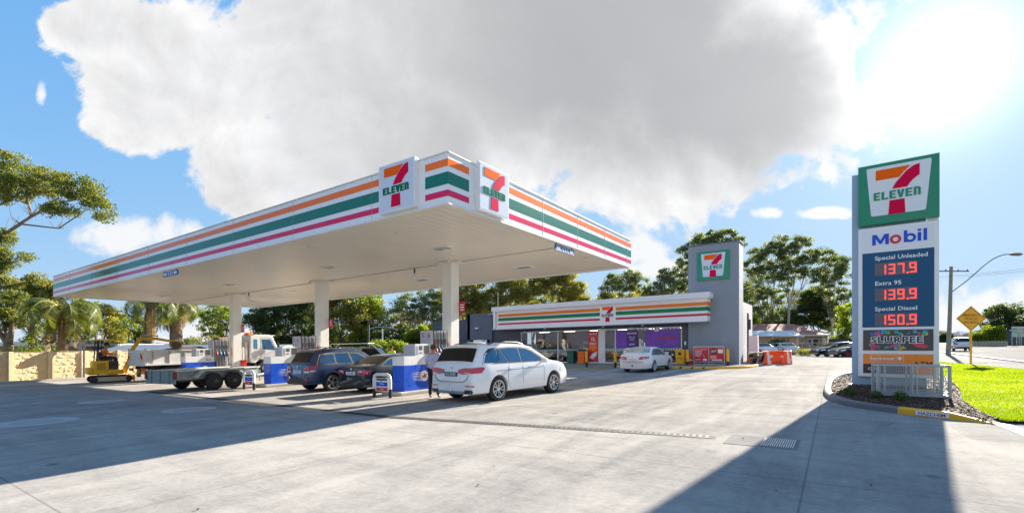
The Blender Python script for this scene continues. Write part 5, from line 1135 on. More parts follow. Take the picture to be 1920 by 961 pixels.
car('moving_car','silver people mover driving away on the road behind the yellow sign','car',13.1,80.5,R(0),VAN,paint('silver_paint',(.50,.51,.52),.6,.3))
# caravan / van roof with cooler behind the white wagon
t=thing('parked_van','white van with roof cooler parked by the dark annex doorway behind the white wagon','van',(-25.9,33.0,0),R(90))
mb=MB(); mb.box(-.9,.9,-2.2,2.0,.35,1.78); mb.build('body',paint('van_white_paint',(.68,.68,.66),0,.3),t,bevel=.12)
mb=MB(); mb.box(-.4,.4,-.9,.0,1.79,2.2); c=mb.build('roof_cooler',WPL,t,bevel=.03); mb=MB()
for k in range(5): mb.box(.401,.41,-.8+k*.15,-.7+k*.15,1.86,2.12)
mb.build('grille',M('grille_grey',(.3,.3,.3),.5),c)
for a in (-1.3,1.3):
    for s_ in (-.8,.8): MB().lathe([(.2,-.1),(.33,-.09),(.33,.09),(.2,.1)],(s_,a,.33),'x',20).build('wheel',RUB,t)
mb=MB(); mb.box(.90,.906,-1.9,1.2,1.0,1.5); mb.build('side_window',GLB,t)
# ------------------------------------------------------------------ trailer
GALV=M('trailer_galv',(.25,.29,.28),.5,.5,var=.2,vs=6); GALL=M('trailer_rail',(.55,.55,.50),.45,.4,var=.15,vs=8)
t=thing('plant_trailer','galvanised tandem axle plant trailer with ramp gate in front of the first pump','trailer',(-23.25,9.95,0),R(9))
mb=MB(); mb.box(-.95,.95,-1.6,2.1,.52,.58); mb.box(-.97,-.93,-1.6,2.1,.5,.86); mb.box(.93,.97,-1.6,2.1,.5,.86); mb.box(-.95,.95,2.06,2.1,.58,.86); mb.build('tray',GALV,t)
mb=MB(); 
for s_ in (-1,1): mb.box(s_*.99-.035,s_*.99+.035,-1.65,2.12,.86,.92)
mb.box(-1,1,2.1,2.16,.86,.92); mb.build('rail',GALL,t)
mb=MB(); mb.box(-1.0,1.0,-1.66,-1.62,.36,.90); rg=mb.build('ramp_gate',GALV,t); mb=MB()
for x in (-.6,0,.6): mb.box(x-.03,x+.03,-1.69,-1.66,.36,.9)
mb.build('ramp_rib',GALV,rg)
mb=MB(); mb.box(.9,1.02,-1.70,-1.60,.55,.86); mb.box(-1.02,-.9,-1.70,-1.60,.55,.86); mb.build('tail_light',M('lamp_brown_red',(.22,.03,.015),.3),t)
for s_ in (-1,1):
    mb=MB(); a,b=(1.0,1.27) if s_>0 else (-1.27,-1.0); P=[(-.98,.62),(-.62,.90),(1.14,.90),(1.5,.58)]
    for (p,q) in zip(P,P[1:]): mb.add([(a,p[0],p[1]),(b,p[0],p[1]),(b,q[0],q[1]),(a,q[0],q[1]),(a,p[0],p[1]-.03),(b,p[0],p[1]-.03),(b,q[0],q[1]-.03),(a,q[0],q[1]-.03)],[(0,1,2,3),(7,6,5,4),(0,4,5,1),(1,5,6,2),(2,6,7,3),(3,7,4,0)])
    e=b if s_>0 else a
    for (p,q) in zip(P,P[1:]): mb.add([(e,p[0],p[1]-.07),(e,q[0],q[1]-.07),(e,q[0],q[1]),(e,p[0],p[1])],[(0,1,2,3)])
    mb.build('mudguard',GALL,t)
    for yy in (-.15,.72):
        mb=MB(); mb.lathe([(.20,-.1),(.33,-.1),(.365,-.07),(.365,.07),(.33,.1),(.20,.1)],(s_*1.13,yy,.365),'x',26); tyv=mb.build('wheel',RUB,t,smooth=40)
        mb=MB(); mb.lathe([(.2,0),(.19,s_*.012),(.1,-s_*.02),(.05,s_*.03),(.001,s_*.03)],(s_*1.225,yy,.365),'x',20); 
        mb.build('rim',M('dark_rim',(.05,.05,.055),.5,.3),tyv,smooth=30)
        mb=MB()
        for k in range(5): a_=k*1.2566; mb.lathe([(.014,0),(.014,s_*.02)],(s_*1.235,yy+.075*math.cos(a_),.365+.075*math.sin(a_)),'x',6)
        mb.build('wheel_nuts',CHROME,tyv)
mb=MB(); 
for yy in (-.15,.72): mb.tube([(-1.1,yy,.365),(1.1,yy,.365)],.035,8)
mb.box(-.9,-.82,-1.5,2.0,.42,.52); mb.box(.82,.9,-1.5,2.0,.42,.52); mb.build('axle_frame',DARKM,t)
mb=MB(); mb.tube([(-.8,2.1,.5),(0,3.1,.48)],.045,6); mb.tube([(.8,2.1,.5),(0,3.1,.48)],.045,6); mb.tube([(0,2.9,.15),(0,2.9,.7)],.03,6); mb.box(-.07,.07,3.05,3.3,.46,.55); mb.build('drawbar',GALV,t)
# ------------------------------------------------------------------ tipper truck
TW=paint('truck_white',(.68,.68,.66),0,.35)
t=thing('tipper_truck','white tipper truck loaded with soil behind the first pump','truck',(-32.35,11.65,0),R(1))
TY=M('tray_white',(.60,.59,.57),.55,var=.14,vs=3)
mb=MB(); z0,z1=1.0,1.78; y0_,y1_=-1.1,4.3
mb.box(-1.08,-1.0,y0_,y1_,z0,z1); mb.box(1.0,1.08,y0_,y1_,z0,z1); mb.box(-1.0,1.0,y1_-.07,y1_,z0,z1); mb.box(-1.08,1.08,y0_,y1_,z0-.08,z0)
tray=mb.build('tray',TY,t)
mb=MB()
for y in (-1.05,4.2): mb.box(1.08,1.14,y-.05,y+.05,z0,z1+.1); mb.box(-1.14,-1.08,y-.05,y+.05,z0,z1+.1)
mb.box(1.08,1.13,y0_,y1_,z1-.07,z1); mb.box(1.08,1.13,y0_,y1_,z0-.08,z0+.02); mb.build('tray_rib',TY,tray)
mb=MB()
for q_ in range(6): mb.box(1.08,1.11,-.75+q_*.8,-.69+q_*.8,z0+.02,z1-.07)
mb.build('side_stake',M('stake_grey',(.34,.33,.31),.6,var=.1),tray)
mb=MB(); mb.box(-1.0,1.0,y0_-.05,y0_,z0-.1,z1-.02); tg=mb.build('tailgate',M('tailgate_white',(.62,.60,.60),.5,var=.1),t)
mb=MB(); 
for s_ in (-1,1): 
    a,b=(.72,.98) if s_>0 else (-.98,-.72); mb.box(a,b,y0_-.058,y0_-.05,1.2,1.62)
mb.build('yellow_marker',YEL,tg)
mb=MB()
for s_ in (-1,1): mb.prism((Vector((0,y0_-.0585,0)),X3,Z3),[(s_*.98,1.2),(s_*.98,1.4),(s_*.72,1.62),(s_*.72,1.42)][::1],0,.004)
mb.build('red_marker',LR,tg)
SOIL=M('soil',(.08,.055,.035),.95,var=.4,vs=5,bump=1,bs=12)
r_=random.Random(4); mb=MB(); vs=[];fs=[]
for i in range(15):
    for j in range(9): vs.append((-.98+1.96*j/8,-1.0+5.1*i/14,1.45+.5*math.sin(math.pi*i/14)*math.sin(math.pi*j/8)+r_.uniform(-.04,.04)))
for i in range(14):
    for j in range(8): a=i*9+j; fs.append((a,a+1,a+10,a+9))
o=mb.add(vs,fs).build('soil_load',SOIL,t,smooth=60)
mb=MB(); mb.box(-.45,-.33,-1.0,6.6,.72,.9); mb.box(.33,.45,-1.0,6.6,.72,.9); mb.tube([(-.9,.2,.48),(.9,.2,.48)],.08,8); mb.tube([(-.9,5.6,.48),(.9,5.6,.48)],.06,8); mb.box(.5,.95,1.6,2.4,.45,.85); mb.box(-.95,-.5,1.6,2.4,.45,.85); mb.build('chassis',DARKM,t)
mb=MB(); mb.box(.55,1.0,-.75,-.7,.25,.9); mb.box(-1.0,-.55,-.75,-.7,.25,.9); mb.build('mud_flap',BLK,t)
mb=MB(); mb.box(-1.0,-.6,-1.1,-1.02,.62,.78); mb.box(.6,1.0,-1.1,-1.02,.62,.78); mb.build('tail_light',LR,t)
def twheel(s_,yy,dual):
    mb=MB(); x0=s_*(1.02 if dual else 1.0)
    mb.lathe([(.22,-.12),(.4,-.12),(.44,-.08),(.44,.08),(.4,.12),(.22,.12)],(x0-s_*.12,yy,.44),'x',26)
    if dual: mb.lathe([(.22,-.12),(.4,-.12),(.44,-.08),(.44,.08),(.4,.12),(.22,.12)],(x0-s_*.42,yy,.44),'x',26)
    w_=mb.build('wheel',RUB,t,smooth=40); mb=MB(); mb.lathe([(.24,0),(.24,s_*.01),(.18,-s_*.05),(.09,-s_*.05 if dual else s_*.05),(.001,s_*.0)],(x0-s_*.01,yy,.44),'x',20); mb.build('rim',M('truck_rim',(.55,.55,.5),.45),w_,smooth=30)
for s_ in (-1,1): twheel(s_,.2,True); twheel(s_,5.6,False)
mb=MB(); P=[(3.75,.85),(3.75,2.58),(4.0,2.68),(5.0,2.68),(5.25,2.58),(5.62,1.72),(5.66,.72),(5.1,.70),(5.08,.92),(4.9,1.04),(4.3,1.04),(4.12,.9),(4.1,.8)]
mb.prism((Vector((-1.0,0,0)),Y3,Z3),P,0,2.0); cab=mb.build('cab',TW,t,bevel=.06)
for s_ in (-1,1):
    xs=1.003*s_; n_=Vector((s_*.001,0,0)); Fq=(Vector((xs,0,0)),Y3,Z3)
    mb=MB(); mb.prism(Fq,[(4.55,1.72),(4.5,2.38),(5.05,2.38),(5.42,1.66)],-.004,.004); mb.build('side_window',GLS,cab)
    mb=MB(); mb.prism(Fq,[(3.95,1.75),(3.95,2.38),(4.2,2.38),(4.2,1.75)],-.004,.004); mb.build('quarter_window',M('blue_panel_glass',(.05,.18,.3),.1,coat=.6),cab)
    mb=MB()
    for a,b in (((4.42,2.45),(4.42,1.1)),((4.42,2.45),(5.1,2.45)),((5.1,2.45),(5.52,1.62)),((5.52,1.62),(5.5,.9))):
        l=math.hypot(b[0]-a[0],b[1]-a[1]); nx_,nz_=-(b[1]-a[1])/l*.008,(b[0]-a[0])/l*.008; mb.prism(Fq,[(a[0]-nx_,a[1]-nz_),(b[0]-nx_,b[1]-nz_),(b[0]+nx_,b[1]+nz_),(a[0]+nx_,a[1]+nz_)],-.003,.003)
    mb.build('door_gap',M('gap_grey',(.25,.25,.25),.6),cab)
    mb=MB(); mb.tube([(s_*1.0,5.3,2.3),(s_*1.22,5.5,2.2),(s_*1.22,5.5,1.6),(s_*1.0,5.5,1.5)],.015,6); a,b=sorted((s_*1.12,s_*1.34)); mb.box(a,b,5.47,5.52,1.75,2.15); mb.build('mirror',BLK,t)
mb=MB(); mb.add([(-.85,5.29,2.46),(.85,5.29,2.46),(.85,5.60,1.75),(-.85,5.60,1.75)],[(0,1,2,3)]); mb.v=[(a,b+.012,c+.005) for a,b,c in mb.v]; mb.build('windscreen',GLB,cab)
mb=MB(); mb.box(-.25,.25,4.0,4.3,2.68,2.82); mb.build('amber_beacon',M('beacon_orange',(.9,.2,.02),.3),t,bevel=.03)
mb=MB(); mb.box(-.95,.95,5.2,5.45,2.6,2.66); mb.build('sun_visor',TW,t)
mb=MB(); pr_=[(-.95+1.9*k/12,1.8+.72*math.sin(math.pi*k/12)**.5) for k in range(13)]
mb.prism((Vector((0,3.1,0)),X3,Z3),pr_,-.75,.0); mb.build('tarp_hoop',M('tarp_brown',(.16,.12,.08),.8,var=.2,vs=4),t)
mb=MB(); mb.tube([(-.8,3.6,.9),(-.8,3.6,2.5)],.06,8); mb.box(-.9,.9,3.5,3.6,.95,2.2); mb.build('headboard',TY,t)
for o in bpy.data.objects:
    if o.parent==t and o.name.split('.')[0] in ('cab','mirror','amber_beacon','sun_visor','headboard'): o.location.y+=1.0
# ------------------------------------------------------------------ mini excavator
EY=M('excavator_yellow',(.75,.42,.01),.45,var=.12,vs=4)
ex=thing('mini_excavator','yellow mini excavator with canopy loading soil into the white tipper','excavator',(-34.2,9.9,0),R(-7))
for s_ in (-1,1):
    mb=MB(); pr=[]
    for k in range(9): a=math.pi/2+math.pi*k/8; pr.append((-.72+.2*math.cos(a),.2+.2*math.sin(a)))
    for k in range(9): a=-math.pi/2+math.pi*k/8; pr.append((.72+.2*math.cos(a),.2+.2*math.sin(a)))
    mb.prism((Vector((s_*.5-.13,0,0)),Y3,Z3),pr,0,.26); tr=mb.build('track',RUB,ex,bevel=.01)
    mb=MB(); pi_=[(a*.9,.2+(b-.2)*.6) for a,b in pr]
    xo=s_*.5+s_*.13 if s_>0 else s_*.5-.13-.012
    mb.prism((Vector((xo,0,0)),Y3,Z3),pi_,0,.012); mb.build('track_frame',M('track_frame_cream',(.5,.42,.28),.6),tr)
    mb=MB()
    for yy in (-.72,.72): mb.lathe([(.12,0),(.12,.03)],(s_*.5+(.14 if s_>0 else -.17),yy,.2),'x',14)
    mb.build('sprocket',DARKM,tr)
mb=MB(); mb.box(-.4,.4,-.5,.5,.22,.42); mb.box(-.62,.62,.98,1.03,.05,.35); mb.box(-.5,-.42,.4,1.0,.2,.28); mb.box(.42,.5,.4,1.0,.2,.28); mb.build('undercarriage',EY,ex)
mb=MB(); mb.box(-.48,.48,-.95,.55,.46,.70); mb.build('deck',EY,ex,bevel=.04)
mb=MB(); mb.box(-.5,.5,-.78,-.1,.66,1.22); mb.build('engine_cover',EY,ex,bevel=.06)
mb=MB(); mb.box(-.52,.52,-1.02,-.74,.5,.86); mb.build('counterweight',EY,ex,bevel=.08)
mb=MB()
for k in range(6): mb.box(.505,.512,-.62,-.24,.76+k*.06,.79+k*.06)
mb.build('vent_grille',M('grille_brown',(.25,.14,.02),.6),ex)
mb=MB(); mb.box(-.25,.25,-.45,.12,1.22,1.36); mb.box(-.25,.25,-.52,-.40,1.3,1.72); mb.build('seat',BLK,ex,bevel=.04)
mb=MB(); mb.box(-.3,.3,-.1,.35,.7,1.2); mb.build('control_console',DARKM,ex)
mb=MB(); 
for s_ in (-.4,.4): mb.tube([(s_,-.62,1.2),(s_,-.55,2.38)],.03,6); mb.tube([(s_,-.45,1.2),(s_,-.38,2.38)],.03,6)
mb.build('canopy_post',BLK,ex)
mb=MB(); mb.box(-.55,.55,-.75,.75,2.36,2.42); mb.build('canopy_roof',EY,ex,bevel=.02)
mb=MB()
for s_ in (-.2,.2): mb.tube([(s_,.3,1.2),(s_,.42,1.55)],.015,6); mb.tube([(s_,.2,.7),(s_,.32,1.2)],.012,6)
mb.build('lever',BLK,ex)
def beam(pts,wd,h,nm,mat,par):
    mb=MB(); P=[Vector((.0,a,b)) for a,b in pts]
    for i in range(len(P)-1):
        d=(P[i+1]-P[i]).normalized(); n_=Vector((0,-d.z,d.y)); h0=h[i]/2;h1=h[i+1]/2
        mb.add([P[i]+X3*(-wd)-n_*h0,P[i]+X3*wd-n_*h0,P[i]+X3*wd+n_*h0,P[i]-X3*wd+n_*h0,P[i+1]-X3*wd-n_*h1,P[i+1]+X3*wd-n_*h1,P[i+1]+X3*wd+n_*h1,P[i+1]-X3*wd+n_*h1],[(0,3,2,1),(4,5,6,7),(0,1,5,4),(1,2,6,5),(2,3,7,6),(3,0,4,7)])
    return mb.build(nm,mat,par)
beam([(.62,.5),(.95,1.3),(1.08,1.9),(1.42,2.42)],.07,[.24,.22,.2,.16],'boom',EY,ex)
beam([(1.25,2.46),(2.2,2.46),(3.2,2.25)],.06,[.15,.16,.12],'stick',EY,ex)
mb=MB(); mb.prism((Vector((-.22,0,0)),Y3,Z3),[(3.0,2.3),(3.35,2.25),(3.5,2.05),(3.4,1.86),(3.1,1.84),(2.9,2.0)],0,.44); mb.build('bucket',M('bucket_dark',(.10,.07,.03),.6,var=.2),ex,bevel=.02)
mb=MB(); mb.tube([(0,.75,.75),(0,1.35,1.75)],[.05,.03],8); mb.tube([(0,1.5,2.68),(0,2.3,2.62)],[.045,.025],8); mb.build('ram',STEEL,ex)
# ------------------------------------------------------------------ people
def skinned(name,verts,edges,radii,mat,parent,root=0,sub_=2):
    me=bpy.data.meshes.new(name); me.from_pydata(verts,edges,[]); o=bpy.data.objects.new(name,me); COL.objects.link(o)
    s_=o.modifiers.new('s','SKIN'); s_.use_smooth_shade=True
    for i,v_ in enumerate(me.skin_vertices[0].data):
        r=radii[i]; v_.radius=(r,r) if not isinstance(r,tuple) else r; v_.use_root=(i==root)
    su=o.modifiers.new('u','SUBSURF'); su.levels=sub_; su.render_levels=sub_
    bpy.context.view_layer.update()
    m2=bpy.data.meshes.new_from_object(o.evaluated_get(bpy.context.evaluated_depsgraph_get())); m2.name=name
    bpy.data.objects.remove(o); m2.materials.clear(); m2.materials.append(mat); m2.polygons.foreach_set('use_smooth',[True]*len(m2.polygons))
    m2.polygons.foreach_set('material_index',[0]*len(m2.polygons))
    o=bpy.data.objects.new(name,m2); COL.objects.link(o); o.parent=parent; return o
SKIN=M('skin',(.45,.25,.17),.55)
def person(label,x,y,z,rz,J,shirt,trousers,shoe,hair,hat=None,vest=None,group=None):
    t=thing('person',label,'person',(x,y,z),rz,group)
    names=list(J.keys()); idx={n:i for i,n in enumerate(names)}
    E_=[('pelvis','belly'),('belly','chest'),('chest','neck'),('neck','head0'),('head0','head1'),('head1','head2')]
    for s_ in 'lr': E_+=[('chest','sh'+s_),('sh'+s_,'el'+s_),('el'+s_,'wr'+s_),('wr'+s_,'hd'+s_),('pelvis','hip'+s_),('hip'+s_,'kn'+s_),('kn'+s_,'an'+s_),('an'+s_,'toe'+s_)]
    rad=dict(pelvis=(.15,.11),belly=(.14,.10),chest=(.165,.11),neck=.052,head0=.07,head1=.088,head2=.07)
    for s_ in 'lr': rad.update({'sh'+s_:.062,'el'+s_:.042,'wr'+s_:.028,'hd'+s_:.03,'hip'+s_:.088,'kn'+s_:.058,'an'+s_:.038,'toe'+s_:.036})
    V=[Vector(J[n]) for n in names]; 
    # hand with fingers
    edges=[(idx[a],idx[b]) for a,b in E_]; R_=[rad[n] for n in names]
    for s_ in 'lr':
        h=V[idx['hd'+s_]]; w_=V[idx['wr'+s_]]; d=(h-w_).normalized(); sd_=d.cross(Vector((0,1,0)) if abs(d.y)<.8 else Z3).normalized()
        for k in range(5):
            off=(k-1.5)*.018 if k<4 else -.045
            a=h+sd_*off*(.8)+d*(.02 if k<4 else -.02); ln_=(.065,.078,.072,.055,.05)[k]; dd=(d+sd_*(off*3 if k<4 else -.9)).normalized(); b=a+dd*ln_*.5; c=b+(dd+Vector((0,.3,-.2))).normalized()*ln_*.5
            n0=len(V); V+= [a,b,c]; R_+= [.009,.008,.006]; edges+=[(idx['hd'+s_],n0),(n0,n0+1),(n0+1,n0+2)]
    skinned('body',V,edges,R_,SKIN,t,idx['pelvis'])
    def sel(ns,extra,nm,mat,scale=1.,trim=None):
        ii={n:i for i,n in enumerate(ns)}; vv=[Vector(J[n]) for n in ns]; ee=[(ii[a],ii[b]) for a,b in E_ if a in ii and b in ii]; rr=[]
        for n in ns: r=rad[n]; rr.append(tuple(q*scale+extra for q in r) if isinstance(r,tuple) else r*scale+extra)
        return skinned(nm,vv,ee,rr,mat,t,0)
    sel(['belly','pelvis','chest','shl','shr','ell','elr','wrl','wrr'] if 'long' in label else ['belly','pelvis','chest','shl','shr','ell','elr'],.03,'shirt',shirt)
    sel(['pelvis','hipl','hipr','knl','knr','anl','anr'],.024,'trousers',trousers)
    for s_ in 'lr':
        a=Vector(J['an'+s_]); b=Vector(J['toe'+s_]); skinned('shoe',[a-Vector((0,0,.02)),b],[(0,1)],[.05,.042],shoe,t,0,1)
    h=Vector(J['head1']); fw=Vector(J.get('_f',(0,1,0)))
    mb=MB(); mb.lathe([(.02,-.03),(.05,-.028),(.078,.0),(.094,.05),(.088,.1),(.06,.135),(.0,.145)],(h.x,h.y-.012,h.z-.01),n=18,cap=False); mb.v=[(a,h.y+(b-h.y)*1.12-.008,c) for a,b,c in mb.v]
    ho=mb.build('hair',hair,t,smooth=60)
    mb=MB(); mb.tube([h+Vector((0,.085,.0)),h+Vector((0,.115,-.03)),h+Vector((0,.09,-.045))],[.008,.016,.008],8); mb.build('nose',SKIN,t,smooth=60)
    for s_ in (-1,1):
        MB().tube([h+Vector((s_*.085,0,.02)),h+Vector((s_*.1,-.01,0)),h+Vector((s_*.085,0,-.035))],[.01,.018,.008],8).build('ear',SKIN,t,smooth=60)
        MB().lathe([(.001,-.01),(.011,-.006),(.013,.0),(.011,.006),(.001,.01)],tuple(h+Vector((s_*.033,.083,.01))),n=10,cap=False).build('eye',M('eye_dark',(.05,.04,.03),.2),t)
    MB().box(h.x-.025,h.x+.025,h.y+.085,h.y+.092,h.z-.068,h.z-.06).build('mouth',M('lips',(.35,.12,.1),.5),t)
    if hat:
        mb=MB(); mb.lathe([(.1,.04),(.108,.07),(.1,.13),(.06,.165),(.001,.17)],(h.x,h.y,h.z),n=18,cap=False); mb.add([(h.x-.07,h.y+.08,h.z+.06),(h.x+.07,h.y+.08,h.z+.06),(h.x+.06,h.y+.18,h.z+.05),(h.x-.06,h.y+.18,h.z+.05)],[(0,1,2,3)]); mb.build('cap',hat,t,smooth=60)
    return t
ST_=dict(pelvis=(0,0,.95),belly=(0,0,1.1),chest=(0,0,1.36),neck=(0,.01,1.5),head0=(0,.02,1.56),head1=(0,.025,1.64),head2=(0,.02,1.69),
 shl=(-.18,0,1.42),ell=(-.24,.03,1.14),wrl=(-.22,.2,.98),hdl=(-.2,.27,.96),shr=(.18,0,1.42),elr=(.26,.05,1.15),wrr=(.18,.26,1.08),hdr=(.14,.33,1.1),
 hipl=(-.1,0,.9),knl=(-.12,.02,.5),anl=(-.13,-.02,.09),toel=(-.15,.14,.04),hipr=(.1,0,.9),knr=(.13,.03,.5),anr=(.14,-.01,.09),toer=(.17,.15,.04))
person('man in a pale lilac shirt and dark trousers standing beside the white wagon',-11.0,11.75,0,R(25),ST_,M('lilac_shirt',(.50,.48,.66),.8,var=.05),M('navy_trousers',(.015,.018,.04),.8),M('shoe_black',(.02,.02,.02),.4),M('hair_brown',(.10,.05,.03),.8))
SI=dict(ST_); SI.update(pelvis=(0,-.15,.18),belly=(0,-.17,.32),chest=(0,-.12,.56),neck=(0,-.07,.70),head0=(0,-.05,.76),head1=(0,-.03,.84),head2=(0,-.03,.89),shl=(-.18,-.12,.62),ell=(-.22,.0,.36),wrl=(-.18,.25,.34),hdl=(-.18,.33,.33),shr=(.18,-.12,.62),elr=(.22,.0,.36),wrr=(.18,.25,.34),hdr=(.18,.33,.33),
 hipl=(-.1,-.1,.14),knl=(-.13,.33,.16),anl=(-.13,.38,-.24),toel=(-.13,.52,-.28),hipr=(.1,-.1,.14),knr=(.13,.33,.16),anr=(.13,.38,-.24),toer=(.13,.52,-.28))
person('operator in orange long sleeved work shirt and black cap seated in the mini excavator',-34.2,9.8,1.24,R(-7),SI,M('orange_workwear',(.75,.22,.05),.8),M('dark_workwear',(.02,.025,.05),.8),M('shoe_black',None),M('hair_dark',(.03,.02,.015),.8),hat=M('cap_black',(.015,.015,.02),.7))
x,y=D(735,31)
person('worker in a bright yellow safety shirt and dark trousers behind the dark cars',x,y,.0,R(200),ST_,M('hivis_yellow',(.55,.75,.03),.7),M('dark_workwear',None),M('shoe_black',None),M('hair_dark',None))
# ------------------------------------------------------------------ trees and plants
def Hp(px): return 646.5-.0173*(px-960)
BK=M('bark_grey',(.20,.15,.11),.9,var=.35,vs=3,bump=.8,bs=8); BKP=M('bark_pale',(.42,.36,.29),.8,var=.25,vs=2,bump=.4); BKD=M('bark_dark',(.08,.055,.04),.9,var=.3,vs=3,bump=.6)
LG_OL=leafmat('leaf_olive',[(.04,.06,.015),(.12,.14,.035),(.26,.25,.07),(.38,.33,.10)],.5)
LG_GOLD=leafmat('leaf_golden',[(.045,.075,.02),(.11,.14,.035),(.25,.24,.075)],.46)
LG_GUM=leafmat('leaf_gum',[(.035,.06,.035),(.08,.12,.065),(.15,.19,.10),(.22,.24,.12)],.45)
LG_BR=leafmat('leaf_bright',[(.05,.09,.01),(.14,.20,.015),(.30,.36,.03)],.5)
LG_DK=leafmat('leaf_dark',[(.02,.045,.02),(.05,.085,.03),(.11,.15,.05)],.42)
LG_HG=leafmat('leaf_hedge',[(.07,.09,.02),(.18,.19,.05),(.32,.29,.10)],.4)
def cluster_leaves(lobes,rc,dens,m,size,seed,droop=.3,shell=.35):
    r=np.random.RandomState(seed); out=[]
    for (c,rad) in lobes:
        c=np.array(c); rad=np.array(rad); nc=max(3,int(dens*(rad[0]*rad[1]+rad[0]*rad[2]+rad[1]*rad[2])/3/(rc*rc)))
        d=r.normal(size=(nc,3)); d/=np.linalg.norm(d,axis=1)[:,None]; k=(shell+(1-shell)*r.rand(nc)**.6)[:,None]
        C=c+d*rad*k; rr=rc*r.uniform(.55,1.3,nc)
        P=np.repeat(C,m,0); q=r.normal(size=(nc*m,3)); q/=np.linalg.norm(q,axis=1)[:,None]
        P=P+q*(np.repeat(rr,m)*(r.rand(nc*m)**.45))[:,None]*np.array([1,1,.62])
        out.append(P)
    P=np.concatenate(out); return leafquads(P,size,r,droop)
def tree(name,label,px,d,lob,mat,bark,tr,rc=.8,dens=2.2,m=55,size=.26,seed=1,group=None,lean=0,base=0,cat='tree',droop=.3,forks=True):
    "lob: crown lobes as (px, py, half width, half height, depth offset) seen at distance d"
    x0,y0=D(px,d); t=thing(name,label,cat,(x0,y0,base),tilt=False,group=group); s_=d/900; lobes=[]
    for L in lob:
        lp,py,rw,rh=L[:4]; dd=d+(L[4] if len(L)>4 else 0); x,y=D(lp,dd); z=1.7+(Hp(lp)-py)*dd/900
        zloc=z-base+gz(x,y)-gz(x0,y0)
        lobes.append(((x-x0,y-y0,zloc),(rw*s_,rw*s_*.9 if rw<40 else rw*s_*.75,rh*s_)))
    V=cluster_leaves(lobes,rc,dens,m,size,seed,droop)
    mesh_np('foliage',V,4,mat,t)
    r_=random.Random(seed); mb=MB(); top=max(l[0][2] for l in lobes); zc=sum(l[0][2] for l in lobes)/len(lobes); cx=sum(l[0][0] for l in lobes)/len(lobes); cy=sum(l[0][1] for l in lobes)/len(lobes)
    low=min(l[0][2]-l[1][2] for l in lobes); fk=max(.4,low*.75)
    tp=[(0,0,-.1),(lean*.3+r_.uniform(-.1,.1),0,fk*.5),(lean+cx*.15,cy*.15,fk)]
    mb.tube(tp,[tr*1.25,tr,tr*.85],10,False)
    for l in (lobes if forks else []):
        c=l[0]; a=Vector(tp[-1]); b=Vector(c); b.z=max(b.z,a.z+.2)
        mid=a.lerp(b,.45)+Vector((r_.uniform(-.3,.3),r_.uniform(-.3,.3),-.1*(b-a).length)); mb.tube([a,mid,b],[tr*.7,tr*.42,tr*.12],7,False)
        for q in range(6):
            e=Vector((c[0]+r_.uniform(-.8,.8)*l[1][0],c[1]+r_.uniform(-.8,.8)*l[1][1],c[2]+r_.uniform(-.5,.8)*l[1][2])); st=mid.lerp(b,r_.uniform(.2,.9)); mb.tube([st,st.lerp(e,.5)+Vector((0,0,-.1)),e],[tr*.2,tr*.12,tr*.04],5,False)
    mb.build('trunk',bark,t,smooth=60)
    return t
# --- left: umbrella-crowned tree leaning in over the wall
tree('spreading_tree','golden olive umbrella-crowned tree leaning in from the left edge high above the wall',-70,26,[(30,350,48,34),(95,345,44,27),(150,360,38,26),(185,392,28,22),(-20,340,50,40),(60,330,40,20,2),(120,395,30,14,-1),(10,300,26,22),(20,480,28,26),(-10,440,30,30),(5,520,34,26)],LG_GOLD,BK,.20,rc=.42,dens=6.5,m=110,size=.13,seed=3,droop=.5,forks=False)
mb=MB()
def P3(px,py,d): x,y=D(px,d); return (x,y,1.7+(Hp(px)-py)*d/900+gz(x,y))
t=[o for o in bpy.data.objects if o.get('category')=='tree'][-1]; L0=Vector(t['_o'])
def loc(p): return Vector(p)-L0
mb.tube([loc(P3(-60,520,26)),loc(P3(0,445,26)),loc(P3(60,405,26)),loc(P3(110,380,26)),loc(P3(170,370,26))],[.13,.10,.07,.05,.02],7)
mb.tube([loc(P3(60,405,26)),loc(P3(50,370,26)),loc(P3(70,345,26.5))],[.06,.05,.02],6); mb.tube([loc(P3(0,445,26)),loc(P3(40,420,25.5)),loc(P3(110,428,25)),loc(P3(175,385,25))],[.06,.05,.035,.015],6)
mb.tube([loc(P3(-40,400,26)),loc(P3(20,375,26)),loc(P3(50,350,26.5))],[.07,.05,.02],6)
rr2=random.Random(8)
MP=[(0,445),(60,405),(110,380),(170,370),(50,370),(70,345),(40,420),(110,428),(20,375)]
for q in range(46):
    a=MP[rr2.randrange(len(MP))]; b=(a[0]+rr2.uniform(-35,45),a[1]-rr2.uniform(5,45)); c=((a[0]+b[0])/2+rr2.uniform(-8,8),(a[1]+b[1])/2+4)
    mb.tube([loc(P3(*a,26)),loc(P3(*c,26+rr2.uniform(-.4,.4))),loc(P3(*b,26+rr2.uniform(-.8,.8)))],[.022,.014,.006],5)
mb.build('limb',BK,t,smooth=60)
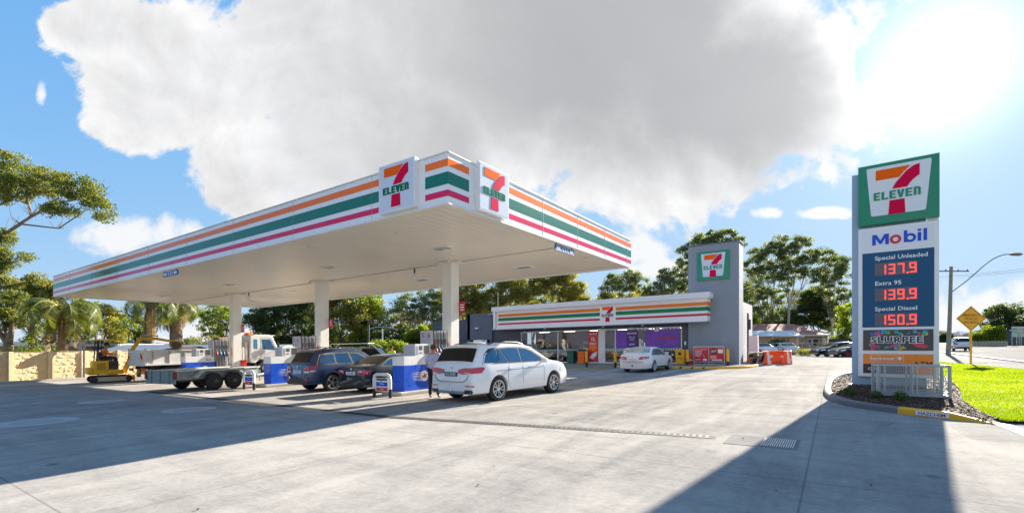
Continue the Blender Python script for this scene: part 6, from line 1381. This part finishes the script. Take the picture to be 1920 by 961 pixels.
# --- palms
PF=leafmat('palm_leaflet',[(.05,.08,.015),(.12,.16,.03),(.26,.26,.07)],.4,.4); PD=leafmat('dead_frond',[(.16,.10,.05),(.30,.20,.10),(.42,.30,.16)],.3)
def palm(label,px,d,py,tr,nf=26,fl=3.2,dead=0,seed=1,lean=0):
    x0,y0=D(px,d); t=thing('palm_tree',label,'palm',(x0,y0,0),tilt=False,group='palms behind the block wall'); r=np.random.RandomState(seed); zt_=1.7+(Hp(px)-py)*d/900
    mb=MB(); pr=[]
    n=14
    pts=[(lean*(k/n),0,zt_*k/n) for k in range(n+1)]; rs=[tr*(1.15-.3*k/n)*(1+.07*(k%2)) for k in range(n+1)]; mb.tube(pts,rs,12); mb.tube([(lean,0,zt_-.5),(lean,0,zt_),(lean,0,zt_+.3)],[tr*.9,tr*1.35,tr*.6],12)
    mb.build('trunk',BK,t,smooth=60)
    for kind,cnt in (('green',nf),('dead',dead)):
        Q=[];st=MB()
        for k in range(cnt):
            a=r.uniform(0,6.283); el=r.uniform(.15,1.35) if kind=='green' else r.uniform(-1.2,-.5); L=fl*r.uniform(.8,1.1)*(.75 if kind=='dead' else 1)
            h=np.array([math.cos(a),math.sin(a),0]); sd_=np.array([-math.sin(a),math.cos(a),0]); p=np.array([lean,0,zt_+.1]); e=el; N_=16; pts=[tuple(p)]
            for i in range(N_):
                stp=L/N_; dv=h*math.cos(e)+np.array([0,0,math.sin(e)]); p2=p+dv*stp; e-=(.17 if kind=='green' else .05)*(1+i*.06)
                if i>1:
                    for q in range(4):
                        c=p+dv*stp*q/4; ll=.55*math.sin(math.pi*min(.97,(i+q/4+1)/(N_+1)))**.6*(L/3.2)
                        for s_ in (-1,1):
                            tip=c+sd_*s_*ll*.75+dv*ll*.35+np.array([0,0,-ll*r.uniform(.25,.7)]); wv=dv*.045
                            Q+= [c-wv*.5,c+wv*.5,tip+wv*.2,tip-wv*.2]
                p=p2; pts.append(tuple(p))
            st.tube(pts,[.035*(1-i/(len(pts)+2)) for i in range(len(pts))],5,False)
        if cnt:
            mesh_np('frond_leaflets' if kind=='green' else 'dead_fronds',np.array(Q),4,PF if kind=='green' else PD,t)
            st.build('frond_stems',M('frond_stem',(.22,.2,.07),.6) if kind=='green' else M('dead_stem',(.3,.2,.12),.8),t,smooth=60)
    return t
palm('palm with arching green fronds rising left of the canopy end, behind the wall',118,32,592,.27,34,3.6,6,5)
palm('tall palm whose crown tops out just above the left end of the striped canopy',96,37,545,.3,30,3.6,4,9)
palm('leaning palm trunk with drooping fronds behind the excavator roof',276,44,570,.46,24,4.2,5,12,lean=1.1)
palm('stout palm with hanging dead brown fronds behind the soil load',330,46,566,.5,26,4.2,30,15)
for i,(px,d,lob,mt,lb) in enumerate((
 (16,33,[(5,600,30,22),(35,590,30,24),(-15,575,28,30),(30,560,24,18)],LG_GOLD,'thick trunked golden tree directly behind the left end of the block wall'),
 (58,36,[(50,560,34,26),(85,575,30,22),(20,545,30,22),(75,530,26,16)],LG_OL,'olive green tree between the wall end and the palms'),
 (90,34,[(60,640,12,14),(80,620,14,18)],LG_BR,'small leafy bush tree in front of the pale house wall'),
 (182,40,[(175,585,34,22),(205,600,26,24),(150,615,30,22),(215,630,20,20)],LG_OL,'dark olive tree right of the arching palm'),
 (245,46,[(240,610,34,22),(265,625,24,20),(225,630,26,18)],LG_BR,'yellow green tree between the palms above the excavator'),
 (410,50,[(410,585,26,18),(400,615,30,22),(430,600,20,24),(385,590,16,14)],LG_BR,'bright green tree directly left of the farthest canopy column'))):
    tree('garden_tree',lb,px,d,lob,mt,BK,.32 if i==0 else .16,rc=.5,dens=5.5,m=80,size=.18,seed=50+i,group='garden trees behind the left wall')
def hedge(label,pts,d,h0,h1,mat,seed,size=.12,n=9000,name='hedge'):
    "a hedge between two picture columns at distance d"
    r=np.random.RandomState(seed); (a,b)=pts; xa,ya=D(a,d); xb,yb=D(b,d); t=thing(name,label,'hedge',((xa+xb)/2,(ya+yb)/2,0),tilt=False)
    u_=r.rand(n); k=r.uniform(-1,1,n); zz=h0+(h1-h0)*np.sqrt(r.rand(n))*(.86+.14*np.sin(u_*17+seed)+.08*np.sin(u_*41)); wdt=.9
    dx_,dy_=(xb-xa),(yb-ya); l=math.hypot(dx_,dy_); nx_,ny_=-dy_/l,dx_/l
    X=dx_*(u_-.5)+nx_*k*wdt; Y=dy_*(u_-.5)+ny_*k*wdt; mesh_np('foliage',leafquads(np.stack([X,Y,zz],1),size,r,0),4,mat,t)
    mb=MB()
    for q in range(8): f_=(q+.5)/8-.5; mb.tube([(dx_*f_,dy_*f_,0),(dx_*f_,dy_*f_,h1*.7)],.04,5)
    mb.build('stem',BKD,t); return t
hedge('pale yellow green shrubby hedge behind the tipper truck tray',(332,436),42,.3,2.9,LG_HG,3,.16,9000)
hedge('green hedge low behind the left block wall near the wide trunks',(30,82),32,.3,2.2,LG_BR,4,.12,3000)
# --- behind the pumps
T_=[
 (565,62,[(505,585,36,22),(545,575,44,24),(590,580,40,26),(560,615,60,28),(500,625,40,26),(610,630,40,22),(480,600,26,14),(540,645,50,14)],LG_DK,BKD,'wide dark green tree between the first two canopy columns'),
 (640,58,[(640,570,40,26),(610,590,30,26),(665,595,34,30),(625,560,30,18)],LG_OL,BKD,'olive brown tree just right of the middle canopy column'),
 (690,60,[(690,565,32,24),(700,595,30,28),(680,625,34,24),(660,640,30,18)],LG_BR,BK,'bright yellow green tree behind the black lamp post'),
 (762,66,[(760,565,26,18),(780,585,24,20),(745,590,18,16),(800,560,26,20),(815,590,26,26)],LG_GUM,BKP,'loose gum tree with sky gaps left of the third canopy column'),
 (735,56,[(720,635,34,16),(760,632,30,18),(790,640,28,14),(705,650,24,12)],LG_DK,BKD,'low dark green tree behind the worker'),
 (745,45,[(712,650,18,12),(742,648,16,10),(765,655,16,8)],LG_BR,BK,'small bright shrub tree behind the worker'),
 (792,54,[(790,622,22,12),(775,632,20,10)],LG_BR,BK,'rounded fresh green tree behind the pump with numbers 5 and 6'),
 (880,70,[(880,555,34,26),(860,575,30,26),(905,570,30,24),(845,550,24,20),(885,530,26,16)],LG_OL,BK,'olive gum right of the third canopy column above the annex'),
 (955,72,[(950,545,34,26),(930,560,30,24),(985,555,30,26),(960,525,30,16),(1005,535,26,20)],LG_OL,BK,'olive gum above the left end of the shop fascia'),
 (1045,72,[(1045,540,34,24),(1075,545,26,22),(1030,520,30,14),(1085,560,18,16),(1060,515,24,12)],LG_OL,BK,'golden olive gum above the shop fascia logo'),
 (1135,84,[(1135,545,16,18),(1150,525,18,14),(1170,540,22,16),(1195,530,22,18),(1180,515,18,10),(1130,565,18,14)],LG_GUM,BKP,'small open gum beyond the shop roof, left one'),
 (1235,84,[(1225,545,22,16),(1250,535,20,20),(1210,555,18,14),(1245,515,14,12)],LG_GUM,BKP,'small open gum beyond the shop roof beside the tower'),
 (1290,88,[(1280,500,20,20),(1270,525,20,18),(1290,470,18,18),(1285,540,20,18)],LG_GUM,BKP,'slender gum rising at the left edge of the grey tower'),
 (1345,90,[(1330,445,26,12),(1355,440,24,10),(1375,455,22,12),(1310,455,22,10),(1345,470,40,20)],LG_GUM,BKP,'tall gum whose crown shows above the grey tower'),
 (1440,90,[(1425,475,24,16),(1455,465,24,14),(1410,500,22,18),(1440,510,28,20),(1470,495,24,16),(1415,545,26,24),(1450,560,24,22),(1430,590,26,20),(1462,450,14,9)],LG_GUM,BKP,'tall gum directly right of the grey tower'),
 (1477,88,[(1480,470,22,14),(1500,455,24,12),(1520,480,24,16),(1490,500,26,18),(1470,530,18,18),(1515,515,22,16)],LG_GUM,BKP,'tallest gum in the middle of the group above the tiled house'),
 (1560,90,[(1545,480,22,14),(1570,490,22,14),(1555,510,26,18),(1580,515,18,18),(1545,540,22,16),(1582,550,18,18),(1565,575,22,18)],LG_GUM,BKP,'gum at the right of the group next to the price sign'),
 (1525,94,[(1510,590,34,16),(1535,575,28,16),(1490,605,28,14),(1550,600,30,16),(1520,555,20,16),(1470,610,24,10)],LG_DK,BKD,'dense dark green tree right behind the tiled house'),
 (1585,68,[(1585,615,16,22),(1575,640,18,14),(1600,600,18,24),(1590,580,14,14)],LG_BR,BKD,'yellow green tree at the left edge of the price sign behind the dark cars'),
 (1420,84,[(1400,600,20,22),(1425,620,24,14),(1395,570,16,20)],LG_BR,BKP,'mid green tree beside the shop side wall'),
]
for i,(px,d,lob,mt,bk,lb) in enumerate(T_):
    gum=mt is LG_GUM
    tree('gum_tree' if gum or mt is LG_OL else 'leafy_tree',lb,px,d,lob,mt,bk,.22 if d>60 else .14,rc=.8 if gum else (.8 if d>55 else .5),dens=5.2 if gum else 8.0,m=80 if gum else 90,size=.32 if d>80 else .27 if d>50 else .18,seed=100+i,group='trees behind the service station')
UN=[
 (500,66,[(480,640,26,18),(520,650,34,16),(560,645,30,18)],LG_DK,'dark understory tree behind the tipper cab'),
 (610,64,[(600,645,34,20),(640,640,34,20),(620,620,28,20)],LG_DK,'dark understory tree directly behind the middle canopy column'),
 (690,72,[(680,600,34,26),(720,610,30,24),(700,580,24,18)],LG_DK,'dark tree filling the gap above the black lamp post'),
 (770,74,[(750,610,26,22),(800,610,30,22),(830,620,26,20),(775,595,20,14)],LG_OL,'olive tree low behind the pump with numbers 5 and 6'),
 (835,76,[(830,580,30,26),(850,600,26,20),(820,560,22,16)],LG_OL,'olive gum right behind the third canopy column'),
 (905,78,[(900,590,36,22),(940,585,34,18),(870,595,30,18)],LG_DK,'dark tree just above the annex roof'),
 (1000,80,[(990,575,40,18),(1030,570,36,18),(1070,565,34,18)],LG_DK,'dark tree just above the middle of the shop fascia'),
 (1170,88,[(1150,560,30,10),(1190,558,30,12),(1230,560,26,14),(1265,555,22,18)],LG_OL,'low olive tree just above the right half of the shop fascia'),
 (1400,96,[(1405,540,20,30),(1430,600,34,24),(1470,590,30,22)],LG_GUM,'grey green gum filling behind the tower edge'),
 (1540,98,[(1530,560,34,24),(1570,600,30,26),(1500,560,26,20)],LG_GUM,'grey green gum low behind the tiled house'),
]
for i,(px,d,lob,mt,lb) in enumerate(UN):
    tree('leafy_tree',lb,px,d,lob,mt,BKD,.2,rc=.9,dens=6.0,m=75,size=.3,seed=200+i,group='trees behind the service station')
# right of the price sign
tree('leafy_tree','broad dark green tree across the road at the right edge',1890,95,[(1870,590,24,16),(1895,580,26,14),(1915,595,26,20),(1860,615,20,14),(1890,612,30,16),(1925,615,24,14)],LG_DK,BKD,.4,rc=.9,dens=6.0,m=85,size=.34,seed=300)
hedge('clipped green hedge across the road, behind the yellow sign post',(1848,1880),88,.2,3.6,LG_BR,7,.25,7000)
hedge('small clipped hedge left of the larger one across the road',(1824,1846),88,.2,2.6,LG_BR,8,.25,4000)
hedge('far green shrubs beside the silver people mover',(1762,1784),150,.2,3.2,LG_DK,9,.35,3500)
hedge('low dark shrub between the tan shed and the maroon car',(1446,1474),63,.1,1.9,LG_DK,10,.16,3500)
hedge('dry grass tuft at the wire fence by the tan shed',(1499,1520),52,.0,.75,LG_HG,11,.12,1500)
for i,px in enumerate((1770,1800,1835,1800)):
    tree('leafy_tree',['distant tree left of the power pole at the end of the road','distant low tree above the silver people mover','distant tree behind the hedges across the road','far low tree at the end of the road'][i],px,200 if i<3 else 260,[(px,636,14,5),(px+10,632,9,4),(px-8,638,9,4)],LG_DK,BKD,.4,rc=1.6,dens=2.5,m=40,size=.8,seed=320+i,group='distant trees down the road')
# ------------------------------------------------------------------ houses
CREAM=M('house_cream',(.50,.36,.20),.7,var=.05); TAN=M('house_tan',(.52,.37,.22),.7,var=.05); BRK=M('brick_tan',(.40,.28,.19),.8,var=.12,vs=2)
TILE=M('roof_tile_red',(.42,.17,.12),.8,var=.25,vs=1.2,bump=.3,bs=6); GUT=M('gutter_white',(.7,.68,.64),.5); WINM=M('house_window',(.04,.05,.06),.1,spec=.8,coat=.6)
Hd=Vector((CY,SY,0)); Hn=Vector((-SY,CY,0))
def house(name,label,px,d,wid,dep,h,rise,wall,roof,rot=0,over=.4,gable=False,wins=(),cat='house'):
    x0,y0=D(px,d); t=thing(name,label,cat,(x0,y0,0),YAW+rot,tilt=False)
    mb=MB(); mb.box(0,wid,0,dep,-.3,h); w_=mb.build('wall',wall,t)
    mb=MB(); o=over
    if gable: vs=[(-o,-o,h),(wid+o,-o,h),(wid+o,dep+o,h),(-o,dep+o,h),(-o,dep/2,h+rise),(wid+o,dep/2,h+rise)]; fs=[(0,1,5,4),(2,3,4,5),(0,4,3),(1,2,5),(0,3,2,1)]
    else: vs=[(-o,-o,h),(wid+o,-o,h),(wid+o,dep+o,h),(-o,dep+o,h),(dep*.4,dep/2,h+rise),(wid-dep*.4,dep/2,h+rise)]; fs=[(0,1,5,4),(2,3,4,5),(3,0,4),(1,2,5),(0,3,2,1)]
    mb.add(vs,fs).build('roof',roof,t)
    mb=MB(); mb.box(-o-.03,wid+o+.03,-o-.1,-o+.0,h-.16,h+.03); mb.box(wid+o,wid+o+.1,-o,dep+o,h-.16,h+.03); mb.build('gutter',GUT,t)
    for (a,b,c,e) in wins:
        mb=MB(); mb.box(a,b,-.05,.0,c,e); fr_=mb.build('window',GUT,t); mb=MB(); mb.box(a+.07,b-.07,-.06,-.051,c+.07,e-.07); mb.build('pane',WINM,fr_)
    return t
# tan shed with white metal roof (gable end towards the right)
s=house('garage_shed','tan shed with low white metal roof behind the maroon and white car',1403,66,6.8,5,2.45,.75,TAN,M('roof_white_metal',(.70,.67,.65),.5,var=.05),rot=R(-3),gable=True,wins=(),cat='shed')
mb=MB(); 
for a in (.3,3.2,6.5): mb.box(a,a+.12,-.04,-.0,0,2.4)
mb.build('door_post',GUT,s); mb=MB(); mb.box(.5,3.1,-.02,.0,.1,2.2); mb.box(3.4,6.4,-.02,0,.1,2.2); mb.build('roller_door',M('roller_tan',(.48,.32,.18),.6,var=.06),s)
mb=MB(); mb.box(6.8,6.85,1.8,3.2,.9,2.1); mb.build('side_window',WINM,s)
h1=house('tiled_house','tan brick house with red-brown tiled roof behind the shed',1398,78,13.2,8,2.9,1.75,BRK,TILE,wins=((10.1,10.9,1.0,2.1),))
h2=house('house_wing','brick wing with red tiled porch roof right of the shed',1508,70,3.4,4,2.45,.8,BRK,TILE,wins=((.5,1.0,.9,1.9),(1.2,2.1,.8,1.9)),cat='house')
mb=MB(); mb.box(2.5,2.58,-.5,-.42,0,2.4); mb.box(3.3,3.38,-.5,-.42,0,2.4); mb.box(2.6,3.2,-.03,0,0,2.05); mb.build('porch_post',GUT,h2)
wf=thing('wire_fence','low chain wire fence with pale rail behind the dark hatchbacks','fence',(0,0,0),tilt=False)
mb=MB(); 
for px in range(1448,1600,14): x,y=D(px,57); mb.tube([(x,y,0),(x,y,1.35)],.025,6)
a=D(1446,57); b=D(1640,57); mb.tube([(a[0],a[1],1.35),(b[0],b[1],1.35)],.025,6); mb.tube([(a[0],a[1],.7),(b[0],b[1],.7)],.006,4); mb.tube([(a[0],a[1],1.0),(b[0],b[1],1.0)],.006,4); mb.tube([(a[0],a[1],.35),(b[0],b[1],.35)],.006,4)
mb.build('rail',M('fence_rail',(.55,.53,.5),.5),wf,slope=True)
df=thing('dark_fence','dark timber fence beside the brick wing','fence',(0,0,0),tilt=False)
mb=MB()
for k in range(40):
    px=1556+k*2.2; x,y=D(px,66); mb.box(x-.09,x+.09,y-.02,y+.02,0,1.8)
mb.build('paling',M('paling_dark',(.05,.055,.07),.8),df,slope=True)
# left houses behind the wall
ROOFG=M('roof_grey_green',(.10,.13,.10),.6); ROOFB=M('roof_steel_blue',(.20,.25,.33),.45,.2,var=.15,vs=1.5)
house('cream_house','cream house with dark green eaves behind the left palms',-60,40,12.5,6,2.55,.35,CREAM,ROOFG,wins=((4.2,5.4,1.4,2.3),))
house('pale_house','low pale orange house with grey-green gutter directly behind the excavator roof',128,42,6,6,2.35,.3,CREAM,ROOFG,rot=R(3),wins=((.9,2.0,1.2,2.2),))
house('shed_house','long shed with steel blue metal roof behind the tipper truck',190,37,12.5,6,1.75,.55,BRK,ROOFB,rot=R(4),gable=True,cat='shed')
t=thing('satellite_dish','round grey satellite dish behind the block wall','satellite dish',(*D(152,31),0),YAW,tilt=False)
mb=MB(); mb.tube([(0,.05,0),(0,.05,2.2)],.03,6); mb.build('mast',STEEL,t)
mb=MB(); mb.lathe([(.02,.10),(.18,.07),(.30,0),(.31,.01),(.18,.08),(.02,.12)],n=22); mb.v=[(a,c,b+2.12) for a,b,c in mb.v]; mb.build('dish',M('dish_grey',(.30,.28,.28),.5),t,smooth=40)
# right houses across the road
s=house('corner_shop','low dark building with pale painted sign boards across the road at the right edge',1893,92,8,6,2.9,.5,M('shop_dark',(.10,.09,.11),.7),M('roof_teal',(.04,.12,.11),.6),gable=True,cat='building')
mb=MB(); mb.box(.3,2.7,-.12,-.02,1.6,3.6); mb.build('sign_board',M('board_pale_blue',(.5,.6,.65),.5),s); mb=MB(); mb.box(.35,2.6,-.14,-.12,2.9,3.2); mb.build('sign_band',M('board_teal',(.03,.2,.22),.5),s)
mb=MB(); 
for a in (.3,1.2,2.1): mb.box(a,a+.12,-.1,-.03,0,1.6)
mb.build('post',GUT,s)
x,y=D(1911,84); t=thing('street_sign','small cream sign on a timber post across the road at the right edge','sign',(x,y,0),YAW,tilt=False)
mb=MB(); mb.tube([(0,0,0),(0,0,2.6)],.1,8); mb.build('post',M('post_cream',(.5,.38,.22),.7),t); mb=MB(); mb.box(-.5,.5,-.12,-.1,2.3,3.2); mb.build('board',M('board_pink',(.55,.42,.40),.6),t)
lw=thing('low_wall','low pale fence wall across the road below the clipped hedges','wall',(0,0,0),tilt=False)
mb=MB()
for k in range(12):
    px=1818+k*6; x,y=D(px,85); mb.box(x-.12,x+.12,y-.12,y+.12,0,1.0); x2,y2=D(px+6,85); mb.add([(x,y,.1),(x2,y2,.1),(x2,y2,.85),(x,y,.85),(x,y+.06,.1),(x2,y2+.06,.1),(x2,y2+.06,.85),(x,y+.06,.85)],[(0,1,2,3),(7,6,5,4),(3,2,6,7)])
mb.build('panel',M('wall_pale',(.45,.38,.28),.8,var=.15),lw,slope=True)
for i,(px,d,wc_) in enumerate(((1766,150,TAN),(1800,170,M('far_house_white',(.5,.5,.5),.7)),(1832,160,CREAM))):
    house('far_house',['distant tan house left of the power pole','distant pale house beyond the silver people mover','distant cream house beyond the yellow sign post'][i],px,d,5,5,2.6,1.4,wc_,TILE if i!=1 else ROOFB,over=.3)
# pickup racks behind the blue wagon
for i,(px,lb) in enumerate(((528,'pale tubular ladder rack showing just left of the pump numbered 3 and 4'),(622,'pale tubular ladder rack right of the middle canopy column'))):
    x,y=D(px,34); t=thing('pickup_truck',['white utility with tubular ladder rack mostly hidden behind pump 3','white utility with tubular ladder rack behind the dark blue wagon, right of the middle column'][i],'pickup',(x,y,0),YAW-R(90),group=None)
    mb=MB(); mb.box(-.9,.9,-.2,2.3,.5,1.2); mb.box(-.88,.88,2.3,4.6,.45,1.05); mb.build('body',paint('ute_white',(.55,.56,.55),0,.35),t,bevel=.08)
    mb=MB(); mb.add([(-.8,2.2,1.05),(.8,2.2,1.05),(.8,3.9,1.05),(-.8,3.9,1.05),(-.7,2.4,1.66),(.7,2.4,1.66),(.7,3.3,1.66),(-.7,3.3,1.66)],[(4,5,6,7),(0,1,5,4),(1,2,6,5),(2,3,7,6),(3,0,4,7)]); mb.build('cabin',GLB,t,bevel=.05)
    mb=MB()
    for s_ in (-.8,.8): mb.tube([(s_,0,1.2),(s_,.05,1.85),(s_,.35,2.0),(s_,2.8,2.0),(s_,3.2,1.85),(s_,3.4,1.65)],.025,6)
    for y_ in (.3,1.5,2.8): mb.tube([(-.8,y_,2.0),(.8,y_,2.0)],.022,6)
    mb.build('ladder_rack',M('rack_tube',(.55,.56,.52),.4,.3),t,smooth=50)
    for s_ in (-1,1):
        for yy in (.5,3.6): MB().lathe([(.2,-.1),(.34,-.09),(.34,.09),(.2,.1)],(s_*.82,yy,.34),'x',18).build('wheel',RUB,t,smooth=40)
# a few dry leaves and pebbles on the concrete
LEAF=randcol('dry_leaf',[(.06,.03,.02),(.18,.08,.04),(.10,.09,.07)])
for i in range(26):
    a=rng.uniform(-1,.9); dd=4+rng.random()**1.3*12; X=a*dd; x,y=X*CY-dd*SY,X*SY+dd*CY
    if y<1 or y>20: continue
    q=rng.uniform(0,6); l=.035; mb=MB(); mb.add([(x-l*math.cos(q),y-l*math.sin(q),.006),(x+.4*l*math.sin(q),y-.4*l*math.cos(q),.02),(x+l*math.cos(q),y+l*math.sin(q),.006),(x-.4*l*math.sin(q),y+.4*l*math.cos(q),.024)],[(0,1,2,3)])
    o=mb.build('fallen_leaf',LEAF,slope=True); setp(o,'small dry brown leaf lying loose on the sunlit concrete','leaf','fallen leaves scattered on the concrete')
# ------------------------------------------------------------------ tidy
for o in bpy.data.objects:
    for k in ('_o','_m'):
        if k in o: del o[k]
